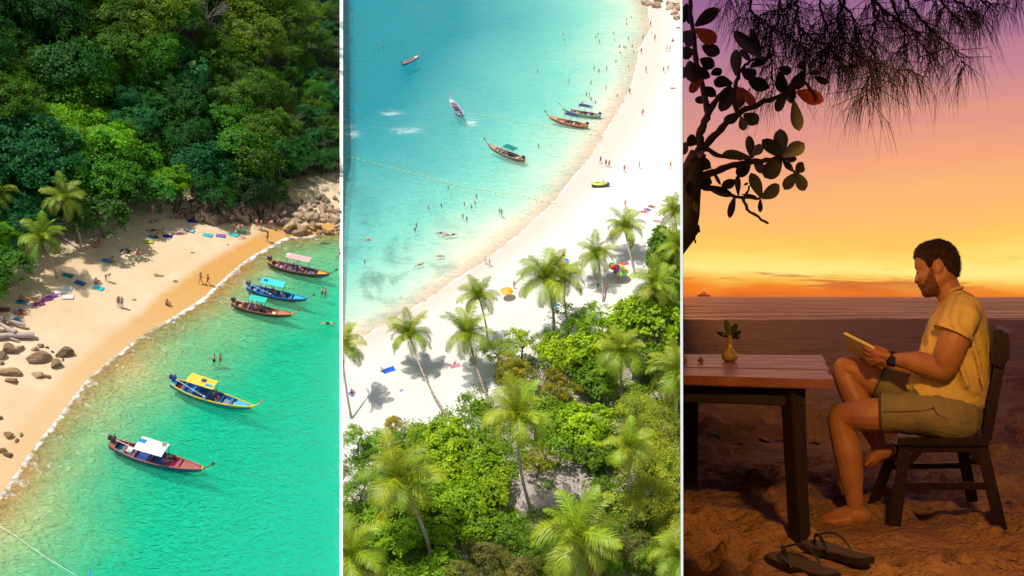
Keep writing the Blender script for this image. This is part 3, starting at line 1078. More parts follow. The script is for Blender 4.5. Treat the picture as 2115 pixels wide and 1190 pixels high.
def palm(cx, cy, bx, by, rpx, label, group, zf=None, col=(0.15, 0.21, 0.022), name='coconut_palm', nuts=True, hmin=None, h=None):
    _tn[0] += 1
    rs = random.Random(_tn[0] * 13 + 5)
    z0 = 0.0
    b = P(bx, by, 0.0)
    for _ in range(5):
        z0 = 0.5 * z0 + 0.5 * (zf(b.x, b.y) if zf else 0.0)
        b = P(bx, by, z0)
    k = P(cx, cy, 0.0).y / H
    if h is None: h = (H - b.y / k) * 0.9
    if hmin: h = max(h, hmin)
    c = P(cx, cy, h)
    depth = (c - C).dot(AF) if CUR[0] == 'M' else math.hypot(c.y, H - c.z) * 0.97
    R = rpx * depth / FPX * 1.12
    root = thing(name, label, 'palm tree', b, 0, group)
    mb = MB()
    rel = c - b
    side = Vector((rs.uniform(-1, 1), rs.uniform(-0.5, 0.5), 0)) * rel.length * 0.05
    pts = []; rad = []
    for i in range(15):
        t = i / 14
        p = Vector((rel.x * t ** 1.25, rel.y * t ** 1.25, rel.z * t)) + side * math.sin(math.pi * t)
        if i == 0: p.z -= 0.5
        pts.append(p); rad.append((0.20 - 0.075 * t + 0.10 * math.exp(-t * 14) + (0.012 if i % 2 else 0)) * max(0.6, R / 4.2) * 0.82)
    mb.tube(pts, rad, 8)
    mb.build('trunk', m_palm_bark, root)
    mb = MB()
    s = R / 4.0
    mb.ell(rel, (0.22 * s, 0.22 * s, 0.42 * s), 8, 6)
    for i in range(9):
        a = i * 0.7
        mb.ell(rel + Vector((math.cos(a) * 0.26 * s, math.sin(a) * 0.26 * s, -0.28 * s - 0.1 * (i % 2))), 0.14 * s, 6, 4)
    mb.build('coconut_cluster', m_husk, root)
    ga = rs.uniform(0, 6.28)
    for e, n in SPROUT:
        for i in range(n):
            ga += 2.399 + rs.uniform(-0.25, 0.25)
            f = link_mesh('frond', rs.choice(FROND[e]), root, rel + Vector((0, 0, 0.15 * s)), (rs.uniform(-0.25, 0.25), rs.uniform(-0.12, 0.12), ga), R * rs.uniform(0.88, 1.1))
            v = rs.uniform(0.8, 1.25)
            if e <= -35: f.color = (0.30, 0.22, 0.05, 1)
            else: f.color = (col[0] * v * rs.uniform(0.85, 1.25), col[1] * v, col[2] * v, 1)
    return root
# ------------------------------------------------------------------ LEFT BAY: hillside forest
frame('L')
DG = (0.020, 0.12, 0.020); MG = (0.055, 0.22, 0.014); BG = (0.13, 0.38, 0.012); OL = (0.060, 0.165, 0.010)
TL = (0.018, 0.16, 0.055); OR = (0.14, 0.15, 0.012); YG = (0.12, 0.24, 0.010); GY = (0.15, 0.14, 0.10)
HUES = {'dark green': DG, 'mid green': MG, 'bright green': BG, 'olive green': OL, 'blue-green': TL, 'orange-tinged': OR, 'yellow-green': YG}
# where which tone prevails on the slope (x, y in the photograph, tone, kind)
TONES = [(30, 150, 'olive green', 'fine'), (40, 60, 'dark green', 'fine'), (150, 110, 'dark green', 'broad'), (220, 60, 'olive green', 'tall'), (110, 170, 'mid green', 'broad'),
         (130, 230, 'bright green', 'layer'), (180, 290, 'bright green', 'layer'), (240, 330, 'mid green', 'broad'), (60, 260, 'blue-green', 'broad'), (40, 330, 'blue-green', 'broad'),
         (190, 170, 'mid green', 'broad'), (250, 210, 'blue-green', 'fine'), (300, 50, 'yellow-green', 'tall'), (350, 70, 'mid green', 'layer'), (330, 150, 'mid green', 'fine'), (370, 110, 'blue-green', 'broad'),
         (420, 60, 'olive green', 'fine'), (470, 60, 'yellow-green', 'tall'), (450, 170, 'olive green', 'broad'), (340, 230, 'dark green', 'fine'), (400, 260, 'dark green', 'fine'), (500, 180, 'olive green', 'fine'),
         (560, 220, 'olive green', 'fine'), (570, 265, 'olive green', 'broad'), (480, 290, 'mid green', 'broad'), (520, 320, 'olive green', 'broad'), (620, 180, 'mid green', 'fine'), (650, 100, 'olive green', 'fine'),
         (600, 40, 'yellow-green', 'tall'), (680, 60, 'olive green', 'tall'), (680, 130, 'olive green', 'broad'), (660, 240, 'blue-green', 'broad'), (600, 330, 'dark green', 'fine'), (690, 300, 'dark green', 'broad'),
         (440, 350, 'blue-green', 'layer'), (500, 390, 'dark green', 'fine'), (640, 370, 'dark green', 'fine'), (320, 390, 'bright green', 'layer'), (210, 420, 'mid green', 'broad'), (20, 400, 'blue-green', 'fine'), (0, 520, 'bright green', 'broad')]
rs_f = random.Random(77)
forest = []
rowsf = []
py = 395.0; row = 0
while py > -95:
    stp = 58 if py < 200 else 50
    xs_ = []
    x = -70 + (row % 2) * 28
    while x < 745:
        lo = np.interp(x, [-100, 0, 60, 130, 250, 330, 400, 560, 620, 760], [520, 480, 440, 400, 395, 370, 380, 385, 345, 330])
        xx = x + rs_f.uniform(-13, 13); yy = py + rs_f.uniform(-14, 14)
        if yy < lo: xs_.append((xx, yy))
        x += stp * rs_f.uniform(0.82, 1.15)
    rowsf.append(xs_)
    py -= 40 if py > 180 else 36
    row += 1
rowsf.insert(0, [(-40, 470), (8, 440), (-10, 500), (45, 420)])
rown = ['lowest', 'second-lowest', 'third-lowest', 'fourth', 'fifth', 'sixth', 'seventh', 'eighth', 'ninth', 'tenth', 'eleventh', 'twelfth', 'thirteenth', 'topmost', 'topmost hidden']
for ri, rw in enumerate(rowsf):
    for ci, (x, y) in enumerate(sorted(rw)):
        best = min(TONES, key=lambda q: (q[0] - x) ** 2 + (q[1] - y) ** 2 + rs_f.uniform(0, 1400))
        tone, kind = best[2], best[3]
        R = rs_f.choice([2.1, 2.7, 3.2, 3.6, 4.1]) * rs_f.uniform(0.92, 1.08) * (1.0 + 0.0009 * (400 - y))
        c = HUES[tone]
        if y < 20: c = tuple(v * 0.8 for v in c)
        hf = rs_f.uniform(1.0, 1.8)
        if x > 685: continue
        if x > 600: R = R * (1 - 0.45 * min(1, (x - 600) / 70)); hf = 1.0
        if ri <= 1: hf = rs_f.uniform(0.95, 1.2)
        if kind == 'tall': hf = 1.7
        forest.append(tree(x, y, R, kind, c, '%s forest tree, number %s from the left in the %s row up the slope' % (tone, ORD[min(ci, 25)], rown[min(ri, 14)]), 'trees of the hillside forest', hf, 'forest_tree', left_z))
for ci, (x, y) in enumerate([(x, y) for y in range(-20, 372, 34) for x in (646, 674, 698)]):
    if y > 345 - (x - 640) * 0.3: continue
    tone = ['dark green', 'olive green', 'mid green', 'blue-green'][ci % 4]
    tree(x + rs_f.uniform(-6, 6), y + rs_f.uniform(-8, 8), rs_f.uniform(1.6, 2.1) * (0.65 if x > 690 else 1), rs_f.choice(['fine', 'broad']), HUES[tone], 'small %s forest tree beside the white partition, %s row up' % (tone, ORD[max(0, 11 - ci // 3)]), 'small trees along the partition', 1.0, 'forest_tree', left_z)
# single trees one can pick out
tree(212, 432, 4.6, 'broad', (0.028, 0.105, 0.014), 'large round mid-green tree overhanging the sand right of the two palms', None, 0.95, 'beach_tree', left_z)
tree(262, 400, 3.8, 'broad', (0.03, 0.11, 0.014), 'glossy green tree behind the large overhanging beach tree', None, 1.1, 'beach_tree', left_z)
tree(332, 388, 4.2, 'layer', (0.035, 0.19, 0.02), 'bright emerald spreading tree at the inner corner of the beach', None, 0.95, 'beach_tree', left_z, 0.8)
tree(10, 540, 3.6, 'broad', (0.045, 0.17, 0.015), 'bright green bush tree at the left edge beside the sand', None, 0.9, 'beach_tree', left_z)
tree(-12, 590, 3.0, 'broad', (0.045, 0.16, 0.015), 'green bush tree cut by the left edge above the driftwood', None, 0.9, 'beach_tree', left_z)
tree(60, 470, 3.4, 'fine', TL, 'blue-green tree between the two beach palms and the left edge', None, 1.1, 'beach_tree', left_z)
tree(440, 400, 3.6, 'fine', DG, 'dark shady tree hanging over the shaded rocks', None, 1.0, 'forest_tree', left_z)
tree(520, 395, 3.8, 'fine', (0.014, 0.06, 0.014), 'dark green tree low over the middle of the shaded rocks', None, 1.0, 'forest_tree', left_z)
tree(566, 385, 3.0, 'layer', (0.03, 0.09, 0.012), 'olive tree with drooping boughs above the end of the beach', None, 1.0, 'forest_tree', left_z)
tree(572, 225, 2.8, 'fine', (0.20, 0.14, 0.012), 'large orange-brown flushed tree on the right of the forest', None, 1.4, 'forest_tree', left_z)
tree(430, 22, 3.6, 'bare', (0.2, 0.2, 0.2), 'bare grey leafless tree at the top of the forest', None, 1.9, 'bare_tree', left_z)
tree(560, 78, 2.6, 'bare', (0.2, 0.2, 0.2), 'smaller leafless grey tree among green crowns near the top right', None, 2.0, 'bare_tree', left_z)
for a in [(132, 408, 168, 520, 48, 'upper of the two coconut palms at the back of the left beach'),
          (86, 492, 118, 575, 50, 'lower coconut palm leaning over the sand in front of the other'),
          (-6, 400, -4, 500, 42, 'coconut palm cut by the left edge of the photo')]:
    palm(*a, None, left_z, (0.14, 0.26, 0.012))
for a in [(155, 72, 158, 140, 34, 'tall coconut palm standing out of the upper left of the forest'),
          (58, 8, 60, 70, 30, 'coconut palm at the very top left of the forest'),
          (392, 158, 392, 215, 28, 'small palm half hidden in the middle of the forest'),
          (262, 165, 262, 215, 30, 'small palm among blue-green trees left of the forest centre'),
          (180, 30, 182, 90, 26, 'palm crown poking out between trees near the top left')]:
    palm(*a, None, left_z, (0.13, 0.21, 0.03), hmin=9)
# ------------------------------------------------------------------ MIDDLE BAY: palm grove
frame('M')
AL = (0.26, 0.44, 0.015); AB = (0.19, 0.37, 0.015); OY = (0.28, 0.29, 0.03); FY = (0.29, 0.40, 0.045); AD = (0.12, 0.25, 0.015); RD = (0.16, 0.17, 0.05)
g1 = 'broad-leaved trees of the grove behind the white beach'
GR = [  # x, y, radius px, kind, colour, label
    (1372, 505, 48, 'almond', AD, 'dark green tree at the right edge behind the topmost palms'),
    (1390, 560, 50, 'almond', AD, 'shaded green tree at the right edge below the topmost palms'),
    (1345, 640, 66, 'almond', AL, 'wide bright green almond tree with brown trunks below it, right of the grove'),
    (1285, 668, 46, 'almond', AL, 'bright green almond tree just left of the widest one'),
    (1395, 655, 44, 'almond', AB, 'green almond tree cut by the right side of the middle photo'),
    (1215, 650, 44, 'sparse', AL, 'thin leaved tree at the edge of the sand under the leaning double palm'),
    (1172, 668, 40, 'sparse', AB, 'thin leaved tree standing over the beach visitors'),
    (1205, 715, 55, 'almond', AL, 'bright almond tree in the centre of the upper grove'),
    (1140, 722, 46, 'almond', AL, 'lime green tree at the foot of the tallest upper palm'),
    (1078, 705, 40, 'sparse', AL, 'lime green thin tree reaching out over the white sand'),
    (1028, 722, 34, 'sparse', AL, 'small lime green tree between two palms by the sand'),
    (1058, 770, 48, 'fine', OY, 'olive yellow bushy tree at the seaward edge of the grove'),
    (1112, 775, 36, 'bare', AL, 'grey leafless twiggy shrub among the green trees'),
    (1150, 800, 42, 'fine', OY, 'small ochre green tree right of the grey twiggy shrub'),
    (1228, 782, 50, 'almond', AD, 'dark green almond tree left of the lone centre palm'),
    (1340, 745, 50, 'almond', AD, 'dark almond tree between the two right-hand palms'),
    (1130, 860, 50, 'almond', AB, 'green almond tree right of the large star-shaped palm'),
    (1195, 875, 58, 'almond', AL, 'bright almond tree in the centre of the lower grove'),
    (1235, 930, 46, 'almond', AD, 'dark green tree shading the sandy clearing'),
    (1155, 925, 40, 'sparse', AB, 'thin green tree at the top of the sandy clearing'),
    (1110, 955, 34, 'sparse', OY, 'small yellowish tree left of the sandy clearing'),
    (1318, 850, 48, 'feather', FY, 'uppermost feathery yellow-green tree on the right'),
    (1368, 880, 52, 'feather', FY, 'feathery yellow-green tree beside the right partition'),
    (1330, 945, 58, 'feather', FY, 'large feathery yellow-green tree in the middle of its row'),
    (1385, 985, 52, 'feather', FY, 'feathery tree at the right partition below the tall trunk'),
    (1335, 1035, 52, 'feather', FY, 'lowest large feathery yellow-green tree'),
    (1390, 1075, 42, 'feather', FY, 'small feathery tree low beside the right partition'),
    (935, 905, 52, 'almond', AL, 'bright bushy tree nearest to the trunk of the leaning left palm'),
    (878, 905, 38, 'almond', AL, 'bright bush where the grove meets the white sand'),
    (985, 945, 52, 'almond', AL, 'lime green bush left of the star-shaped palm'),
    (925, 965, 52, 'almond', AL, 'lime green bush in the middle of the lower left thicket'),
    (890, 1015, 44, 'almond', AB, 'green bush behind the trunk of the lower left palm'),
    (955, 1025, 56, 'almond', AL, 'widest lime green bush of the lower left thicket'),
    (1020, 1000, 46, 'almond', AL, 'lime green bush beside the sandy clearing'),
    (800, 1060, 46, 'almond', AB, 'green bush left of the lower left palm trunk'),
    (845, 1100, 48, 'almond', AB, 'green bush at the foot of the lower left palm'),
    (780, 1120, 44, 'almond', AB, 'green bush above the palm in the bottom left corner'),
    (925, 1095, 48, 'almond', AL, 'lime green bush right of the lower left palm trunk'),
    (985, 1085, 46, 'almond', AB, 'green bush under the widest lime green one'),
    (900, 1170, 50, 'almond', AB, 'green bush at the bottom edge below the lower left palm'),
    (735, 905, 34, 'sparse', AB, 'thin green shrub under the palm at the left partition'),
    (765, 950, 34, 'sparse', AD, 'sparse shrub in the shade left of the grove'),
    (740, 1010, 38, 'sparse', AD, 'sparse dark shrub at the left partition'),
    (812, 875, 26, 'tall', OY, 'slim yellowish shrub standing on the white sand'),
    (790, 905, 30, 'sparse', AB, 'thin shrub left of the slim yellowish one'),
    (1050, 1090, 40, 'almond', AD, 'dark green bush below the sandy clearing'),
    (1100, 1125, 44, 'fine', AD, 'dark small leaved bush left of the bottom palm'),
    (1010, 1150, 50, 'fine', RD, 'reddish green flowering bush at the bottom edge'),
    (950, 1185, 44, 'fine', RD, 'reddish flowering shrub left of the larger flowering bush'),
    (1075, 1180, 46, 'fine', RD, 'reddish green bush by the trunk of the bottom palm'),
    (1262, 1090, 40, 'fine', AD, 'dark bush with red flowers right of the bottom palm'),
    (1300, 1130, 44, 'fine', RD, 'red flowered shrub between the bottom palms'),
    (1245, 1160, 44, 'fine', AD, 'dark green shrub at the bottom edge right of the big palm'),
    (1350, 1150, 46, 'fine', AD, 'dark shrub behind the fronds in the bottom right corner'),
    (1240, 1010, 36, 'sparse', AD, 'thin dark tree right of the sandy clearing'),
    (1275, 1040, 34, 'sparse', FY, 'thin yellow-green shrub under the feathery trees'),
]
for x, y, r, kind, col, lab in GR:
    d = P(x, y, 2.0) - C
    R = r * d.dot(AF) / FPX * 1.12
    hf = {'tall': 1.2, 'feather': 1.25, 'sparse': 1.2}.get(kind, 0.85)
    if y > 1040: hf = 0.7
    tree(x, y, R, kind, col, lab, None, hf, 'almond_tree' if kind == 'almond' else ('feathery_tree' if kind == 'feather' else 'grove_tree'), mid_z)

for a in [(845, 692, 925, 862, 56, 'palm with a long leaning trunk, its star-shaped shadow on the white sand beside it', 5.0),
          (988, 612, 1008, 712, 48, 'palm standing behind another at the edge of the white sand'),
          (966, 692, 1012, 838, 62, 'palm right of the one with the long leaning trunk', 6.2),
          (1128, 578, 1142, 702, 72, 'large palm in the centre of the upper grove'),
          (1168, 575, 1172, 665, 50, 'palm tucked behind the large one in the upper grove'),
          (1232, 528, 1246, 625, 46, 'palm left of the two coloured parasols', 4.6),
          (1290, 470, 1312, 568, 46, 'highest free-standing palm, above the coloured parasols', 4.8),
          (1352, 590, 1345, 690, 60, 'palm right of the coloured parasols'),
          (1392, 440, 1398, 520, 42, 'topmost palm beside the right partition'),
          (1400, 510, 1402, 600, 52, 'second palm down beside the right partition'),
          (706, 718, 726, 865, 54, 'palm cut by the left partition, its shadow on the sand', 7.4),
          (1283, 728, 1284, 850, 62, 'palm with a straight bare trunk right of the centre'),
          (1398, 765, 1396, 895, 76, 'palm beside the right partition above the feathery trees'),
          (1070, 858, 1098, 1058, 86, 'large star-shaped palm with a long trunk in the lower grove'),
          (826, 990, 890, 1148, 98, 'large palm with a pale curved trunk in the lower left'),
          (1190, 1108, 1200, 1215, 104, 'largest palm at the bottom edge of the grove'),
          (722, 1150, 730, 1260, 88, 'palm in the bottom left corner of the grove'),
          (1298, 925, 1302, 1085, 58, 'slim palm half hidden by the feathery trees'),
          (1400, 1150, 1402, 1250, 74, 'palm in the bottom right corner of the grove'),
          ]:
    palm(*a[:6], None, mid_z, (0.20, 0.31, 0.012), h=a[6] if len(a) > 6 else None)

# undergrowth covering the ground between the trees
rs_u = np.random.RandomState(21)
_PXU = []
for _ in range(900):
    x = rs_u.uniform(700, 1412); lo = np.interp(x, [700, 830, 905, 985, 1060, 1130, 1230, 1300, 1412], [925, 885, 870, 800, 735, 700, 690, 660, 560])
    y = rs_u.uniform(lo, 1230)
    if ((x - 1085) / 38) ** 2 + ((y - 1020) / 48) ** 2 < 1 or ((x - 1185) / 40) ** 2 + ((y - 985) / 36) ** 2 < 1 or ((x - 1370) / 60) ** 2 + ((y - 700) / 26) ** 2 < 1: continue
    if x < 800 and y < 1040 and rs_u.rand() < 0.75: continue
    _PXU.append((x, y))
Cs = []; Rn = []; Sz = []
for x, y in _PXU:
    q = P(x, y, 1.1); n = rs_u.randint(60, 110); r = rs_u.uniform(0.6, 1.4)
    o_ = rs_u.normal(size=(n, 3)) * np.array([r * 0.5, r * 0.5, 0.22]); o_[:, 2] = np.abs(o_[:, 2]) + 0.05
    Cs.append(o_ + np.array([q.x, q.y, mid_z(q.x, q.y) - 0.05])); Rn.append(np.full(n, rs_u.rand()) * 0.5 + rs_u.rand(n) * 0.5); Sz.append(np.full(n, rs_u.uniform(0.20, 0.36)))
Cs = np.concatenate(Cs); Rn = np.concatenate(Rn); Sz = np.concatenate(Sz)
V, F = leaf_quads(Cs, np.array([0, 0, 1.0]) + rs_u.normal(size=Cs.shape) * 0.5, Sz, Sz * 0.6, rs_u)
o = link_mesh('undergrowth', mesh_np('undergrowth', V, F, m_leaf, attrs={'rnd': np.repeat(Rn, 4)}))
o.color = (0.15, 0.30, 0.015, 1)
tag(o, 'low green undergrowth covering the pale ground between the grove trees', 'undergrowth', None, 'stuff')
# ================================================================== LONG-TAIL BOATS
m_wood = M('varnished_wood', (0.33, 0.13, 0.05), 0.5, 0.2, 5)
m_dkwood = M('dark_wood', (0.12, 0.05, 0.03), 0.6, 0.2, 5)
m_iron = M('engine_metal', (0.06, 0.05, 0.06), 0.45, 0.2, 9, metal=0.4)
m_steel = M('steel_shaft', (0.62, 0.58, 0.60), 0.35, 0.05, 4, metal=0.5)
m_whitep = M('white_paint', (0.82, 0.82, 0.80), 0.5, 0.03)
m_floor = M('boat_floor', (0.10, 0.07, 0.06), 0.8, 0.2, 5)
m_orange = M('orange_cloth', (0.75, 0.14, 0.03), 0.8, 0.1)
m_rope = M('rope', (0.62, 0.55, 0.42), 0.9, 0.1)
PAINT = {}


def paint(c):
    k = 'paint_%02d' % (len(PAINT))
    if c not in PAINT: PAINT[c] = M(k, c, 0.45, 0.07, 3.5)
    return PAINT[c]


def hull_at(t, L, beam):
    """station at t (0 stern, 1 stem): half beam, sheer height, keel height"""
    b = beam / 2 * (math.sin(math.pi * min(1, (t * 0.86 + 0.14))) ** 0.62) if t < 0.98 else 0.0
    b = beam / 2 * max(0.0, (1 - ((t - 0.42) / 0.60) ** 2)) ** 0.8 if t > 0.42 else beam / 2 * (1 - 0.50 * ((0.42 - t) / 0.42) ** 2.2)
    sh = 0.052 * L + 0.045 * L * (abs(t - 0.40) / 0.60) ** 2.2 + (0.018 * L * ((0.40 - t) / 0.4) ** 2 if t < 0.4 else 0)
    kl = -0.035 * L + 0.075 * L * max(0, (t - 0.74) / 0.26) ** 1.6 + 0.03 * L * max(0, (0.12 - t) / 0.12)
    return b, sh, kl


def boat(ax, ay, bx, by, label, spec, zb=0.0):
    """ax,ay: where the stern meets the water in the photo; bx,by: the stem at the waterline"""
    A = P(ax, ay, zb); B = P(bx, by, zb)
    A, B = A - (B - A) * 0.055, B + (B - A) * 0.045
    d = B - A
    L = d.length * 1.03
    rz = math.atan2(d.y, d.x)
    rs = random.Random(int(ax * 7 + ay))
    root = thing('longtail_boat', label, 'boat', A, rz)
    beam = spec.get('beam', 0.185) * L
    s = L / 12.0
    top_c, low_c, in_c, gun_c = [paint(spec[k]) for k in ('hull', 'lower', 'inside', 'rail')]
    N = 26
    st = [i / N for i in range(N + 1)]
    # hull shell, two painted strakes outside, floor inside
    mb = MB()
    rings = []
    for t in st:
        b, sh, kl = hull_at(t, L, beam)
        x = t * L * 0.985
        mid = kl + (sh - kl) * 0.52
        r = [(b, sh), (b * 0.95, (sh + mid) / 2), (b * 0.86, mid), (b * 0.62, kl + (mid - kl) * 0.35), (0, kl), (-b * 0.62, kl + (mid - kl) * 0.35), (-b * 0.86, mid), (-b * 0.95, (sh + mid) / 2), (-b, sh)]
        rake = 0.035 * L * t ** 8
        rings.append([Vector((x + rake * (z - kl) / max(0.01, sh - kl), y, z)) for y, z in r])
    n = 9; base = mb.add([v for r in rings for v in r], [])
    for i in range(N):
        for k in range(n - 1):
            mb.f.append((base + i * n + k, base + (i + 1) * n + k, base + (i + 1) * n + k + 1, base + i * n + k + 1))
            mb.m.append(0 if k in (0, 7) else 1)
    mb.mi = 0
    mb.f.append(tuple(base + k for k in range(n))); mb.m.append(0)
    # inner skin
    mb.mi = 2
    rin = []
    for t in st:
        b, sh, kl = hull_at(t, L, beam)
        x = t * L * 0.985
        b2 = max(0.0, b - 0.05 * s); f = max(kl + 0.10 * s, 0.02 * L * 0.6)
        rin.append([Vector((x, b2, sh)), Vector((x, b2 * 0.86, min(f, sh - 0.02))), Vector((x, -b2 * 0.86, min(f, sh - 0.02))), Vector((x, -b2, sh))])
    b0 = mb.add([v for r in rin for v in r], [])
    for i in range(N):
        for k in range(3):
            mb.f.append((b0 + i * 4 + k, b0 + i * 4 + k + 1, b0 + (i + 1) * 4 + k + 1, b0 + (i + 1) * 4 + k)); mb.m.append(3 if k == 1 else 2)
    mb.build('hull', [top_c, low_c, in_c, paint(spec.get('floor', (0.10, 0.07, 0.06)))], root)
    # rails
    for sg in (-1, 1):
        mb = MB(); pts = []
        for t in st:
            b, sh, kl = hull_at(t, L, beam)
            pts.append(Vector((t * L * 0.985 + 0.035 * L * t ** 8, sg * b, sh + 0.02 * s)))
        mb.tube(pts, 0.075 * s * spec.get('railw', 1.0), 5)
        mb.build('gunwale', gun_c, root)
    # prow post
    b, sh, kl = hull_at(1.0, L, beam)
    mb = MB()
    x0 = L * 0.93
    pp = []
    R_ = []
    up = spec.get('prow', 1.0)
    for i in range(9):
        t = i / 8
        pp.append(Vector((x0 + 0.175 * L * t * up, 0, hull_at(0.93, L, beam)[1] * 0.75 + 0.045 * L * t + 0.085 * L * t * t * up)))
        R_.append((0.16 - 0.05 * t) * s)
    for i in range(len(pp) - 1):
        pass
    mb.tube(pp, R_, 6, flat=0.55)
    mb.bar(pp[-1] - Vector((0.05, 0, 0.05)) * s, pp[-1] + Vector((0.28, 0, 0.42)) * s * 0.8, 0.16 * s, 0.34 * s)
    mb.build('prow', paint(spec.get('prowc', (0.20, 0.08, 0.04))), root)
    # fore deck, stern deck
    for (t0, t1) in ((spec.get('deck', 0.80), 0.985), (0.0, 0.07)):
        mb = MB()
        r = []
        for i in range(7):
            t = t0 + (t1 - t0) * i / 6
            b, sh, kl = hull_at(t, L, beam)
            b = max(0.01, b - 0.03 * s)
            r.append([Vector((t * L * 0.985, y * b, sh - 0.05 * s + 0.05 * s * (1 - y * y) - dz)) for y, dz in ((-1, 0), (-0.5, 0), (0, 0), (0.5, 0), (1, 0), (0, 0.08 * s))])
        mb.loft(r)
        mb.build('deck', paint(spec.get('deckc', spec['inside'])), root)
    # thwarts
    for t in spec.get('thwarts', (0.16, 0.27, 0.45, 0.62, 0.74)):
        b, sh, kl = hull_at(t, L, beam)
        mb = MB(); mb.box((t * L, 0, sh - 0.16 * s), (0.30 * s, 2 * b - 0.1 * s, 0.05 * s))
        mb.build('thwart', paint(spec.get('benchc', spec['inside'])), root)
    # ribs
    mb = MB()
    for i in range(3, 22):
        t = i / 25
        b, sh, kl = hull_at(t, L, beam)
        for sg in (-1, 1):
            mb.bar((t * L, sg * (b - 0.07 * s), sh - 0.02), (t * L, sg * (b - 0.07 * s) * 0.86, 0.02 * L * 0.7), 0.05 * s, 0.05 * s)
    mb.build('ribs', in_c, root)['kind'] = 'stuff'
    # canopy
    if spec.get('canopy'):
        c0, c1, col, wide = spec['canopy']
        hgt = spec.get('canh', 1.75) * s
        zr = hull_at(0.4, L, beam)[1] + hgt
        yc = spec.get('cany', 0.0) * s
        hw = beam * 0.5 * wide
        mb = MB()
        ring = []
        for i in range(9):
            x = (c0 + (c1 - c0) * i / 8) * L
            ring.append([Vector((x, yc + y * hw, zr + 0.13 * s * (1 - y * y) + 0.02 * s * math.sin(i * 1.9) - dz)) for y, dz in ((-1, 0), (-0.6, 0), (0, 0), (0.6, 0), (1, 0), (1, 0.05 * s), (0, 0.05 * s), (-1, 0.05 * s))])
        mb.loft(ring)
        cn = mb.build('canopy', paint(col), root)
        for (fx, fy, lx, ly, cc) in spec.get('patch', ()):
            mb = MB(); mb.box(((c0 + (c1 - c0) * fx) * L, yc + fy * hw, zr + 0.13 * s * (1 - fy * fy) + 0.035 * s), (lx * s, ly * s, 0.05 * s))
            mb.build('canopy_panel', paint(cc), cn)
        for fx in (0.02, 0.5, 0.98):
            x = (c0 + (c1 - c0) * fx) * L
            bb = hull_at(x / L, L, beam)
            for sg in (-1, 1):
                mb = MB(); mb.tube([(x, sg * (bb[0] - 0.06 * s), bb[1]), (x, yc + sg * hw * 0.92, zr + 0.02 * s)], 0.035 * s, 5)
                mb.build('canopy_post', paint(spec.get('postc', (0.05, 0.10, 0.35))), root)
    # engine on its swivel, and the long shaft
    b, sh, kl = hull_at(0.03, L, beam)
    e = Vector((0.015 * L, spec.get('ey', 0.1) * s, sh + 0.62 * s))
    mb = MB()
    mb.box(e, (0.95 * s, 0.5 * s, 0.42 * s), taper=0.85)
    mb.ell(e + Vector((-0.30, 0.0, 0.22)) * s, (0.26 * s, 0.24 * s, 0.2 * s), 8, 5)
    mb.tube([e + Vector((0.2, -0.34, 0.1)) * s, e + Vector((0.2, 0.34, 0.1)) * s], 0.16 * s, 8)
    mb.tube([e + Vector((0.35, 0.2, 0.2)) * s, e + Vector((0.1, 0.25, 0.55)) * s], 0.06 * s, 5)
    mb.tube([(0.02 * L, 0, sh - 0.1), e - Vector((0, 0, 0.2 * s))], 0.09 * s, 6)
    en = mb.build('engine', paint(spec.get('engc', (0.05, 0.035, 0.05))), root)
    mb = MB()
    sa, sl = spec.get('shaft', (0, 5.5))
    dv = Vector((math.cos(sa), math.sin(sa), 0))
    if abs(sa) < 1.5:        # shaft swung inboard, lying along the boat
        p1 = e + dv * sl * s + Vector((0, 0, -0.45 * s)); q1 = e - dv * 1.5 * s + Vector((0, 0, 0.15 * s))
    else:                    # shaft trailing aft into the water
        p1 = e + dv * sl * s; p1.z = -0.1; q1 = e - dv * 0.6 * s + Vector((0, 0, 0.3 * s))
    mb.tube([q1, e, p1], [0.04 * s, 0.065 * s, 0.05 * s], 6)
    mb.tube([p1 - dv * 0.12 * s, p1 + dv * 0.12 * s], 0.16 * s, 6)
    mb.build('shaft', paint(spec.get('shc', (0.62, 0.56, 0.60))), root)
    # ribbons round the prow
    if spec.get('ribbon'):
        mb = MB(); q = pp[3]
        mb.tube([q + Vector((0, -0.2, 0)) * s, q + Vector((0.06, 0, 0.1)) * s, q + Vector((0, 0.2, 0)) * s], 0.13 * s, 6)
        mb.tube([q + Vector((0.0, -0.12, -0.05)) * s, q + Vector((0.1, -0.22, -0.5)) * s, q + Vector((0.05, -0.2, -1.1)) * s], [0.10 * s, 0.09 * s, 0.03 * s], 5)
        mb.build('ribbon', paint(spec['ribbon']), root)
    if spec.get('flag'):
        fx, fc = spec['flag']
        z0 = hull_at(fx, L, beam)[1]
        mb = MB(); mb.tube([(fx * L, 0.3 * s, z0), (fx * L, 0.3 * s, z0 + 2.9 * s)], 0.03 * s, 5)
        mb.build('flag_pole', m_whitep, root)
        mb = MB()
        mb.loft([[Vector((fx * L - 0.1 * i * s, 0.3 * s + 0.05 * s * math.sin(i), z0 + 2.85 * s - 0.05 * i * s)), Vector((fx * L - 0.1 * i * s, 0.32 * s + 0.05 * s * math.sin(i), z0 + 2.85 * s - 0.05 * i * s)), Vector((fx * L - 0.1 * i * s, 0.32 * s + 0.05 * s * math.sin(i), z0 + 2.2 * s - 0.08 * i * s)), Vector((fx * L - 0.1 * i * s, 0.3 * s + 0.05 * s * math.sin(i), z0 + 2.2 * s - 0.08 * i * s))] for i in range(7)])
        mb.build('flag', paint(fc), root)
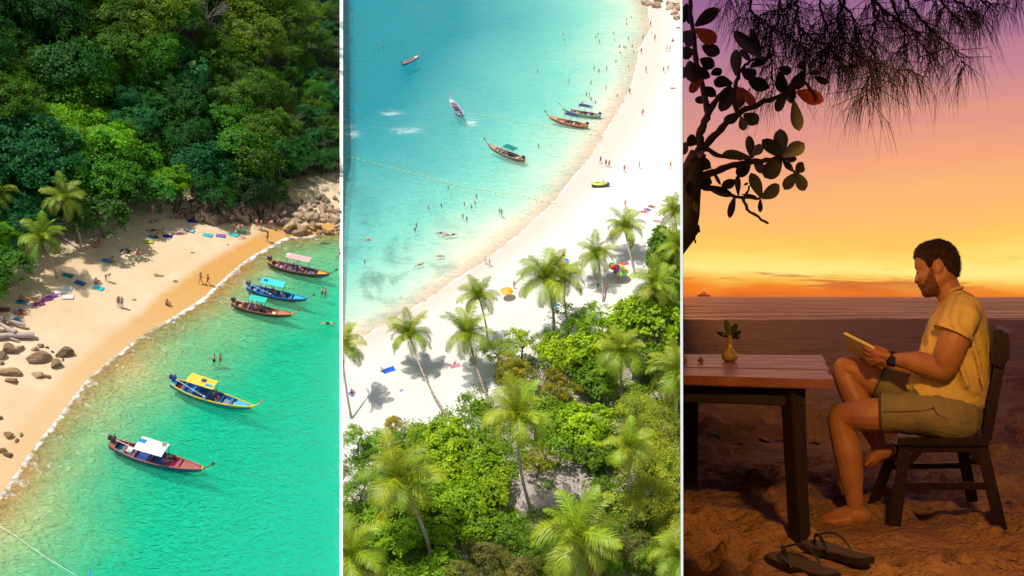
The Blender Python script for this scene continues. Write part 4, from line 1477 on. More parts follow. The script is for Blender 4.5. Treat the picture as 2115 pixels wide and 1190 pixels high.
    # mats on the floor and stowed gear: part of the fitting-out
    for (tx, ty, lx, ly, lz, cc) in spec.get('gear', ()):
        mb = MB(); b_ = hull_at(tx, L, beam)
        mb.box((tx * L, ty * b_[0], 0.02 * L * 0.6 + lz * s / 2 + 0.02), (lx * s, ly * s, lz * s), taper=0.9)
        mb.build('mat' if lz < 0.2 else 'chest', paint(cc), root)
    # mooring line from the bow
    return root, L, beam, s


def on_boat(bt, t, y, z=None):
    root, L, beam, s = bt
    return root.matrix_basis @ Vector((t * L, y * beam / 2, 0.02 * L * 0.6 if z is None else z * s))


frame('L')
BLUE = (0.01, 0.20, 0.55); TURQ = (0.03, 0.52, 0.58); YEL = (0.78, 0.55, 0.02); MAH = (0.30, 0.085, 0.05); NAVY = (0.02, 0.04, 0.22); PINK = (0.85, 0.10, 0.30); PALEP = (0.80, 0.42, 0.42)
BT = {}
BT['white'] = boat(238, 927, 405, 976, 'nearest long-tail boat, mahogany and navy with a flat white roof and pink mat',
    dict(hull=(0.06, 0.03, 0.05), lower=(0.01, 0.09, 0.45), inside=(0.35, 0.10, 0.09), rail=(0.42, 0.15, 0.10), railw=1.3, floor=(0.03, 0.06, 0.28), deck=0.79, deckc=(0.36, 0.11, 0.09), canopy=(0.30, 0.60, (0.84, 0.84, 0.84), 1.02), canh=1.7, patch=((0.12, 0.3, 0.85, 0.6, (0.03, 0.20, 0.62)),), shaft=(-0.10, 5.0), gear=((0.12, 0, 1.3, 1.1, 0.12, (0.03, 0.45, 0.62)), (0.20, 0.1, 0.9, 0.9, 0.4, (0.75, 0.70, 0.62)), (0.70, 0.0, 1.5, 1.45, 0.1, (0.85, 0.08, 0.24)), (0.615, 0, 0.5, 1.5, 0.3, (0.05, 0.38, 0.62))), ribbon=(0.65, 0.60, 0.03), prowc=(0.20, 0.08, 0.04), engc=(0.07, 0.03, 0.05), flag=(0.60, (0.70, 0.60, 0.5))))
BT['yellow'] = boat(362, 800, 508, 847, 'blue and yellow long-tail boat with a yellow patchwork roof carrying a solar panel',
    dict(hull=YEL, lower=(0.03, 0.25, 0.55), inside=(0.02, 0.20, 0.50), rail=YEL, railw=1.1, floor=(0.02, 0.10, 0.30), deck=0.82, deckc=(0.06, 0.42, 0.66), canopy=(0.20, 0.53, (0.80, 0.55, 0.06), 0.85), cany=0.35, canh=1.8, patch=((0.55, 0.1, 0.75, 0.6, (0.02, 0.05, 0.22)), (0.82, -0.5, 1.0, 0.4, (0.05, 0.35, 0.62)), (0.45, -0.1, 0.5, 0.9, (0.85, 0.75, 0.1))), shaft=(-0.22, 5.4), gear=((0.10, 0, 0.9, 1.0, 0.12, (0.65, 0.14, 0.04)), (0.70, 0.0, 1.3, 1.3, 0.08, (0.22, 0.24, 0.30)), (0.77, 0, 0.4, 1.2, 0.12, (0.55, 0.50, 0.40)), (0.58, 0.1, 0.5, 0.6, 0.5, (0.85, 0.10, 0.35))), prowc=(0.70, 0.52, 0.03), prow=1.0, engc=(0.03, 0.05, 0.20), ribbon=(0.55, 0.50, 0.04)))
BT['teal'] = boat(485, 633, 594, 656, 'brown long-tail boat with a small sea-green roof, below the blue one',
    dict(hull=(0.20, 0.07, 0.05), lower=(0.10, 0.05, 0.06), inside=(0.42, 0.14, 0.06), rail=(0.36, 0.13, 0.08), floor=(0.06, 0.04, 0.05), deck=0.78, deckc=(0.55, 0.20, 0.08), canopy=(0.27, 0.55, (0.03, 0.55, 0.45), 0.75), cany=0.7, canh=2.0, shaft=(0.15, 2.0), gear=((0.14, 0, 1.3, 1.1, 0.15, (0.70, 0.55, 0.42)), (0.62, 0, 0.8, 1.0, 0.2, (0.80, 0.25, 0.30)), (0.70, 0, 0.8, 1.2, 0.15, (0.75, 0.62, 0.48))), ribbon=(0.80, 0.40, 0.02), engc=(0.05, 0.03, 0.08), prowc=(0.40, 0.15, 0.06)))
BT['blue'] = boat(516, 600, 624, 624, 'bright blue long-tail boat with a turquoise roof, middle of the three moored together',
    dict(hull=(0.02, 0.16, 0.55), lower=(0.14, 0.07, 0.05), inside=(0.02, 0.22, 0.58), rail=(0.02, 0.22, 0.60), floor=(0.02, 0.08, 0.32), deck=0.80, deckc=(0.04, 0.42, 0.72), canopy=(0.22, 0.60, (0.06, 0.62, 0.72), 0.9), cany=0.7, canh=2.1, patch=((0.18, 0.0, 0.8, 0.6, (0.03, 0.10, 0.35)),), shaft=(-0.25, 5.0), gear=((0.13, 0, 1.0, 1.0, 0.15, (0.70, 0.60, 0.48)), (0.72, 0, 0.8, 0.9, 0.2, (0.70, 0.25, 0.22))), engc=(0.25, 0.03, 0.10), flag=(0.20, (0.7, 0.7, 0.75)), prowc=(0.22, 0.12, 0.08)))
BT['pink'] = boat(560, 549, 670, 573, 'dark red long-tail boat with a pale pink roof, farthest of the moored boats',
    dict(hull=(0.24, 0.07, 0.04), lower=(0.10, 0.05, 0.05), inside=(0.34, 0.12, 0.14), rail=(0.26, 0.10, 0.08), floor=(0.16, 0.10, 0.15), deck=0.83, deckc=(0.72, 0.36, 0.04), canopy=(0.27, 0.66, (0.82, 0.42, 0.42), 0.75), cany=1.05, canh=2.0, patch=((0.06, 0.0, 0.8, 0.8, (0.6, 0.6, 0.65)),), shaft=(0.1, 1.5), gear=((0.16, 0, 1.6, 1.0, 0.12, (0.78, 0.42, 0.40)), (0.72, 0, 1.4, 1.2, 0.1, (0.70, 0.66, 0.72)), (0.70, 0.1, 0.6, 0.5, 0.4, (0.02, 0.30, 0.75))), engc=(0.04, 0.03, 0.07), prowc=(0.10, 0.05, 0.05)))
BT['tip'] = boat(196, 1330, 187, 1205, 'bow of a blue boat poking into the bottom edge of the left photo',
    dict(hull=(0.35, 0.05, 0.08), lower=(0.03, 0.2, 0.5), inside=(0.05, 0.40, 0.62), rail=(0.04, 0.30, 0.62), deckc=(0.06, 0.45, 0.68), prowc=(0.10, 0.50, 0.66), prow=0.6, shaft=(3.14, 3)))
frame('M')
BM = {}
BM['far'] = boat(832, 134, 862, 120, 'small red-railed boat far out, alone at the top of the turquoise bay',
    dict(beam=0.23, hull=(0.62, 0.14, 0.10), lower=(0.30, 0.08, 0.06), inside=(0.60, 0.50, 0.42), rail=(0.75, 0.25, 0.15), floor=(0.16, 0.13, 0.2), deckc=(0.80, 0.72, 0.66), prowc=(0.65, 0.16, 0.06), shaft=(3.05, 6.5), shc=(0.05, 0.04, 0.04), flag=(0.25, (0.05, 0.35, 0.7)), gear=((0.66, 0, 1.0, 1.2, 0.15, (0.75, 0.25, 0.2)),)))
BM['running'] = boat(952, 240, 932, 212, 'pale blue boat under way, churning white water with its long tail',
    dict(beam=0.24, hull=(0.45, 0.48, 0.62), lower=(0.40, 0.10, 0.06), inside=(0.50, 0.50, 0.66), rail=(0.62, 0.64, 0.80), floor=(0.12, 0.08, 0.12), deckc=(0.45, 0.55, 0.70), prowc=(0.75, 0.26, 0.12), shaft=(3.14, 6.0), shc=(0.03, 0.05, 0.05), gear=((0.74, 0, 1.0, 1.2, 0.2, (0.75, 0.16, 0.04)), (0.42, 0, 2.2, 1.2, 0.5, (0.06, 0.05, 0.10)))))
BM['green'] = boat(1236, 243, 1168, 231, 'pale green boat with a dark roof, just above the orange boat',
    dict(hull=(0.20, 0.48, 0.36), lower=(0.12, 0.34, 0.26), inside=(0.50, 0.26, 0.18), rail=(0.45, 0.55, 0.45), floor=(0.10, 0.08, 0.09), deckc=(0.28, 0.66, 0.60), canopy=(0.25, 0.60, (0.03, 0.04, 0.12), 0.8), cany=-1.0, canh=2.1, prowc=(0.30, 0.50, 0.36), ribbon=(0.70, 0.66, 0.12), shaft=(0.1, 1.2), patch=((0.1, 0, 0.9, 0.9, (0.2, 0.28, 0.62)),), gear=((0.32, 0, 0.8, 0.8, 0.5, (0.5, 0.5, 0.75)), (0.62, 0, 0.8, 0.8, 0.3, (0.75, 0.60, 0.30)))))
BM['orange'] = boat(1210, 264, 1140, 249, 'orange boat with a dark roof and a yellow ribbon on its prow',
    dict(hull=(0.68, 0.17, 0.04), lower=(0.22, 0.10, 0.06), inside=(0.60, 0.24, 0.10), rail=(0.76, 0.26, 0.08), floor=(0.10, 0.07, 0.08), deckc=(0.70, 0.30, 0.14), canopy=(0.30, 0.62, (0.03, 0.035, 0.10), 0.7), cany=-1.1, canh=2.1, prowc=(0.16, 0.08, 0.06), ribbon=(0.80, 0.66, 0.05), shaft=(0.1, 1.2), gear=((0.68, 0, 1.4, 1.1, 0.15, (0.66, 0.40, 0.32)), (0.36, 0, 0.7, 0.8, 0.4, (0.7, 0.6, 0.5)))))
BM['brown'] = boat(1079, 334, 1014, 308, 'brown wooden boat with a deep green roof above the long buoy line',
    dict(hull=(0.34, 0.12, 0.07), lower=(0.30, 0.10, 0.06), inside=(0.52, 0.30, 0.22), rail=(0.50, 0.24, 0.15), floor=(0.10, 0.08, 0.09), deckc=(0.56, 0.30, 0.20), canopy=(0.28, 0.58, (0.0, 0.20, 0.16), 0.9), cany=-0.7, canh=1.7, prowc=(0.42, 0.16, 0.08), shaft=(0.1, 1.0), gear=((0.68, 0.2, 0.5, 0.5, 0.4, (0.02, 0.04, 0.4)), (0.72, 0, 1.2, 1.1, 0.1, (0.70, 0.56, 0.48)), (0.2, 0, 0.8, 0.9, 0.4, (0.35, 0.45, 0.5)))))
# ================================================================== SMALL FIGURES
def remeshed(mb, voxel, name, smooth=1, fac=0.5, dec=None):
    me = bpy.data.meshes.new(name + '_src')
    me.from_pydata([tuple(v) for v in mb.v], [], mb.f)
    o = bpy.data.objects.new('tmp_body', me)
    COL.objects.link(o)
    r = o.modifiers.new('r', 'REMESH'); r.mode = 'VOXEL'; r.voxel_size = voxel; r.adaptivity = 0
    if smooth:
        sm = o.modifiers.new('s', 'SMOOTH'); sm.iterations = smooth; sm.factor = fac
    if dec:
        d = o.modifiers.new('d', 'DECIMATE'); d.ratio = dec
    dg = bpy.context.evaluated_depsgraph_get()
    out = bpy.data.meshes.new_from_object(o.evaluated_get(dg))
    out.name = name
    bpy.data.objects.remove(o)
    bpy.data.meshes.remove(me)
    out.materials.clear()
    out.polygons.foreach_set('use_smooth', [True] * len(out.polygons))
    return out


m_skin = M('skin', (0.60, 0.36, 0.25), 0.6, 0.08, 4)
m_skin2 = M('tanned_skin', (0.48, 0.24, 0.13), 0.6, 0.08, 4)
m_hair = M('dark_hair', (0.03, 0.02, 0.015), 0.6, 0.1)
m_cloth = OBJCOL('cloth')


def figure(pose, shirt=False, longhair=False, skin=None, name='person'):
    """small figure facing +x, feet at z=0, about 1.7 m; pose gives the joints"""
    J = {k: Vector(v) for k, v in pose.items()}
    seg = []

    def T(a, b, ra, rb, tagk):
        a = J[a] if isinstance(a, str) else a; b = J[b] if isinstance(b, str) else b
        seg.append((a, b, ra, rb, tagk))
    top = 1 if shirt else 0
    T('hip', 'waist', 0.155, 0.13, 1); T('waist', 'chest', 0.125, 0.165, top); T('chest', 'neck', 0.15, 0.07, top); T('neck', 'head', 0.055, 0.06, 0)
    for s in 'lr':
        T('chest', s + 'sh', 0.10, 0.075, top); T(s + 'sh', s + 'el', 0.055, 0.045, top if shirt else 0); T(s + 'el', s + 'ha', 0.042, 0.035, 0)
        T('hip', s + 'hp', 0.12, 0.10, 1); m = J[s + 'hp'].lerp(J[s + 'kn'], 0.45)
        T(s + 'hp', m, 0.10, 0.085, 1); T(m, s + 'kn', 0.085, 0.065, 0); T(s + 'kn', s + 'ft', 0.06, 0.04, 0)
        d = Vector(pose.get('toe', (0.16, 0, -0.02)))
        T(s + 'ft', J[s + 'ft'] + d, 0.045, 0.035, 0)
    mb = MB()
    for a, b, ra, rb, k in seg:
        mb.tube([a, a.lerp(b, 0.5), b], [ra, (ra + rb) / 2, rb], 8)
        mb.ell(a, ra, 8, 6); mb.ell(b, rb, 8, 6)
    hd = J['head']
    mb.ell(hd + Vector((0.01, 0, 0.04)), (0.10, 0.085, 0.125), 10, 8)
    me = remeshed(mb, 0.045, name, 1)
    for m in (skin or m_skin, m_cloth, m_hair): me.materials.append(m)
    mi = []
    face = Vector(pose.get('face', (1, 0, 0)))
    for p in me.polygons:
        c = p.center; best = 9; k = 0
        for a, b, ra, rb, kk in seg:
            ab = b - a; t = max(0, min(1, (c - a).dot(ab) / max(ab.length_squared, 1e-6)))
            dd = (c - a - ab * t).length - (ra + (rb - ra) * t)
            if dd < best: best = dd; k = kk
        q = c - hd - Vector((0.01, 0, 0.04))
        if q.length < 0.15 and (q.dot(face) < 0.03 and (c - J['neck']).length > (0.10 if not longhair else 0.02)): k = 2
        elif q.length < 0.16 and (q - q.dot(face) * face).length > 0.0 and q.dot((hd - J['neck']).normalized()) > 0.055: k = 2
        mi.append(k)
    me.polygons.foreach_set('material_index', mi)
    return me


STAND = dict(hip=(0, 0, 0.92), waist=(0, 0, 1.08), chest=(0, 0, 1.30), neck=(0, 0, 1.47), head=(0.01, 0, 1.56), lsh=(0, 0.18, 1.38), lel=(-0.02, 0.26, 1.12), lha=(0.08, 0.27, 0.88), rsh=(0, -0.18, 1.38), rel=(-0.02, -0.26, 1.12), rha=(0.08, -0.27, 0.88),
             lhp=(0, 0.09, 0.88), lkn=(0.02, 0.10, 0.48), lft=(0, 0.12, 0.06), rhp=(0, -0.09, 0.88), rkn=(0.02, -0.10, 0.48), rft=(0, -0.12, 0.06))
WALK = dict(STAND, lkn=(0.20, 0.09, 0.50), lft=(0.26, 0.09, 0.08), rkn=(-0.02, -0.09, 0.47), rft=(-0.30, -0.10, 0.10), lel=(-0.14, 0.24, 1.14), lha=(-0.12, 0.26, 0.90), rel=(0.08, -0.24, 1.13), rha=(0.26, -0.22, 0.98))
WAVE = dict(STAND, lel=(0.12, 0.30, 1.20), lha=(0.34, 0.24, 1.30), rel=(0.12, -0.30, 1.22), rha=(0.30, -0.34, 1.40))
BEND = dict(STAND, waist=(0.10, 0, 1.02), chest=(0.32, 0, 1.12), neck=(0.47, 0, 1.18), head=(0.55, 0, 1.20), lsh=(0.36, 0.18, 1.14), rsh=(0.36, -0.18, 1.14), lel=(0.42, 0.20, 0.86), rel=(0.42, -0.20, 0.86), lha=(0.48, 0.16, 0.60), rha=(0.48, -0.16, 0.60))
SIT = dict(hip=(0, 0, 0.14), waist=(-0.03, 0, 0.30), chest=(0.0, 0, 0.52), neck=(0.05, 0, 0.69), head=(0.10, 0, 0.78), lsh=(0.02, 0.18, 0.60), rsh=(0.02, -0.18, 0.60), lel=(0.16, 0.26, 0.42), lha=(0.36, 0.16, 0.46), rel=(0.16, -0.26, 0.42), rha=(0.36, -0.16, 0.46),
           lhp=(0.05, 0.10, 0.13), rhp=(0.05, -0.10, 0.13), lkn=(0.42, 0.16, 0.46), rkn=(0.42, -0.16, 0.46), lft=(0.66, 0.12, 0.07), rft=(0.66, -0.12, 0.07))
BENCH = dict(SIT, lkn=(0.45, 0.12, 0.14), rkn=(0.45, -0.12, 0.14), lft=(0.50, 0.12, -0.28), rft=(0.50, -0.12, -0.28))
LIE = dict(hip=(0, 0, 0.14), waist=(-0.17, 0, 0.13), chest=(-0.40, 0, 0.14), neck=(-0.58, 0, 0.13), head=(-0.70, 0, 0.12), lsh=(-0.48, 0.18, 0.12), rsh=(-0.48, -0.18, 0.12), lel=(-0.30, 0.32, 0.06), rel=(-0.30, -0.32, 0.06), lha=(-0.08, 0.30, 0.05), rha=(-0.08, -0.30, 0.05),
           lhp=(0.04, 0.09, 0.12), rhp=(0.04, -0.09, 0.12), lkn=(0.46, 0.13, 0.10), rkn=(0.46, -0.10, 0.16), lft=(0.86, 0.15, 0.06), rft=(0.86, -0.13, 0.06), toe=(0.02, 0, 0.10), face=(0, 0, 1))
FLOAT = dict(LIE, lel=(-0.60, 0.42, 0.12), rel=(-0.60, -0.42, 0.12), lha=(-0.80, 0.62, 0.10), rha=(-0.80, -0.62, 0.10), lft=(0.82, 0.30, 0.05), rft=(0.82, -0.30, 0.05))
SWIM = dict(LIE, lel=(-0.75, 0.20, 0.10), lha=(-1.02, 0.12, 0.08), rel=(-0.30, -0.30, 0.08), face=(0, 0, -1))
FIG = {}
for nm, ps in dict(stand=STAND, walk=WALK, wave=WAVE, bend=BEND, sit=SIT, bench=BENCH, lie=LIE, float=FLOAT, swim=SWIM).items():
    FIG[nm] = figure(ps)
    if nm in ('stand', 'walk', 'sit', 'bench'): FIG[nm + '_shirt'] = figure(ps, True)
    if nm in ('stand', 'walk', 'sit', 'lie', 'wave', 'bend'): FIG[nm + '_tan'] = figure(ps, False, True, m_skin2)


def person(px, py, pose, heading, col, label, group=None, scale=1.0, sink=0.0, zf=None, loc=None):
    z = -sink * scale
    if loc is None:
        g = 0.0
        q = P(px, py, 0)
        if zf: g = max(zf(q.x, q.y), 0.0) if sink == 0 else 0.0
        q = P(px, py, g); q.z = g + z
    else:
        q = Vector(loc)
    o = link_mesh('person', FIG[pose], None, q, (0, 0, RAD(heading)), scale)
    o.color = (*col, 1)
    tag(o, label, 'person', group)
    return o


m_towel = OBJCOL('towel_cloth', 0.9)


def towel_mesh(seed):
    rs = random.Random(seed)
    mb = MB(); n = 6
    top = []; bot = []
    for j in range(4):
        for i in range(n + 1):
            x = -0.85 + 1.7 * i / n; y = -0.42 + 0.84 * j / 3
            z = 0.035 + 0.03 * rs.random() + (0.04 if rs.random() < 0.15 else 0)
            top.append((x + rs.uniform(-0.02, 0.02), y + rs.uniform(-0.02, 0.02), z)); bot.append((x, y, -0.02))
    b = mb.add(top + bot, []); w = n + 1; o = len(top)
    for j in range(3):
        for i in range(n):
            a = b + j * w + i
            mb.f.append((a, a + 1, a + w + 1, a + w)); mb.m.append(0)
            mb.f.append((a + o, a + o + w, a + o + w + 1, a + o + 1)); mb.m.append(0)
    for i in range(n):
        mb.f.append((b + i, b + i + o, b + i + 1 + o, b + i + 1)); mb.m.append(0)
        a = b + 3 * w + i; mb.f.append((a, a + 1, a + 1 + o, a + o)); mb.m.append(0)
    for j in range(3):
        a = b + j * w; mb.f.append((a, a + w, a + w + o, a + o)); mb.m.append(0)
        a = b + j * w + n; mb.f.append((a, a + o, a + w + o, a + w)); mb.m.append(0)
    return mb.mesh('towel', m_towel, smooth=False)


TOW = [towel_mesh(i) for i in range(4)]


def towel(px, py, ang, col, label, scale=1.0, zf=None, group=None):
    q = P(px, py, 0); g = max(zf(q.x, q.y), 0) if zf else 0
    q = P(px, py, g)
    o = link_mesh('beach_towel', random.Random(px).choice(TOW), None, (q.x, q.y, g + 0.02), (0, 0, RAD(ang)), (scale * 0.72, scale * 0.8, scale))
    o.color = (*col, 1)
    return tag(o, label, 'towel', group)


# ------------------------------------------------------------------ left beach
frame('L')
RED = (0.55, 0.03, 0.04); BLU = (0.02, 0.12, 0.45); BLK = (0.02, 0.02, 0.03); ORG = (0.75, 0.16, 0.03); PNK = (0.75, 0.12, 0.25); WHT = (0.75, 0.75, 0.74); TQ = (0.02, 0.42, 0.48); GRN = (0.04, 0.30, 0.10); PUR = (0.25, 0.08, 0.35); YL = (0.75, 0.62, 0.08); GRYC = (0.3, 0.3, 0.32); NVY = (0.015, 0.03, 0.14)
for a in [
    (245, 634, 'stand_tan', -60, RED, 'woman in a red swimsuit standing close to a man on open sand'),
    (252, 636, 'stand', -80, (0.08, 0.30, 0.5), 'man in blue shorts standing beside the woman in red on open sand'),
    (414, 585, 'walk_tan', 200, PNK, 'woman in a pink bikini walking along the golden wet sand'),
    (429, 588, 'walk_tan', 190, RED, 'child in red walking behind a woman on the wet sand'),
    (552, 499, 'stand_tan', 150, BLK, 'man in dark shorts standing where the wet sand narrows to the rocks'),
    (344, 629, 'sit_tan', -40, BLK, 'person sitting alone at the top of the wet sand'),
    (219, 581, 'bend', -20, PNK, 'person bending forward on the sand beside a turquoise towel'),
    (593, 490, 'stand_tan', 100, BLU, 'person standing at the water edge right under the rock pile'),
    (482, 480, 'stand_tan', 20, RED, 'left of two people standing at the edge of the rock shade'),
    (496, 482, 'bend', 40, ORG, 'person in orange bending in the rock shade'),
    (529, 472, 'walk', 10, PNK, 'person in pink walking towards the rock pile'),
    (539, 473, 'stand_tan', 0, RED, 'tall sunburnt person standing between two others by the rocks'),
    (556, 470, 'bend', -30, ORG, 'person in orange shorts stooping beside the rock pile'),
    (197, 586, 'sit_tan', 0, PUR, 'person in purple sitting just behind a turquoise towel'),
    (234, 541, 'sit_tan', 180, GRN, 'person sitting right of a bright blue towel in the shade'),
    (196, 512, 'sit_tan', 30, RED, 'person in red sitting deep in the shade of the big tree'),
    (207, 505, 'sit_tan', 190, ORG, 'person in orange sitting in the shade facing the one in red'),
    (261, 518, 'lie', 60, BLU, 'person in blue lying on a brown towel in the tree shade'),
    (284, 524, 'sit', 20, PNK, 'small figure in pink sitting right of the shaded brown towel'),
    (325, 492, 'sit_tan', 100, BLK, 'person in black sitting beside a teal towel in the corner shade'),
    (340, 480, 'sit', 210, WHT, 'pale person in white sitting behind the navy towel'),
    (315, 477, 'lie_tan', 10, BLK, 'tanned person lying by the inner corner of the beach'),
    (320, 458, 'lie_tan', 20, PUR, 'person in purple lying closest to the corner trees'),
    (316, 444, 'stand', -60, PNK, 'person in bright pink standing at the corner of the trees'),
    (352, 451, 'sit_tan', 0, BLU, 'person in blue sitting first in the shaded row under the rocks'),
    (363, 450, 'sit_tan', 30, RED, 'person in red sitting second in the shaded row under the rocks'),
    (375, 452, 'sit_tan', 180, NVY, 'person in navy sitting third in the shaded row under the rocks'),
    (371, 483, 'lie_tan', 0, PUR, 'person lying in the middle of the long patch of shade'),
    (392, 474, 'lie', 40, TQ, 'person lying on a striped towel where the shade meets the sun'),
    (42, 622, 'sit_tan', 10, BLK, 'dark figure sitting on a blue towel at the left tree shade'),
    (60, 620, 'lie_tan', 20, ORG, 'person lying right of the dark seated figure by the left shade'),
    (42, 642, 'lie', 5, BLU, 'upper of two sunbathers lying side by side above the driftwood'),
    (44, 648, 'lie_tan', 0, RED, 'lower of two sunbathers lying side by side above the driftwood'),
    (8, 668, 'sit_tan', -30, NVY, 'person in navy sitting at the left edge above the driftwood'),
]:
    person(*a, None, 1.0, 0.0, left_z)
for a in [(665, 606, 'wave', 30, RED, 'left bather of a close pair standing in the water right of the blue boat'),
          (672, 608, 'stand_tan', 200, ORG, 'right bather of a close pair standing in the water right of the blue boat'),
          (699, 527, 'wave', 160, WHT, 'bather cut by the right side of the left photo beyond the pink-roofed boat'),
          (442, 746, 'wave', 60, BLK, 'pale bather standing waist deep above the yellow boat'),
          (455, 744, 'stand_tan', 180, RED, 'bather in red standing waist deep above the yellow boat')]:
    person(*a, None, 1.05, 0.75)
person(677, 669, 'swim', 170, BLK, 'lone swimmer stretched out right of the teal-roofed boat', None, 1.1, 0.06)
for a in [
    (80, 628, 20, (0.30, 0.05, 0.18), 'smallest and lowest of three plum towels in a row'), (97, 618, 25, (0.28, 0.07, 0.26), 'middle of three plum towels in a row'), (108, 612, 30, (0.24, 0.07, 0.30), 'topmost of three plum towels in a row'),
    (140, 569, -20, (0.02, 0.16, 0.16), 'dark teal towel lying in palm shadow'), (165, 585, -30, (0.02, 0.08, 0.32), 'navy towel lying just below the palm shadow'), (203, 595, -25, (0.02, 0.50, 0.56), 'turquoise towel lying in full sun below the seated person'),
    (221, 539, -20, (0.02, 0.25, 0.62), 'bright blue towel at the edge of the tree shade'), (259, 519, -15, (0.16, 0.08, 0.05), 'brown towel in the middle of the tree shade'), (306, 500, 0, (0.45, 0.45, 0.04), 'yellow towel in the corner shade'),
    (316, 490, 0, (0.02, 0.24, 0.28), 'dull teal towel in the corner shade'), (346, 489, -10, (0.01, 0.02, 0.25), 'navy blue towel in the corner shade'), (429, 486, -15, (0.03, 0.48, 0.52), 'turquoise towel on bright sand below the rocks'),
    (456, 487, -5, (0.22, 0.14, 0.50), 'violet patterned towel on bright sand below the rocks'), (483, 485, -30, (0.02, 0.55, 0.45), 'small sea-green towel at the edge of the rock shade'), (499, 478, -10, (0.02, 0.36, 0.30), 'green towel in the shade beside the bending person'),
    (397, 457, 0, (0.03, 0.03, 0.30), 'indigo towel under the shaded rocks'), (392, 476, -30, (0.20, 0.55, 0.50), 'striped mint towel where shade meets sun'), (45, 625, -10, (0.02, 0.22, 0.40), 'blue towel under the dark seated figure'),
    (29, 662, 20, (0.04, 0.28, 0.50), 'crumpled light blue towel near the driftwood'), (124, 603, 10, (0.70, 0.66, 0.74), 'white crumpled cloth above two other white ones'), (138, 596, 10, (0.74, 0.74, 0.80), 'white cloth nearest to the navy towel'), (140, 614, 0, (0.72, 0.66, 0.76), 'lowest of the white cloths on the left sand'),
    (8, 640, 0, (0.12, 0.05, 0.04), 'dark brown towel at the left edge')]:
    towel(*a, 1.0, left_z)
# people aboard
for k, lst in dict(white=[(0.38, 0.3, 'bench', 20, (0.7, 0.12, 0.03), 'person in orange sitting under the white boat roof'), (0.60, -0.45, 'bench_shirt', 60, (0.5, 0.1, 0.35), 'person in a magenta top sitting at the front of the white roof'), (0.63, 0.35, 'bench', -60, BLK, 'dark clad person sitting before the pink mat')],
                   yellow=[(0.52, 0.1, 'bench', 10, RED, 'person in red seated amidships on the yellow-roofed boat'), (0.56, -0.3, 'bench_shirt', -30, BLK, 'person in black seated before the roof of the yellow boat')],
                   teal=[(0.32, 0.1, 'bench_shirt', 0, BLU, 'person in blue under the sea-green roof'), (0.40, -0.2, 'bench_shirt', 40, ORG, 'person in an orange vest on the sea-green roofed boat'), (0.46, 0.2, 'bench', 0, GRN, 'person in green beside the orange vest'), (0.53, -0.1, 'bench_shirt', 10, NVY, 'foremost seated person on the sea-green roofed boat')],
                   blue=[(0.30, 0.0, 'bench_shirt', 0, NVY, 'person in navy under the turquoise roof'), (0.42, 0.2, 'bench_shirt', 0, RED, 'person in red under the turquoise roof'), (0.58, -0.2, 'bench', 0, RED, 'person seated before the turquoise roof')],
                   pink=[(0.40, 0.1, 'bench_shirt', 0, NVY, 'person in navy on the pink-roofed boat'), (0.52, -0.1, 'bench', 0, PUR, 'person in purple on the pink-roofed boat')]).items():
    bt = BT[k]
    for t, y, ps, hd, col, lab in lst:
        w_ = on_boat(bt, t, y, None); w_.z += 0.42 * bt[3]
        person(0, 0, ps, hd + math.degrees(bt[0].rotation_euler.z), col, lab, None, 0.95, 0, None, w_)

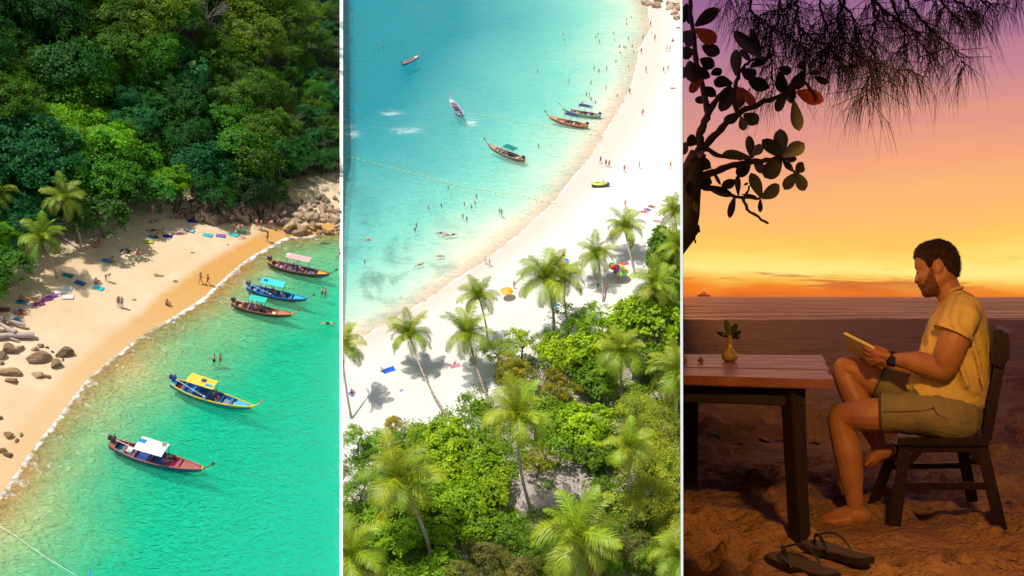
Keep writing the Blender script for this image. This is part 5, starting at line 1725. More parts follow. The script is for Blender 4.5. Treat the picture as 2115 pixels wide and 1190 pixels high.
# ------------------------------------------------------------------ middle bay
frame('M')
MS = 0.76
for a in [
    (1032, 444, 'stand', 0, BLU, 'left of two bathers standing together ankle deep'), (1036, 447, 'stand_tan', 30, ORG, 'right of two bathers standing together ankle deep'),
    (1003, 545, 'walk_shirt', 60, WHT, 'left of two strollers in white on the middle of the beach'), (1011, 550, 'walk_shirt', 40, (0.6, 0.6, 0.68), 'right of two strollers in white on the middle of the beach'),
    (1240, 338, 'walk_shirt', 120, (0.05, 0.08, 0.3), 'person in blue leading three walkers above the jet ski'), (1251, 344, 'walk_shirt', 110, (0.12, 0.06, 0.06), 'person in dark clothes in the middle of three walkers'), (1258, 346, 'walk_shirt', 110, RED, 'person in red at the end of three walkers'),
    (1289, 355, 'stand_tan', -60, ORG, 'sunburnt person standing alone right of the three walkers'), (1320, 348, 'stand', 0, PNK, 'pale small figure right of the sunburnt one'), (1384, 348, 'walk_tan', 20, RED, 'person walking near the right partition level with the jet ski'),
    (1291, 428, 'walk', 80, (0.6, 0.35, 0.25), 'person walking just above the highest free palm'), (1327, 239, 'walk_tan', 90, RED, 'person in red on the narrow part of the beach'),
    (1300, 196, 'stand_tan', 90, ORG, 'person at the water edge left of the narrow beach'), (1334, 150, 'walk', 90, (0.5, 0.5, 0.5), 'grey clad person walking down the upper beach'), (1370, 151, 'walk_shirt', 0, (0.08, 0.09, 0.2), 'left of two dark walkers on the upper beach'),
    (1379, 148, 'walk_shirt', 0, (0.2, 0.2, 0.3), 'right of two dark walkers on the upper beach'), (1324, 111, 'walk_tan', 90, BLK, 'person at the white foam on the upper shore'), (1327, 85, 'stand_tan', 0, ORG, 'person at the upper shore above the foam'),
    (1352, 84, 'walk_tan', 90, RED, 'person in the middle of the upper wet sand'), (1343, 55, 'stand_tan', 20, RED, 'topmost person standing near the rocky corner'), (1377, 107, 'stand', 0, ORG, 'left one of two pale figures high on the right sand'), (1383, 107, 'stand', 40, WHT, 'right one of two pale figures high on the right sand'),
    (1388, 86, 'sit_tan', 0, BLK, 'person sitting high on the right sand'), (1078, 578, 'stand_tan', 60, ORG, 'person in orange standing left of the large palm crown'), (1062, 596, 'stand', 80, ORG, 'person standing right of the orange parasol'),
    (1138, 528, 'sit_tan', 0, ORG, 'person sitting above the large upper palm'), (1165, 528, 'sit_tan', 120, GRN, 'person in green sitting behind the parasol above the palm'), (1194, 598, 'stand_shirt', 0, (0.02, 0.25, 0.2), 'person in dark green beside the doubled palm'),
    (1234, 600, 'stand_shirt', 90, GRN, 'person in green standing left of a palm trunk below the parasols'), (1253, 603, 'walk_tan', 10, ORG, 'person in orange standing right of a palm trunk below the parasols'),
    (1347, 427, 'lie_tan', -30, RED, 'sunbather on the highest of the towels below the upper palms'), (1338, 433, 'lie', -20, BLU, 'sunbather second from the top left of the highest palms'), (1331, 438, 'lie_tan', -10, PNK, 'third sunbather from the top left of the highest palms'),
    (1357, 457, 'lie', -10, (0.6, 0.3, 0.3), 'lowest sunbather left of the highest palms'), (1390, 183, 'lie_tan', 0, RED, 'person lying alone high on the right sand'), (1402, 58, 'lie_tan', 0, BLK, 'dark figure lying below the rocky corner'),
    (787, 768, 'sit_shirt', 30, WHT, 'person in white sitting at the end of the royal blue towel'), (938, 753, 'lie', 80, PNK, 'sunbather on the pink towel right of the leaning palm'), (726, 812, 'sit_tan', 0, NVY, 'person sitting by the left partition near the palm shadow'),
]:
    person(*a, None, MS, 0.0, mid_z)
far = [(782, 101), (791, 95), (1163, 71), (1166, 84), (1294, 40), (1304, 36), (1294, 50), (1235, 71), (1230, 77), (1267, 69), (1270, 83), (1238, 86), (1298, 80), (1280, 96), (1289, 97), (1293, 99), (1306, 96), (1281, 109), (1309, 109)]
midg = [(1272, 127), (1253, 142), (1237, 147), (1227, 142), (1298, 139), (1111, 149), (1175, 168), (1221, 172), (1252, 182), (1211, 195), (1217, 197), (1221, 205), (1203, 214), (1230, 212), (1275, 199), (1112, 302)]
near = [(926, 389), (984, 407), (959, 422), (981, 419), (974, 428), (885, 430), (912, 426), (956, 447), (964, 453), (860, 466), (857, 475), (753, 541)]
lay = [(910, 482, 'float'), (924, 486, 'float'), (930, 485, 'swim'), (936, 485, 'float'), (761, 496, 'float'), (909, 530, 'swim'), (867, 547, 'swim')]
rs_p = random.Random(9)
cols = [(RED, 'red'), (BLK, 'black'), (BLU, 'blue'), (ORG, 'orange'), (WHT, 'white'), (GRN, 'green'), (PNK, 'pink')]
for lst, where in ((far, 'the farthest shallows by the rocky corner'), (midg, 'the shallows around the two moored boats'), (near, 'the clear near shallows below the buoy line')):
    for i, (x, y) in enumerate(sorted(lst)):
        c, cn = cols[rs_p.randrange(7)]
        person(x, y, rs_p.choice(['stand', 'wave', 'stand_tan', 'wave_tan']), rs_p.uniform(0, 360), c, 'bather standing in %s, %s from the left' % (where, ORD[i]), 'bathers in the turquoise bay', MS * (0.86 if lst is not far else 0.66), 0.9)
for (x, y, ps), ang, lab in zip(lay, (0, 10, 185, 20, 5, 0, 30), ('floating bather left of the group of three', 'left floater of a tight group of three', 'middle swimmer of a tight group of three', 'right floater of a tight group of three', 'bather floating with arms spread over the dark weed', 'swimmer stretched out flat nearest the beach', 'swimmer stretched out slanting over the green shallows')):
    person(x, y, ps, ang + (180 if ps == 'swim' else 0), rs_p.choice(cols)[0], lab, None, MS * 1.1, 0.04)
for a in [(803, 765, 28, (0.01, 0.10, 0.60), 'royal blue towel lying alone on the white sand', 1.55), (831, 809, -60, (0.38, 0.28, 0.46), 'small patterned mauve towel between two palm shadows', 0.9), (726, 815, -50, (0.20, 0.14, 0.36), 'violet towel beside the left partition', 0.9),
          (940, 756, 20, (0.62, 0.22, 0.30), 'pink patterned towel between the two lower seaside palms', 1.3), (880, 735, 60, (0.70, 0.50, 0.52), 'faint pink towel above the palm shadow', 0.7), (1267, 485, 40, (0.10, 0.42, 0.50), 'teal towel left of the highest free palm', 1.2), (1259, 494, 35, (0.42, 0.24, 0.55), 'purple towel just under the teal one', 1.2),
          (1347, 428, -30, (0.35, 0.08, 0.08), 'dark red towel, highest of four left of the top palms', 1.2), (1338, 434, -20, (0.20, 0.15, 0.30), 'grey violet towel, second of four left of the top palms', 1.1), (1331, 439, -10, (0.60, 0.25, 0.28), 'rose towel, third of four left of the top palms', 1.0), (1357, 458, -10, (0.55, 0.40, 0.36), 'beige towel, lowest of four left of the top palms', 1.1),
          (1148, 632, 0, (0.03, 0.20, 0.50), 'blue towel half hidden behind the large upper palm', 1.2), (1290, 545, 10, (0.45, 0.10, 0.20), 'crimson towel at the foot of the highest free palm', 1.2), (1010, 829, 20, (0.05, 0.16, 0.42), 'blue towel in the shade at the grove edge', 1.2)]:
    towel(a[0], a[1], a[2], a[3], a[4], a[5] * MS, mid_z)
# ================================================================== ROCKS, DRIFTWOOD, PARASOLS, FLOATS, JET SKI
def rock_mat(name, a, b, c):
    t = NT(name)
    co = t.coord()
    oi = t.n('ObjectInfo')
    n1 = t.noise(1.3, 6, 0.7, co); n2 = t.noise(5.0, 5, 0.7, co, 1.0)
    cc = t.mix(t.remap(n1, 0.35, 0.65), a, b)
    cc = t.mix(t.remap(n2, 0.55, 0.68), cc, c)
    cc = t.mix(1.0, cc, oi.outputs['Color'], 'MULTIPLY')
    t.pbr(cc, 0.85, t.bump(t.math('ADD', n1, t.math('MULTIPLY', n2, 0.5)), 0.35))
    return t.mat


m_rock = rock_mat('granite', (0.46, 0.37, 0.27), (0.30, 0.235, 0.17), (0.07, 0.052, 0.042))


def rock_mesh(seed, slab=1.0):
    rs = random.Random(seed)
    bm = bmesh.new()
    bmesh.ops.create_icosphere(bm, subdivisions=3, radius=1.0)
    cuts = []
    for _ in range(9):
        n = Vector((rs.gauss(0, 1), rs.gauss(0, 1), rs.gauss(0, 0.8))).normalized()
        cuts.append((n, rs.uniform(0.42, 0.78)))
    sd = Vector((rs.uniform(-50, 50), rs.uniform(-50, 50), 0))
    for v in bm.verts:
        p = v.co.copy()
        for n, d in cuts:
            k = p.dot(n)
            if k > d: p -= n * (k - d) * 1.0
        p *= 1 + 0.07 * mnoise.noise(p * 2.2 + sd)
        p.z *= slab
        v.co = p
    me = bpy.data.meshes.new('rock'); bm.to_mesh(me); bm.free()
    me.materials.append(m_rock)
    me.polygons.foreach_set('use_smooth', [True] * len(me.polygons))
    me.set_sharp_from_angle(angle=RAD(20))
    return me


ROCKS = [rock_mesh(i, 0.8) for i in range(8)]


def rock(px, py, wpx, col, label, group=None, zf=None, flat=0.62, long=1.0, rot=None, tilt=0.15, zup=0.0):
    rs = random.Random(int(px * 31 + py * 7))
    q = P(px, py, 0); g = zf(q.x, q.y) if zf else 0
    q = P(px, py, g + zup)
    d = (q - C).length
    r = wpx * d / FPX / 2
    o = link_mesh('rock', rs.choice(ROCKS), None, (q.x, q.y, g + zup + r * flat * 0.35), (rs.uniform(-tilt, tilt), rs.uniform(-tilt, tilt), RAD(rot) if rot is not None else rs.uniform(0, 6)), (r * long, r, r * flat * 1.2))
    v = rs.uniform(0.8, 1.2)
    o.color = (col[0] * v, col[1] * v, col[2] * v, 1)
    return tag(o, label, 'rock', group)


frame('L')
rs_r = random.Random(4)
SUNR = (1.45, 1.30, 1.22); DKR = (0.55, 0.50, 0.52); BRR = (1.15, 0.75, 0.45); TANR = (1.3, 1.0, 0.7)  # rock tints; SUNR carries the sunshine on the pile in its colour
g1 = 'boulders of the sunlit rock pile at the end of the beach'
g2 = 'slabs of the shaded rock face behind the beach'
big = [(613, 449, 26), (636, 452, 25), (600, 471, 36), (654, 451, 22), (624, 437, 20), (668, 432, 24), (684, 438, 20), (690, 455, 26), (646, 470, 22), (622, 478, 26), (590, 461, 22), (672, 449, 18), (640, 432, 18), (700, 440, 20), (578, 458, 16), (612, 484, 18), (660, 470, 16)]
for i, (x, y, w) in enumerate(big):
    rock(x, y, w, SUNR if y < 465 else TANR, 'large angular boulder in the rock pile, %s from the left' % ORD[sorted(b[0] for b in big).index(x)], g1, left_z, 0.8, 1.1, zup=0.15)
for i in range(170):
    x = rs_r.uniform(566, 716); lo = np.interp(x, [566, 600, 640, 700], [455, 486, 487, 484]); hi = np.interp(x, [566, 600, 650, 716], [440, 420, 408, 400])
    y = rs_r.uniform(hi, lo); y = hi + (lo - hi) * rs_r.random() ** 0.9
    near_w = y > lo - 12
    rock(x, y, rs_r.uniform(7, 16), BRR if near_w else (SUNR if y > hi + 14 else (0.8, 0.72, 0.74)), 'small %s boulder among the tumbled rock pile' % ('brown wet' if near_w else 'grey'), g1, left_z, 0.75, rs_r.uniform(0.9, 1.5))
for i in range(85):
    x = rs_r.uniform(366, 600); t_ = (x - 366) / 234
    y = np.interp(x, [366, 420, 520, 600], [440, 448, 452, 440]) + rs_r.uniform(-26, 8)
    rock(x, y, rs_r.uniform(12, 30), (0.62, 0.52, 0.50) if rs_r.random() < 0.6 else (0.8, 0.62, 0.5), 'slanting dark slab of the rock face in the shade', g2, left_z, 0.9, rs_r.uniform(1.0, 1.8), rot=rs_r.uniform(60, 130), tilt=0.6, zup=0.3)  # darker tint: the shade on this rock face is put into the colour
for a in [(133, 732, 36, (0.75, 0.62, 0.45), 'squared dark-fronted boulder, rightmost of the left shore rocks', 1.25), (118, 754, 32, (1.0, 0.86, 0.60), 'upright rounded boulder in front of the squared one', 0.9), (80, 742, 42, (0.85, 0.66, 0.52), 'long low boulder left of the upright one', 1.5),
          (72, 722, 17, (1.7, 1.55, 1.35), 'pale rounded boulder behind the long low one', 1.0), (85, 715, 14, (0.7, 0.6, 0.55), 'small dark rock at the end of the big log', 1.3), (98, 718, 9, (0.8, 0.7, 0.5), 'small flat rock between the log and the squared boulder', 1.4), (108, 727, 8, (0.6, 0.5, 0.4), 'tiny dark rock left of the squared boulder', 1.0), (130, 743, 8, (0.7, 0.6, 0.4), 'tiny rock under the squared boulder', 1.2),
          (18, 724, 34, (1.05, 0.8, 0.65), 'large brown boulder under the big log at the left edge', 1.2), (38, 722, 22, (1.5, 1.4, 1.4), 'whitish boulder right of the brown one under the log', 1.2), (28, 692, 26, (1.2, 0.95, 0.7), 'tan boulder between the two logs', 1.2), (46, 694, 16, (1.3, 1.1, 0.8), 'small tan boulder at the right between the logs', 1.1), (4, 690, 22, (0.8, 0.65, 0.5), 'brown boulder at the left edge between the logs', 1.0), (58, 700, 11, (1.6, 1.5, 1.4), 'small pale rock beside the big log', 1.1), (4, 735, 26, (0.8, 0.65, 0.5), 'brown boulder at the left edge under the whitish one', 1.1),
          (18, 771, 34, TANR, 'jagged tan reef rock at the left edge', 1.7), (24, 789, 22, (1.1, 0.75, 0.4), 'brown reef rock under the jagged tan one', 1.3), (80, 776, 20, TANR, 'thin tan rock lying flat in the sand, the left one', 1.9), (97, 779, 14, (1.1, 0.8, 0.5), 'thin tan rock lying flat in the sand, the right one', 1.4), (2, 750, 14, (1.5, 1.3, 1.2), 'pale rubble rock at the left edge', 1.3),
          (2, 864, 14, (1.0, 0.7, 0.45), 'brown rock at the left edge on wet sand, the upper one', 1.0), (18, 900, 20, (1.05, 0.7, 0.40), 'brown rock in the swash with a grey one beside it', 1.4), (44, 899, 12, (0.95, 0.95, 1.0), 'small grey rock in the swash', 1.0), (35, 911, 11, (0.95, 0.65, 0.4), 'small brown rock in the swash under the grey one', 1.0), (4, 932, 20, (1.0, 0.7, 0.4), 'brown rock at the left edge in the swash', 1.0), (16, 941, 18, (0.65, 0.5, 0.42), 'dark rock right of the brown one at the left edge', 1.2)]:
    rock(a[0], a[1], a[2] * 0.85, a[3], a[4], None, left_z, 0.7, a[5], rot=-20 if a[5] > 1.2 else None)
for a in [(640, 494, 14), (672, 503, 16), (655, 486, 12), (690, 490, 16), (630, 492, 10)]:
    rock(a[0], a[1], a[2], (0.75, 0.7, 0.35), 'submerged mossy rock showing through green water near the rock pile', 'submerged rocks by the rock pile', None, 0.2, 1.4, zup=-0.25)
m_drift = bark('driftwood', (0.52, 0.42, 0.38), (0.36, 0.28, 0.25))


def log(pts, r0, r1, label, z=0.35):
    w = [P(x, y, 0) for x, y in pts]
    o = w[0]
    g = [left_z(p.x, p.y) for p in w]
    n = 10; path = []
    for i in range(n + 1):
        t = i / n * (len(w) - 1); k = min(int(t), len(w) - 2); f = t - k
        p = w[k].lerp(w[k + 1], f) - o; p.z = g[k] * (1 - f) + g[k + 1] * f + z + 0.05 * math.sin(i * 1.7)
        p.y += 0.06 * math.sin(i * 1.3)
        path.append(p)
    mb = MB(); mb.tube(path, [(r0 + (r1 - r0) * i / n) * (1 + 0.1 * math.sin(i * 2.1)) for i in range(n + 1)], 9)
    ob = mb.build('log', m_drift, loc=(o.x, o.y, 0))
    tag(ob, label, 'driftwood')


log([(-40, 712), (72, 706)], 0.28, 0.36, 'thick pale driftwood log reaching out from the left edge', 0.5)
log([(-40, 684), (0, 690), (34, 707)], 0.15, 0.22, 'thinner log slanting down onto the thick one', 0.9)
log([(-30, 668), (54, 687)], 0.10, 0.22, 'uppermost driftwood log under the palm shade', 0.5)
log([(-20, 700), (40, 716)], 0.16, 0.10, 'short log tucked under the thick pale log', 0.25)
for x0, y0, x1, y1, l in [(20, 592, 62, 612, 'bare root running over the sand under the left bush'), (22, 596, 50, 604, 'short bare root under the left bush'), (120, 500, 168, 534, 'fallen dark trunk lying in shade right of the two palms'), (118, 488, 160, 478, 'grey branch leaning in the shade of the big tree')]:
    log([(x0, y0), (x1, y1)], 0.14, 0.05, l, 0.2)
for i, (x, y, w) in enumerate([(325, 576, 15), (362, 586, 10), (398, 527, 6), (470, 508, 5), (277, 624, 7)]):
    mb = MB(); q = P(x, y, 0); g = left_z(q.x, q.y); rr = random.Random(i); s_ = w * 0.06
    for k in range(14):
        a = rr.uniform(0, 6.28); d = rr.uniform(0, 0.5) * s_
        mb.tube([(math.cos(a) * d, math.sin(a) * d * 0.6, 0.03), (math.cos(a + 0.4) * d + 0.3 * s_ * rr.uniform(-1, 1), math.sin(a) * d + 0.15 * s_, 0.06), (math.cos(a) * d + 0.5 * s_ * rr.uniform(-1, 1), math.sin(a + 1) * d, 0.02)], 0.035, 4)
    tag(mb.build('seaweed', M('dry_weed', (0.42, 0.24, 0.07), 0.9, 0.2), loc=(q.x, q.y, g)), ['tan seaweed tangle on the open sand above the walkers', 'ochre seaweed clump left of the two walkers', 'tiny seaweed wisp in the middle of the sand', 'tiny seaweed wisp near the wet sand band', 'seaweed clump right of the standing couple'][i], 'seaweed')
# thin mooring line, bottom left
mb = MB(); p0 = P(-40, 1065, 0.03); 
mb.tube([P(-40, 1065, 0.03) - p0, P(30, 1105, 0.03) - p0, P(90, 1148, 0.03) - p0, P(175, 1200, 0.03) - p0], 0.022, 4)
tag(mb.build('mooring_rope', M('white_rope', (0.75, 0.78, 0.72), 0.8, 0.05), loc=p0), 'pale mooring rope across the bottom left corner water', 'rope')
# awning under the left trees
aw = thing('awning', 'turquoise awning with a red stall under the left bush trees', 'awning', P(40, 528, 0))
mb = MB(); mb.box((0, 0, 2.0), (2.2, 1.6, 0.08)); mb.build('awning_cloth', M('teal_canvas', (0.02, 0.50, 0.48), 0.8, 0.05), aw)
for sx in (-1, 1):
    for sy in (-1, 1):
        mb = MB(); mb.tube([(sx, sy * 0.7, 0), (sx, sy * 0.7, 2.0)], 0.04, 5); mb.build('pole', m_iron, aw)
mb = MB(); mb.box((0.2, -0.3, 0.6), (1.6, 0.7, 0.9)); mb.build('counter', M('red_counter', (0.45, 0.03, 0.03), 0.6, 0.1), aw)

frame('M')
for i in range(34):
    x = rs_r.uniform(1318, 1412); lo = np.interp(x, [1318, 1350, 1380, 1412], [4, 14, 32, 46]); y = rs_r.uniform(-40, lo)
    rock(x, y, rs_r.uniform(10, 24), (1.5, 1.32, 1.2) if rs_r.random() < 0.7 else (1.1, 0.9, 0.8), 'pale boulder of the rocky corner at the top of the white beach', 'boulders of the rocky top corner', mid_z, 0.8, rs_r.uniform(1, 1.6))


def parasol(px, py, s, cols, label, tilt=0.0):
    q = P(px, py, 1.3 * s)
    g = max(0, mid_z(q.x, q.y))
    t_ = thing('parasol', label, 'parasol', (q.x, q.y, g))
    n = 8; R = 1.05 * s
    mb = MB(); mb.tube([(0, 0, -0.1), (0, 0, 1.75 * s)], 0.03, 6); mb.build('pole', m_whitep, t_)
    for k in range(n):
        a0, a1 = 2 * math.pi * k / n, 2 * math.pi * (k + 1) / n
        mb = MB(); rg = []
        for r, z in ((0.02, 1.75), (0.45, 1.66), (0.8, 1.52), (1.0, 1.36)):
            rg.append([Vector((R * r * math.cos(a), R * r * math.sin(a), z * s + tilt * R * r * math.cos(a) - dz)) for a, dz in ((a0, 0), ((a0 + a1) / 2, 0.02), (a1, 0), (a1, 0.03), (a0, 0.03))])
        mb.loft(rg)
        mb.build('panel', paint(cols[k % len(cols)]), t_)


RB = [(0.75, 0.03, 0.03), (0.03, 0.12, 0.60), (0.75, 0.60, 0.03), (0.03, 0.42, 0.12), (0.75, 0.25, 0.02)]
parasol(1272, 560, 1.0, RB, 'rainbow parasol, the left one of the touching pair')
parasol(1282, 571, 0.95, RB[2:] + RB[:2], 'rainbow parasol, the right one of the touching pair')
parasol(1162, 547, 0.85, [RB[1], RB[2], RB[4], (0.04, 0.35, 0.6)], 'blue and yellow parasol behind the large upper palm')
parasol(1047, 606, 0.8, [(0.80, 0.42, 0.02), (0.72, 0.30, 0.02)], 'orange parasol standing alone left of the upper grove')
parasol(1384, 422, 0.8, [RB[2], RB[3], RB[4]], 'yellow and green parasol beside the topmost palm')


def buoy_line(pts, n, label, sz):
    o = P(*pts[0], 0.0)
    root = thing('buoy_line', label, 'buoy line', o)
    ln = smooth_line(pts, 12)
    W_ = [P(x, y, 0.02) - o for x, y in ln]
    mb = MB(); mb.tube(W_, 0.02, 4); mb.build('rope', m_rope, root)
    cum = [0]
    for a, b in zip(W_[:-1], W_[1:]): cum.append(cum[-1] + (b - a).length)
    mb = MB(); mb.ell((0, 0, 0), (sz * 1.6, sz, sz), 8, 6); fm = mb.mesh('float', M('yellow_float', (0.80, 0.72, 0.15), 0.5, 0.05))
    for i in range(n):
        d = cum[-1] * (i + 0.3) / n; k = max(j for j in range(len(cum)) if cum[j] <= d); k = min(k, len(W_) - 2)
        p = W_[k].lerp(W_[k + 1], (d - cum[k]) / max(1e-6, cum[k + 1] - cum[k]))
        link_mesh('float', fm, root, (p.x, p.y, 0.08), (0, 0, math.atan2(W_[k + 1].y - W_[k].y, W_[k + 1].x - W_[k].x)))


buoy_line([(690, 318), (760, 334), (850, 358), (930, 380), (1000, 394), (1075, 405), (1140, 420), (1200, 426)], 40, 'long line of yellow floats crossing the near shallows', 0.095)
buoy_line([(968, 236), (1030, 244), (1100, 256), (1150, 266), (1200, 274), (1250, 284)], 26, 'line of small yellow floats by the two moored boats', 0.08)

# jet ski on the sand
q = P(1240, 388, 0); js = thing('jet_ski', 'lime and dark grey jet ski parked on the white sand', 'jet ski', (q.x, q.y, mid_z(q.x, q.y)), RAD(-6))
mb = MB(); rings = []
for i in range(11):
    t = i / 10; w = 0.52 * math.sin(math.pi * (0.22 + 0.74 * t)) ** 0.6; x = -1.35 + 2.7 * t; up = 0.25 * max(0, t - 0.6) / 0.4
    rings.append([Vector((x, y * w, z + up)) for y, z in ((-1, 0.42), (-0.9, 0.15), (0, 0.02), (0.9, 0.15), (1, 0.42), (0, 0.46))])
mb.loft(rings); mb.build('hull', paint((0.06, 0.05, 0.06)), js)
mb = MB(); rings = []
for i in range(11):
    t = i / 10; w = 0.46 * math.sin(math.pi * (0.2 + 0.76 * t)) ** 0.6; x = -1.25 + 2.5 * t; hgt = 0.62 + 0.28 * math.exp(-((t - 0.62) / 0.14) ** 2)
    rings.append([Vector((x, y * w, z)) for y, z in ((-1, 0.44), (-0.7, hgt * 0.85), (0, hgt), (0.7, hgt * 0.85), (1, 0.44))])
mb.loft(rings); mb.build('deck', paint((0.62, 0.70, 0.08)), js)
mb = MB(); mb.box((-0.35, 0, 0.80), (1.0, 0.34, 0.16), taper=0.8); mb.build('seat', paint((0.75, 0.75, 0.3)), js)
mb = MB(); mb.tube([(0.42, -0.36, 0.98), (0.30, 0, 1.02), (0.42, 0.36, 0.98)], 0.04, 5); mb.build('handlebar', m_iron, js)
# ================================================================== EVENING BEACH: reader, chair, table
frame('R')
GA = math.atan(882.0 / FPX)
GM = Vector((math.sin(GA), math.cos(GA), 0))
DM = 5.21


def Q(px, py, off=0.0):
    """point in the upright plane through the reader (off metres beyond it)"""
    rx = (px - 1057.5) / FPX
    y = (DM + off) / (rx * GM.x + GM.y)
    return PR(px, py, y)


KM = DM * math.cos(GA) / FPX          # metres per photograph pixel at the reader


# ---- head: profile in the reader's plane, rounded in depth
HEAD = [(1893, 516), (1889, 530), (1889.5, 545), (1890.4, 552), (1893.6, 560.5), (1891.5, 570), (1888.6, 581), (1890.5, 585), (1897.5, 586), (1897.5, 590), (1901.5, 593.5), (1900.5, 596), (1904.5, 599.5), (1904, 604), (1907, 611), (1914, 614), (1934, 611), (1943, 618), (1950, 634), (1992, 625), (1986, 600), (1980, 580), (1979, 568), (1981.5, 552), (1981, 535), (1973, 515), (1959, 502), (1939, 495.5), (1916, 500), (1900, 508)]
SKULL = [(1893, 516), (1889, 530), (1889.5, 545), (1890.4, 552), (1893.6, 560.5), (1891.5, 570), (1888.6, 581), (1890.5, 585), (1897.5, 586), (1897.5, 590), (1901.5, 593.5), (1900.5, 596), (1904.5, 599.5), (1904, 604), (1907, 611), (1914, 614), (1934, 611), (1950, 600), (1970, 585), (1979, 568), (1981.5, 552), (1981, 535), (1973, 515), (1959, 502), (1939, 495.5), (1916, 500), (1900, 508)]


def inflate(mb, poly, W, D, step=1.3, px_out=0.0):
    xs_ = np.arange(min(p[0] for p in poly) - 1, max(p[0] for p in poly) + 2, step)
    ys_ = np.arange(min(p[1] for p in poly) - 1, max(p[1] for p in poly) + 2, step)
    X, Y = np.meshgrid(xs_, ys_)
    ins = hull2d(poly, X, Y)
    d = dist_poly(poly + [poly[0]], X, Y)
    d = np.where(ins, d, 0)
    w = W * np.sqrt(np.clip(1 - (1 - np.clip(d / D, 0, 1)) ** 2, 0, 1)) * (0.80 + 0.20 * np.clip((d / D), 0, 1))
    ny, nx = X.shape
    idx = {}
    vs = []; fs = []
    for sgn in (-1, 1):
        for j in range(ny):
            for i in range(nx):
                idx[(sgn, j, i)] = len(vs); vs.append(Q(X[j, i], Y[j, i], sgn * w[j, i]))
    for j in range(ny - 1):
        for i in range(nx - 1):
            c = ins[j:j + 2, i:i + 2]
            if c.any():
                a, b, e, f = (j, i), (j, i + 1), (j + 1, i + 1), (j + 1, i)
                fs.append(tuple(idx[(-1,) + k] for k in (a, b, e, f)))
                fs.append(tuple(idx[(1,) + k] for k in (f, e, b, a)))
    mb.add(vs, fs)


def limb(mb, pts, n=14, flat=1.0):
    """pts: (px,py,off,radius)"""
    C_ = [Q(p[0], p[1], p[2]) for p in pts]; R_ = [p[3] for p in pts]
    path = []; rad = []
    m = 5
    for i in range(len(C_) - 1):
        p0 = C_[max(i - 1, 0)]; p1 = C_[i]; p2 = C_[i + 1]; p3 = C_[min(i + 2, len(C_) - 1)]
        for k in range(m):
            t = k / m
            path.append(0.5 * ((2 * p1) + (p2 - p0) * t + (2 * p0 - 5 * p1 + 4 * p2 - p3) * t * t + (3 * p1 - p0 - 3 * p2 + p3) * t ** 3)); f = t * t * (3 - 2 * t); rad.append(R_[i] * (1 - f) + R_[i + 1] * f)
    path.append(C_[-1]); rad.append(R_[-1])
    mb.tube(path, rad, n, flat=flat)
    mb.ell(path[0], rad[0], 12, 8); mb.ell(path[-1], rad[-1], 12, 8)


t = NT('reader_skin')
co = t.coord()
n1 = t.noise(9, 4, 0.6, co); n2 = t.noise(120, 2, 0.5, co)
c = t.mix(t.remap(n1, 0.3, 0.7), (0.50, 0.235, 0.11), (0.38, 0.155, 0.07))
bs = t.pbr(c, 0.48, t.bump(t.math('ADD', n1, t.math('MULTIPLY', n2, 0.15)), 0.006), spec=0.45)
bs.inputs['Subsurface Weight'].default_value = 0.08
bs.inputs['Subsurface Radius'].default_value = (0.012, 0.005, 0.003)
m_rskin = t.mat

man = thing('person', 'barefoot bearded man in yellow T-shirt and denim shorts reading on a wooden chair', 'person', (Q(1960, 1090).x, Q(1960, 1090).y, 0.0))
mloc = man.location.copy()
mb = MB()
inflate(mb, SKULL, 0.083, 24.0)
mb2 = mb
limb(mb, [(1952, 585, 0, 0.060), (1960, 605, 0, 0.060), (1972, 628, 0, 0.068), (1980, 650, 0, 0.09)])
# ears, brow, eye lids, nose wings, lips
for s_ in (-1, 1):
    mb.ell(Q(1938, 552, s_ * 0.084), (0.016, 0.009, 0.030), 10, 8, Matrix.Rotation(0.15, 3, 'Y'))
    mb.tube([Q(1934, 562, s_ * 0.084), Q(1932, 550, s_ * 0.088), Q(1935, 540, s_ * 0.092), Q(1941, 538, s_ * 0.095), Q(1946, 544, s_ * 0.097), Q(1945, 554, s_ * 0.096), Q(1940, 563, s_ * 0.091)], 0.0055, 8)
    mb.ell(Q(1937, 563, s_ * 0.077), (0.010, 0.008, 0.012), 8, 6)
    mb.ell(Q(1894.5, 552, s_ * 0.030), (0.012, 0.026, 0.007), 10, 6)
    mb.ell(Q(1897.6, 561, s_ * 0.031), (0.010, 0.015, 0.009), 10, 6)
    mb.ell(Q(1893.5, 582, s_ * 0.011), (0.010, 0.008, 0.008), 8, 6)
    mb.ell(Q(1905, 572, s_ * 0.042), (0.024, 0.022, 0.02), 8, 6)
mb.ell(Q(1899.6, 590.5, 0), (0.008, 0.023, 0.005), 8, 6)
mb.ell(Q(1902.2, 596.5, 0), (0.008, 0.020, 0.006), 8, 6)
# torso core
limb(mb, [(1978, 645, 0, 0.10), (1975, 700, 0, 0.12), (1970, 780, 0, 0.11), (1966, 850, 0, 0.10)], flat=1.2)
for s_ in (-1, 1):
    limb(mb, [(1980, 640, s_ * 0.06, 0.06), (1988, 655, s_ * 0.18, 0.062)])
# left arm (near)
limb(mb, [(1988, 655, -0.18, 0.066), (1975, 690, -0.225, 0.070), (1960, 730, -0.235, 0.067), (1948, 762, -0.23, 0.054), (1925, 757, -0.215, 0.056), (1895, 749, -0.19, 0.055), (1868, 745, -0.16, 0.040), (1848, 742, -0.13, 0.031)])
# right arm (far)
limb(mb, [(1990, 655, 0.18, 0.064), (1970, 700, 0.22, 0.066), (1935, 752, 0.21, 0.052), (1900, 768, 0.17, 0.052), (1860, 760, 0.13, 0.040), (1828, 748, 0.10, 0.030)])
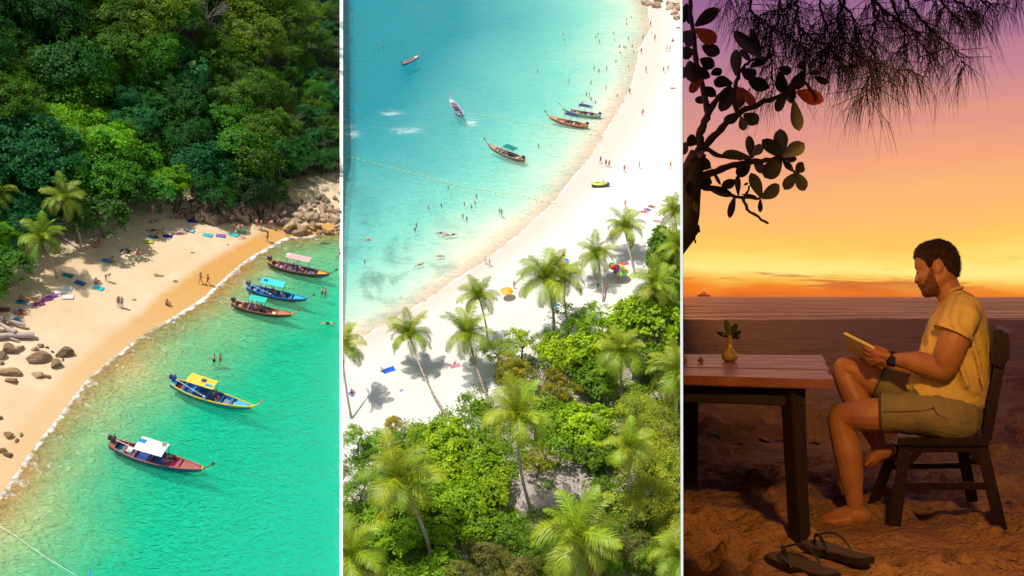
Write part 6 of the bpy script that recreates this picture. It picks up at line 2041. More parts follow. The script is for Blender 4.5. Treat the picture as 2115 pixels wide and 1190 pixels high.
# left leg (near)
limb(mb, [(1960, 858, -0.10, 0.09), (1880, 855, -0.12, 0.088), (1800, 857, -0.13, 0.082), (1752, 858, -0.13, 0.066), (1736, 862, -0.13, 0.061), (1738, 890, -0.13, 0.060), (1749, 930, -0.13, 0.069), (1756, 975, -0.13, 0.060), (1762, 1020, -0.13, 0.044), (1765, 1045, -0.13, 0.041)])
mb.ell(Q(1724, 862, -0.13), (0.028, 0.042, 0.040), 10, 8)
# left foot
limb(mb, [(1781, 1066, -0.13, 0.040), (1762, 1062, -0.13, 0.046), (1735, 1066, -0.13, 0.038), (1708, 1074, -0.135, 0.026), (1692, 1079, -0.135, 0.020)], flat=1.1)
limb(mb, [(1750, 1074, -0.16, 0.024), (1718, 1078, -0.165, 0.026), (1700, 1080, -0.16, 0.020)])
limb(mb, [(1740, 1072, -0.10, 0.026), (1712, 1077, -0.10, 0.024), (1696, 1080, -0.10, 0.018)])
for k in range(5):
    o_ = -0.090 - 0.021 * k
    tip = (1671 + 4.2 * k ** 1.25)
    r_ = 0.0135 if k == 0 else 0.0095
    limb(mb, [(1700, 1079, o_, r_ * 1.1), (tip + 10, 1079.5, o_, r_), (tip + 3, 1083, o_, r_)], 8)
# right leg (far), folded with the foot tucked on the chair
limb(mb, [(1960, 850, 0.10, 0.09), (1880, 820, 0.12, 0.085), (1800, 782, 0.125, 0.080), (1758, 762, 0.12, 0.066), (1745, 764, 0.12, 0.060), (1752, 795, 0.11, 0.062), (1775, 840, 0.10, 0.066), (1798, 885, 0.08, 0.050), (1812, 912, 0.06, 0.042)])
mb.ell(Q(1741, 752, 0.12), (0.036, 0.042, 0.034), 10, 8)
limb(mb, [(1836, 930, 0.06, 0.034), (1815, 935, 0.06, 0.040), (1800, 950, 0.055, 0.030), (1790, 961, 0.05, 0.018)], flat=1.1)
for k in range(5):
    limb(mb, [(1798, 951 + k, 0.02 + 0.018 * k, 0.012), (1787, 961 + k * 0.5, 0.018 + 0.018 * k, 0.009)], 8)
# left hand: palm, thumb on the page, four fingers round the cover
limb(mb, [(1846, 741, -0.13, 0.028), (1830, 735, -0.14, 0.030), (1812, 731, -0.145, 0.026)], flat=0.75)
limb(mb, [(1830, 745, -0.13, 0.024), (1812, 741, -0.14, 0.024)], flat=0.8)
limb(mb, [(1828, 726, -0.125, 0.015), (1812, 718, -0.125, 0.012), (1799, 713.5, -0.120, 0.010), (1789, 711, -0.115, 0.0085)], 10)
for k, (bx_, by_, mx_, my_, tx_, ty_) in enumerate([(1812, 724, 1797, 724, 1785, 717), (1811, 731, 1796, 733, 1784, 725), (1811, 739, 1797, 743, 1785, 734), (1813, 746, 1801, 752, 1790, 743)]):
    limb(mb, [(bx_, by_, -0.150, 0.0115), (mx_, my_, -0.150 + 0.012 * k, 0.0105), (tx_, ty_, -0.118 + 0.02 * k, 0.0085)], 10)
# right hand: palm, thumb and fingers holding the far cover
limb(mb, [(1828, 748, 0.10, 0.028), (1812, 744, 0.10, 0.028), (1798, 739, 0.10, 0.024)], flat=0.75)
limb(mb, [(1815, 738, 0.09, 0.014), (1800, 727, 0.095, 0.011), (1788, 720, 0.10, 0.009)], 10)
for k in range(4):
    limb(mb, [(1800, 738 + 3 * k, 0.12 - 0.006 * k, 0.011), (1786, 737 + 3 * k, 0.135 - 0.01 * k, 0.010), (1776, 729 + 3 * k, 0.12 - 0.01 * k, 0.0085)], 10)
for i, v in enumerate(mb.v): mb.v[i] = tuple(Vector(v) - mloc)
bm_ = remeshed(mb, 0.0052, 'body', 2, 0.5)
bm_.materials.append(m_rskin)
link_mesh('body', bm_, man)

# ---- hair and beard grow from the head surface
HAIR = [(1886, 536), (1884, 515), (1900, 490), (1940, 480), (1990, 500), (1995, 560), (1984, 577), (1976, 572), (1968, 567), (1957, 562), (1949, 548), (1945, 539), (1938, 535.5), (1929, 540), (1926, 553), (1919, 557), (1914, 549), (1909, 540), (1899, 533), (1893, 532), (1889, 538)]
BEARD = [(1919, 555), (1928, 553), (1932, 570), (1940, 590), (1944, 606), (1930, 620), (1905, 620), (1895, 606), (1898, 600.5), (1904, 597.5), (1902, 592.5), (1893, 591), (1895, 586), (1903, 587), (1908, 583), (1913, 572)]


def pxpy(v):
    return (v.x / v.y * FPX + 1057.5, 610 - (v.z - EYE) / v.y * FPX)


def grown(name, poly, thick, mat, ramp_px, rough, lim=None):
    me = bm_
    vs = [v.co.copy() for v in me.vertices]
    ns = [v.normal.copy() for v in me.vertices]
    PX = np.array([pxpy(v + mloc) for v in vs])
    ok = (PX[:, 1] < 640) & (PX[:, 0] > 1870) & (PX[:, 0] < 2010)
    sx = PX[:, 0]; sy = PX[:, 1]
    ins = hull2d(poly, sx, sy) & ok
    d = dist_poly(poly + [poly[0]], sx, sy)
    nv = []; mp = {}
    fs = []
    for p in me.polygons:
        if all(ins[i] for i in p.vertices):
            for i in p.vertices:
                if i not in mp:
                    mp[i] = len(nv)
                    k = min(1.0, d[i] / ramp_px)
                    w = vs[i] + mloc
                    h = thick * (0.12 + 0.88 * k) * (1 + rough * mnoise.noise(w * 160) + rough * 0.6 * mnoise.noise(w * 60))
                    nv.append(vs[i] + ns[i] * h)
            fs.append(tuple(mp[i] for i in p.vertices))
    mb = MB(); mb.add(nv, fs)
    return mb.build(name, mat, man)


def hairmat(name, a, b):
    t = NT(name)
    co = t.coord()
    n = t.noise(90, 3, 0.7, t.mapping(co, (1, 1, 0.35), (0.3, 0.4, 0)))
    t.pbr(t.mix(t.remap(n, 0.35, 0.65), a, b), 0.55, t.bump(n, 0.02), spec=0.3)
    return t.mat


M_HAIR = hairmat('brown_hair', (0.06, 0.022, 0.012), (0.015, 0.007, 0.005)); M_BEARD = hairmat('brown_beard', (0.30, 0.125, 0.055), (0.09, 0.036, 0.018))
h_o = grown('hair', HAIR, 0.0055, M_HAIR, 2.6, 0.35)
b_o = grown('beard', BEARD, 0.0014, M_BEARD, 3.0, 0.6)


def strands(host, n, L, w, mat, back, seed):
    rs = random.Random(seed)
    me = host.data; V = []; F = []
    pol = list(me.polygons)
    for _ in range(n):
        p = rs.choice(pol); c = p.center.copy(); nn = p.normal.copy()
        d = (nn * rs.uniform(0.5, 1.0) + back * rs.uniform(0.2, 1.0) + Vector([rs.uniform(-0.35, 0.35) for _ in range(3)])).normalized()
        s = d.cross(Vector((rs.uniform(-1, 1), rs.uniform(-1, 1), rs.uniform(-1, 1)))).normalized() * w
        l = L * rs.uniform(0.5, 1.2); b = len(V)
        V += [tuple(c - s), tuple(c + s), tuple(c + d * l * 0.6 + s * 0.6 - nn * l * 0.05), tuple(c + d * l * 0.6 - s * 0.6 - nn * l * 0.05), tuple(c + d * l + back * l * 0.3), tuple(c + d * l + back * l * 0.3 + s * 0.1)]
        F += [(b, b + 1, b + 2, b + 3), (b + 3, b + 2, b + 5, b + 4)]
    o = link_mesh('strands', mesh_np('strands', V, F, mat), host)
    o['kind'] = 'stuff'


strands(h_o, 3800, 0.008, 0.0007, M_HAIR, (Q(1975, 560) - Q(1900, 520)).normalized() * 0.7, 5)
strands(b_o, 1300, 0.0045, 0.0005, M_BEARD, Vector((0, 0, -0.7)), 6)
for s_ in (-1, 1):
    mb = MB(); mb.tube([Q(1893.2, 549.5, s_ * 0.016) - mloc, Q(1893.0, 548.3, s_ * 0.032) - mloc, Q(1896, 549.5, s_ * 0.048) - mloc], [0.003, 0.005, 0.003], 6)
    mb.build('eyebrow', hairmat('brow_hair', (0.05, 0.02, 0.012), (0.02, 0.01, 0.006)), man)
    mb = MB(); mb.tube([Q(1894.6, 563.4, s_ * 0.022) - mloc, Q(1894.2, 564.0, s_ * 0.031) - mloc, Q(1896.6, 563.6, s_ * 0.043) - mloc], 0.0022, 6)
    mb.build('eyelashes', m_hair, man)

# ---- T-shirt
def ringmesh(mb, rings, n=28, ex=2.3):
    out = []
    for (fx, fy, bx, by, hd) in rings:
        f = Q(fx, fy); b = Q(bx, by); c = (f + b) / 2; a = (f - b) / 2
        r = []
        for k in range(n):
            th = 2 * math.pi * k / n
            ca, sa = math.cos(th), math.sin(th)
            e = 2 / ex
            r.append(c + a * (abs(ca) ** e * (1 if ca > 0 else -1)) + GM * (hd * abs(sa) ** e * (1 if sa > 0 else -1)))
        out.append(r)
    mb.loft(out)


t = NT('yellow_cotton')
co = t.coord()
n1 = t.noise(5.0, 4, 0.6, co); n2 = t.noise(260, 2, 0.5, co)
wr = t.n('TexWave', {'Scale': 3.2, 'Distortion': 7.0, 'Detail': 3.0, 'Detail Scale': 1.6, 'Vector': t.mapping(co, (1.2, 1.0, 0.7), (0.2, 0.5, 0.9))})
h = t.math('ADD', t.math('MULTIPLY', wr.outputs[1], 0.55), t.math('ADD', t.math('MULTIPLY', n1, 1.0), t.math('MULTIPLY', n2, 0.03)))
t.pbr(t.mix(t.remap(n1, 0.3, 0.7), (0.78, 0.60, 0.20), (0.68, 0.50, 0.15)), 0.9, t.bump(h, 0.018), spec=0.15)
m_shirt = t.mat
mb = MB()
ringmesh(mb, [(1957, 606, 1984, 595, 0.070), (1947, 619, 2006, 604, 0.115), (1934, 638, 2026, 622, 0.180), (1916, 664, 2038, 655, 0.205), (1903, 700, 2045, 700, 0.192), (1894, 740, 2048, 745, 0.180), (1881, 775, 2044, 790, 0.175), (1870, 801, 2034, 835, 0.180), (1898, 828, 2018, 868, 0.180), (1942, 860, 2004, 890, 0.168), (1978, 884, 1996, 894, 0.13)])
for s_ in (-1, 1):
    C_ = [Q(1992, 642, s_ * 0.13), Q(1986, 657, s_ * 0.18), Q(1976, 674, s_ * 0.215), Q(1968, 689, s_ * 0.228)]
    mb.tube(C_, [0.083, 0.086, 0.084, 0.086], 20)
    mb.ell(C_[0], 0.083, 14, 10)
# folds gathered at the lap and under the arm
for a_, b_, r_ in [((1885, 800, -0.16), (1945, 850, -0.17), 0.013), ((1878, 790, -0.15), (1960, 840, -0.18), 0.011), ((1900, 795, -0.16), (1985, 880, -0.165), 0.012), ((1975, 730, -0.185), (2000, 800, -0.175), 0.013), ((2010, 700, -0.18), (2030, 800, -0.15), 0.014), ((1905, 700, -0.14), (1900, 770, -0.15), 0.011), ((1872, 795, -0.05), (1930, 845, -0.14), 0.016), ((1925, 668, -0.12), (1912, 740, -0.15), 0.011)]:
    mb.tube([Q(*a_), (Q(*a_) + Q(*b_)) / 2 + GM * (-0.008), Q(*b_)], [r_ * 0.4, r_, r_ * 0.4], 8)
for i, v in enumerate(mb.v): mb.v[i] = tuple(Vector(v) - mloc)
sm_ = remeshed(mb, 0.0075, 'shirt', 3, 0.5)
sm_.materials.append(m_shirt)
for v in sm_.vertices:
    w = v.co + mloc
    v.co += v.normal * (0.004 * mnoise.noise(Vector((w.x * 9, w.y * 9, w.z * 5))) + 0.003 * mnoise.noise(Vector((w.x * 16 + w.z * 10, w.y * 8, w.z * 14))))
    _u = (w.x * 0.75 - w.z * 0.66); _v = (w.x * 0.66 + w.z * 0.75); _k = min(1.0, max(0.25, (0.95 - w.z) / 0.25))
    v.co += v.normal * (0.0085 * _k * abs(mnoise.noise(Vector((_u * 5, w.y * 3, _v * 24 + 2.0 * mnoise.noise(w * 7))))) - 0.002)
shirt = link_mesh('shirt', sm_, man)
mb = MB(); C1 = Q(1968, 690, -0.229) - mloc; C0 = Q(1971, 684, -0.226) - mloc
mb.tube([C0, C1], [0.090, 0.091], 22); mb.build('sleeve_cuff', m_shirt, shirt)
mb = MB()
col_ = [Q(1957, 607, 0), Q(1963, 600, -0.05), Q(1975, 596, -0.068), Q(1985, 594, -0.04), Q(1987, 594, 0), Q(1985, 594, 0.04), Q(1975, 596, 0.068), Q(1963, 600, 0.05), Q(1957, 607, 0)]
mb.tube([p - mloc for p in col_], 0.009, 8); mb.build('collar', m_shirt, shirt)

# ---- shorts
t = NT('denim')
co = t.coord()
n1 = t.noise(8, 4, 0.6, co); n2 = t.noise(180, 2, 0.6, co)
t.pbr(t.mix(t.remap(n1, 0.3, 0.7), (0.30, 0.25, 0.13), (0.19, 0.165, 0.10)), 0.9, t.bump(t.math('ADD', n1, t.math('MULTIPLY', n2, 0.1)), 0.02), spec=0.15)
m_denim = t.mat
m_seam = M('denim_seam', (0.10, 0.085, 0.06), 0.9, 0.1)
mb = MB()
limb(mb, [(1972, 862, -0.09, 0.120), (1930, 855, -0.11, 0.118), (1880, 853, -0.125, 0.104), (1845, 853, -0.13, 0.098), (1819, 853.5, -0.13, 0.097)], 20)
limb(mb, [(1972, 858, 0.09, 0.115), (1930, 838, 0.11, 0.112), (1880, 815, 0.12, 0.102), (1845, 798, 0.125, 0.096), (1815, 786, 0.125, 0.090)], 20)
mb.ell(Q(1965, 855, 0), (0.14, 0.19, 0.12), 16, 10, Matrix.Rotation(-GA, 3, 'Z'))
for i, v in enumerate(mb.v): mb.v[i] = tuple(Vector(v) - mloc)
# flatten the leg ends at the hem
sh_ = remeshed(mb, 0.0075, 'shorts', 3, 0.5)
bmx = bmesh.new(); bmx.from_mesh(sh_)
for (hx, hy, ho, nx_, ny_) in ((1818, 853, -0.13, 1890, 853), (1813, 786, 0.125, 1880, 815)):
    pc = Q(hx, hy, ho) - mloc; pn = (Q(nx_, ny_, ho) - mloc - pc).normalized()
    gm = [v for v in bmx.verts if (v.co - pc).length < 0.16]
    ge = [e for e in bmx.edges if all(v in set(gm) for v in e.verts)] if False else None
    s_set = set(gm)
    geom = gm + [e for e in bmx.edges if e.verts[0] in s_set and e.verts[1] in s_set] + [f for f in bmx.faces if all(v in s_set for v in f.verts)]
    bmesh.ops.bisect_plane(bmx, geom=geom, plane_co=pc, plane_no=pn, clear_inner=True)
bmx.to_mesh(sh_); bmx.free()
sh_.materials.append(m_denim)
for v in sh_.vertices:
    w = v.co + mloc
    v.co += v.normal * (0.004 * mnoise.noise(Vector((w.x * 22, w.y * 10, w.z * 12))))
shorts = link_mesh('shorts', sh_, man)
for (x0, y0, o_, r_) in ((1820, 853, -0.13, 0.0975), (1816, 787, 0.125, 0.0905)):
    c = Q(x0, y0, o_) - mloc; ax_ = (Q(x0 + 60, y0 + (0 if o_ < 0 else 26), o_) - mloc - c).normalized()
    u_ = GM.cross(ax_).normalized(); ring = [c + (GM * math.cos(a) + u_ * math.sin(a)) * r_ for a in [i * 2 * math.pi / 28 for i in range(29)]]
    mb = MB(); mb.tube(ring, 0.0045, 6, caps=False); mb.build('hem', m_seam, shorts)
mb = MB(); mb.tube([Q(1822, 850, -0.229) - mloc, Q(1860, 850, -0.232) - mloc, Q(1905, 848, -0.23) - mloc, Q(1930, 842, -0.228) - mloc], 0.0014, 5); mb.build('side_seam', m_seam, shorts)
mb = MB(); mb.tube([Q(1925, 838, -0.232) - mloc, Q(1935, 855, -0.232) - mloc, Q(1958, 868, -0.215) - mloc], 0.0014, 5); mb.build('pocket_seam', m_seam, shorts)

# ---- wristwatch: worn, its own thing
wc = Q(1843, 741.5, -0.128); wa = (Q(1862, 745, -0.15) - wc).normalized()
wt = thing('wristwatch', 'black wristwatch on the left wrist of the reading man', 'watch', wc)
u_ = GM.cross(wa).normalized(); g_ = wa.cross(u_)
mb = MB(); rg = []
for i in range(25):
    a = i * 2 * math.pi / 24; d_ = g_ * math.cos(a) + u_ * math.sin(a)
    rg.append([d_ * 0.034 - wa * 0.011, d_ * 0.038 - wa * 0.011, d_ * 0.038 + wa * 0.011, d_ * 0.034 + wa * 0.011])
mb.loft(rg, caps=False); mb.build('strap', M('black_rubber', (0.012, 0.012, 0.014), 0.5, 0.1), wt)
mb = MB(); q_ = -GM * 0.040 + u_ * 0.004
mb.tube([q_ * 0.9, q_ * 1.18], [0.0215, 0.020], 20); mb.build('case', M('black_metal', (0.02, 0.02, 0.022), 0.3, 0.05, metal=0.6), wt)
mb = MB(); mb.tube([q_ * 1.181, q_ * 1.20], [0.016, 0.016], 20); mb.build('dial', M('watch_dial', (0.01, 0.01, 0.012), 0.12, 0.0), wt)

# ---- the book
bk = thing('book', 'open hardback book with brown cover held in both hands of the man', 'book', Q(1785, 735, 0))
bl = bk.location.copy()
m_cover = M('brown_cover', (0.11, 0.026, 0.012), 0.5, 0.15, 14)
m_page = M('book_pages', (0.78, 0.66, 0.42), 0.9, 0.05, 20)
S0 = Q(1799, 741, 0.0); S1 = Q(1752, 716, 0.0)


def slab(mb, a, b, c, d, th):
    n = (b - a).cross(d - a).normalized() * th
    vs = [a, b, c, d, a + n, b + n, c + n, d + n]
    mb.add([v - bl for v in vs], [(3, 2, 1, 0), (4, 5, 6, 7), (0, 1, 5, 4), (1, 2, 6, 5), (2, 3, 7, 6), (3, 0, 4, 7)])


for s_, (ex0, ey0, ex1, ey1, oo) in ((-1, (1815, 717, 1743, 681, -0.135)), (1, (1808, 719, 1752, 685, 0.14))):
    E0 = Q(ex0, ey0, oo); E1 = Q(ex1, ey1, oo)
    mb = MB(); slab(mb, S0, S1, E1, E0, 0.003 * s_); mb.build('cover', m_cover, bk, smooth=False)
    nrm_ = (S1 - S0).cross(E0 - S0).normalized() * s_
    k0 = nrm_ * 0.004
    ins_ = lambda p, q2, f: p.lerp(q2, f)
    a = S0.lerp(S1, 0.03) + k0; b = S1.lerp(S0, 0.03) + k0; c2 = E1.lerp(S1, 0.04).lerp(E0, 0.03) + k0; d2 = E0.lerp(S0, 0.04).lerp(E1, 0.03) + k0
    mb = MB(); slab(mb, a, b, c2, d2, 0.015 * s_); mb.build('page_block', m_page, bk, smooth=False)

# ---- the chair
t = NT('dark_chair_wood')
co = t.coord()
n1 = t.noise(6, 4, 0.6, t.mapping(co, (3, 3, 0.6))); n2 = t.noise(60, 3, 0.6, t.mapping(co, (3, 3, 0.4)))
t.pbr(t.mix(t.remap(n1, 0.3, 0.7), (0.026, 0.008, 0.005), (0.010, 0.004, 0.003)), 0.38, t.bump(t.math('ADD', n1, n2), 0.006), spec=0.5)
m_chair = t.mat
ch = thing('wooden_chair', 'dark wooden chair with a curved backrest board under the reading man', 'chair', (Q(1955, 1060).x, Q(1955, 1060).y, 0))
cl = ch.location.copy()


def cbar(name, a, b, w, h, up=(0, 0, 1), parent=None, bev=0.004):
    mb = MB(); mb.bar(Q(*a) - cl, Q(*b) - cl, w, h, up)
    o = mb.build(name, m_chair, parent or ch, smooth=False)
    bmx = bmesh.new(); bmx.from_mesh(o.data)
    bmesh.ops.bevel(bmx, geom=bmx.edges[:], offset=bev, segments=2, affect='EDGES')
    bmx.to_mesh(o.data); bmx.free()
    return o


# seat board with a shallow hollow
mb = MB(); nx_, ny_ = 12, 10
top_ = []; bot_ = []
for j in range(ny_ + 1):
    for i in range(nx_ + 1):
        o_ = -0.235 + 0.47 * j / ny_
        x0 = 1852 + (1 if o_ > 0 else 0); x1 = 2042
        p = Q(1852 + (x1 - x0) * i / nx_, 905, -0.235)
        p = p + GM * (o_ + 0.235)
        dip = -0.016 * math.sin(math.pi * i / nx_) * math.sin(math.pi * j / ny_)
        top_.append(p + Vector((0, 0, dip))); bot_.append(p - Vector((0, 0, 0.034)))
w_ = nx_ + 1; o2 = len(top_)
b0 = mb.add([p - cl for p in top_ + bot_], [])
for j in range(ny_):
    for i in range(nx_):
        a = b0 + j * w_ + i
        mb.f.append((a, a + 1, a + w_ + 1, a + w_)); mb.f.append((a + o2, a + o2 + w_, a + o2 + w_ + 1, a + o2 + 1)); mb.m += [0, 0]
for i in range(nx_):
    a = b0 + i; mb.f.append((a, a + o2, a + o2 + 1, a + 1)); a = b0 + ny_ * w_ + i; mb.f.append((a, a + 1, a + 1 + o2, a + o2)); mb.m += [0, 0]
for j in range(ny_):
    a = b0 + j * w_; mb.f.append((a, a + w_, a + w_ + o2, a + o2)); a += nx_; mb.f.append((a, a + o2, a + w_ + o2, a + w_)); mb.m += [0, 0]
mb.build('seat', m_chair, ch, angle=35)
for a, b in (((1869, 918, -0.19), (1845, 1100, -0.21)), ((2026, 918, -0.19), (2066, 1093, -0.21)), ((1850, 916, 0.20), (1802, 1040, 0.22)), ((1984, 916, 0.20), (2007, 1034, 0.22))):
    cbar('leg', a, b, 0.052, 0.050, (GM.x, GM.y, 0))
cbar('stretcher', (1858, 1003, -0.20), (2048, 1003, -0.20), 0.024, 0.034)
cbar('stretcher', (1832, 963, 0.205), (1994, 961, 0.205), 0.022, 0.028)
cbar('stretcher', (1862, 950, -0.19), (1838, 948, 0.20), 0.022, 0.028)
cbar('stretcher', (2034, 955, -0.19), (1990, 950, 0.20), 0.022, 0.028)
for a, b in (((1868, 965, -0.19), (1905, 922, -0.19)), ((2028, 958, -0.19), (1996, 922, -0.19)), ((1984, 945, 0.20), (2015, 920, -0.05))):
    cbar('brace', a, b, 0.022, 0.03)
cbar('apron', (1866, 925, -0.20), (2030, 925, -0.20), 0.022, 0.04)
for s_ in (-1, 1):
    cbar('back_post', (2036 - (14 if s_ > 0 else 0), 908, s_ * 0.18), (2066 - (10 if s_ > 0 else 0), 745, s_ * 0.18), 0.042, 0.036, (GM.x, GM.y, 0))
# curved back board
mb = MB(); rg = []
for i in range(13):
    t_ = -1 + 2 * i / 12; o_ = t_ * 0.225
    bow = 10 * (1 - t_ * t_)
    sag = -4 * (1 - t_ * t_)
    base_dx = -0.0
    rg.append([Q(2052 + bow, 680 + sag, -0.225) + GM * (o_ + 0.225), Q(2066 + bow, 681 + sag, -0.225) + GM * (o_ + 0.225), Q(2083 + bow, 690 + sag, -0.225) + GM * (o_ + 0.225), Q(2081 + bow, 744, -0.225) + GM * (o_ + 0.225), Q(2068 + bow, 760, -0.225) + GM * (o_ + 0.225), Q(2048 + bow, 750, -0.225) + GM * (o_ + 0.225)])
mb.loft([[p - cl for p in r] for r in rg]); mb.build('backrest', m_chair, ch, angle=35)

# ---- the table
t = NT('table_wood')
co = t.coord()
n1 = t.noise(3, 5, 0.65, t.mapping(co, (0.5, 6, 3))); n2 = t.noise(14, 4, 0.7, t.mapping(co, (0.35, 7, 3)))
c = t.mix(t.remap(n1, 0.3, 0.7), (0.30, 0.105, 0.035), (0.15, 0.048, 0.018))
c = t.mix(t.remap(n2, 0.5, 0.7, 0, 0.7), c, (0.09, 0.03, 0.015))
t.pbr(c, t.remap(n2, 0.3, 0.7, 0.16, 0.5), t.bump(t.math('ADD', n1, t.math('MULTIPLY', n2, 0.5)), 0.004), spec=0.8)
m_table = t.mat
m_tdark = M('table_frame_wood', (0.018, 0.008, 0.005), 0.6, 0.2, 6)
ZT = 0.72
nl = PR(1360, 0, 4.50); nl.z = ZT; nr = PR(1719, 0, 4.24); nr.z = ZT; fr = PR(1700, 0, 6.02); fr.z = ZT; fl = PR(1340, 0, 6.1); fl.z = ZT
tb = thing('wooden_table', 'long plank-topped dark wooden table with a little vase on it', 'table', (nr.x - 0.5, nr.y + 0.4, 0))
tl_ = tb.location.copy()
NP = 6
rs_t = random.Random(2)
for i in range(NP):
    f0 = i / NP + (0.0035 if i else 0); f1 = (i + 1) / NP - (0.0035 if i < NP - 1 else 0)
    a, b, c_, d = nl.lerp(fl, f0), nr.lerp(fr, f0), nr.lerp(fr, f1), nl.lerp(fl, f1)
    dz = rs_t.uniform(-0.002, 0.002); e = (b - a).normalized() * rs_t.uniform(-0.008, 0.006); b = b + e; c_ = c_ + e
    mb = MB(); vs = [a, b, c_, d]
    mb.add([v - tl_ + Vector((0, 0, dz)) for v in vs] + [v - tl_ - Vector((0, 0, 0.042)) for v in vs], [(0, 1, 2, 3), (7, 6, 5, 4), (0, 4, 5, 1), (1, 5, 6, 2), (2, 6, 7, 3), (3, 7, 4, 0)])
    o = mb.build('plank', m_table, tb, smooth=False)
    bmx = bmesh.new(); bmx.from_mesh(o.data); bmesh.ops.bevel(bmx, geom=bmx.edges[:], offset=0.004, segments=2, affect='EDGES'); bmx.to_mesh(o.data); bmx.free()


def tbar(name, p, q, w, h, mat=m_tdark):
    mb = MB(); mb.bar(p - tl_, q - tl_, w, h); o = mb.build(name, mat, tb, smooth=False)
    bmx = bmesh.new(); bmx.from_mesh(o.data); bmesh.ops.bevel(bmx, geom=bmx.edges[:], offset=0.005, segments=2, affect='EDGES'); bmx.to_mesh(o.data); bmx.free()
    return o


za = ZT - 0.085
A1 = PR(1655, 0, 4.36); A1.z = za; A0 = PR(1340, 0, 4.62); A0.z = za
tbar('apron', A0, A1, 0.035, 0.085)
B1 = PR(1655, 0, 5.9); B1.z = za; B0 = PR(1340, 0, 5.98); B0.z = za
tbar('apron', B0, B1, 0.035, 0.085); tbar('apron', A1, B1, 0.035, 0.085)
for top_p, bot_p in (((1634, 812, 4.38), (1652, 1112, 4.40)), ((1427, 810, 5.35), (1424, 1020, 5.42)), ((1646, 790, 5.85), (1652, 978, 5.9))):
    a = PR(*top_p); b = PR(*bot_p); b.z = -0.05; a.z = ZT - 0.045
    tbar('leg', b, a, 0.075, 0.070)

# ---- vase with leaves, shells
vb = PR(1507, 0, 5.42); vb.z = ZT
va = thing('bud_vase', 'small yellow bottle-necked vase holding dark leaves on the table', 'vase', vb)
t = NT('vase_glaze')
t.pbr((0.36, 0.25, 0.05), 0.2, spec=0.6)
mb = MB(); mb.lathe([(0.004, 0.0), (0.026, 0.001), (0.040, 0.012), (0.046, 0.028), (0.042, 0.042), (0.022, 0.062), (0.014, 0.080), (0.012, 0.110), (0.0135, 0.140), (0.016, 0.146), (0.0125, 0.146), (0.010, 0.138)], 24)
mb.build('body', t.mat, va)


def leaf_mesh(name, mat, fold=0.18, curl=0.12, tipw=0.62):
    """unit leaf along +x, width 1 at its widest (scaled later), a folded blade with thickness"""
    mb = MB(); n = 9
    up = []; lo = []
    for i in range(n + 1):
        t = i / n
        w = 0.5 * (math.sin(math.pi * min(1, (0.06 + 0.94 * t) ** (0.80 + tipw))) ** 0.62) + 0.012
        z = -curl * t * t
        for s in (-1, -0.55, 0, 0.55, 1):
            up.append(Vector((t, s * w, z + fold * abs(s) * w)))
    b = mb.add(up + [v - Vector((0, 0, 0.02)) for v in up], []); o = len(up)
    for i in range(n):
        for k in range(4):
            a = b + i * 5 + k
            mb.f.append((a, a + 5, a + 6, a + 1)); mb.f.append((a + o, a + o + 1, a + o + 6, a + o + 5)); mb.m += [0, 0]
        for k, d in ((0, 0), (4, 1)):
            a = b + i * 5 + k
            mb.f.append((a, a + o, a + 5 + o, a + 5) if d == 0 else (a, a + 5, a + 5 + o, a + o)); mb.m.append(0)
    mb.mi = 0
    mb.tube([(-0.12, 0, 0), (0.5, 0, -curl * 0.25), (0.97, 0, -curl)], [0.022, 0.02, 0.006], 5)
    return mb.mesh(name, mat)


t = NT('broad_leaf')
oi = t.n('ObjectInfo'); co = t.coord()
n1 = t.noise(4, 4, 0.6, co); n2 = t.noise(18, 3, 0.6, co)
c = t.mix(t.remap(n1, 0.35, 0.7, 0, 0.5), oi.outputs['Color'], (0.03, 0.02, 0.008))
c = t.mix(t.remap(n2, 0.62, 0.7, 0, 0.5), c, (0.02, 0.012, 0.005))
bs = t.n('BsdfPrincipled', {'Base Color': c, 'Roughness': 0.45})
tl2 = t.n('BsdfTranslucent', {'Color': t.mix(1.0, c, (1.6, 1.3, 0.7), 'MULTIPLY')})
mm = t.n('MixShader', {0: 0.35}); t.t.links.new(bs.outputs[0], mm.inputs[1]); t.t.links.new(tl2.outputs[0], mm.inputs[2]); t.t.links.new(mm.outputs[0], t.out.inputs[0])
m_bleaf = t.mat
LEAVES = [leaf_mesh('leaf', m_bleaf, f, c_, w) for f, c_, w in ((0.18, 0.12, 0.62), (0.35, 0.2, 0.5), (0.1, 0.05, 0.8))]


def put_leaf(parent, base, tip, width, col, k=0, roll=0.0, ploc=None):
    d = tip - base; L = d.length; d.normalize()
    view = Vector((base.x, base.y, base.z - EYE)).normalized()
    s = d.cross(view).normalized(); n = s.cross(d)
    R_ = Matrix((d, s, n)).transposed() @ Matrix.Rotation(roll, 3, 'X')
    o = link_mesh('leaf', LEAVES[k % 3], parent)
    o.matrix_local = Matrix.Translation(base - (ploc if ploc is not None else Vector((0, 0, 0)))) @ R_.to_4x4() @ Matrix.Diagonal((L, width, width * 0.8, 1))
    o.color = (*col, 1)
    return o


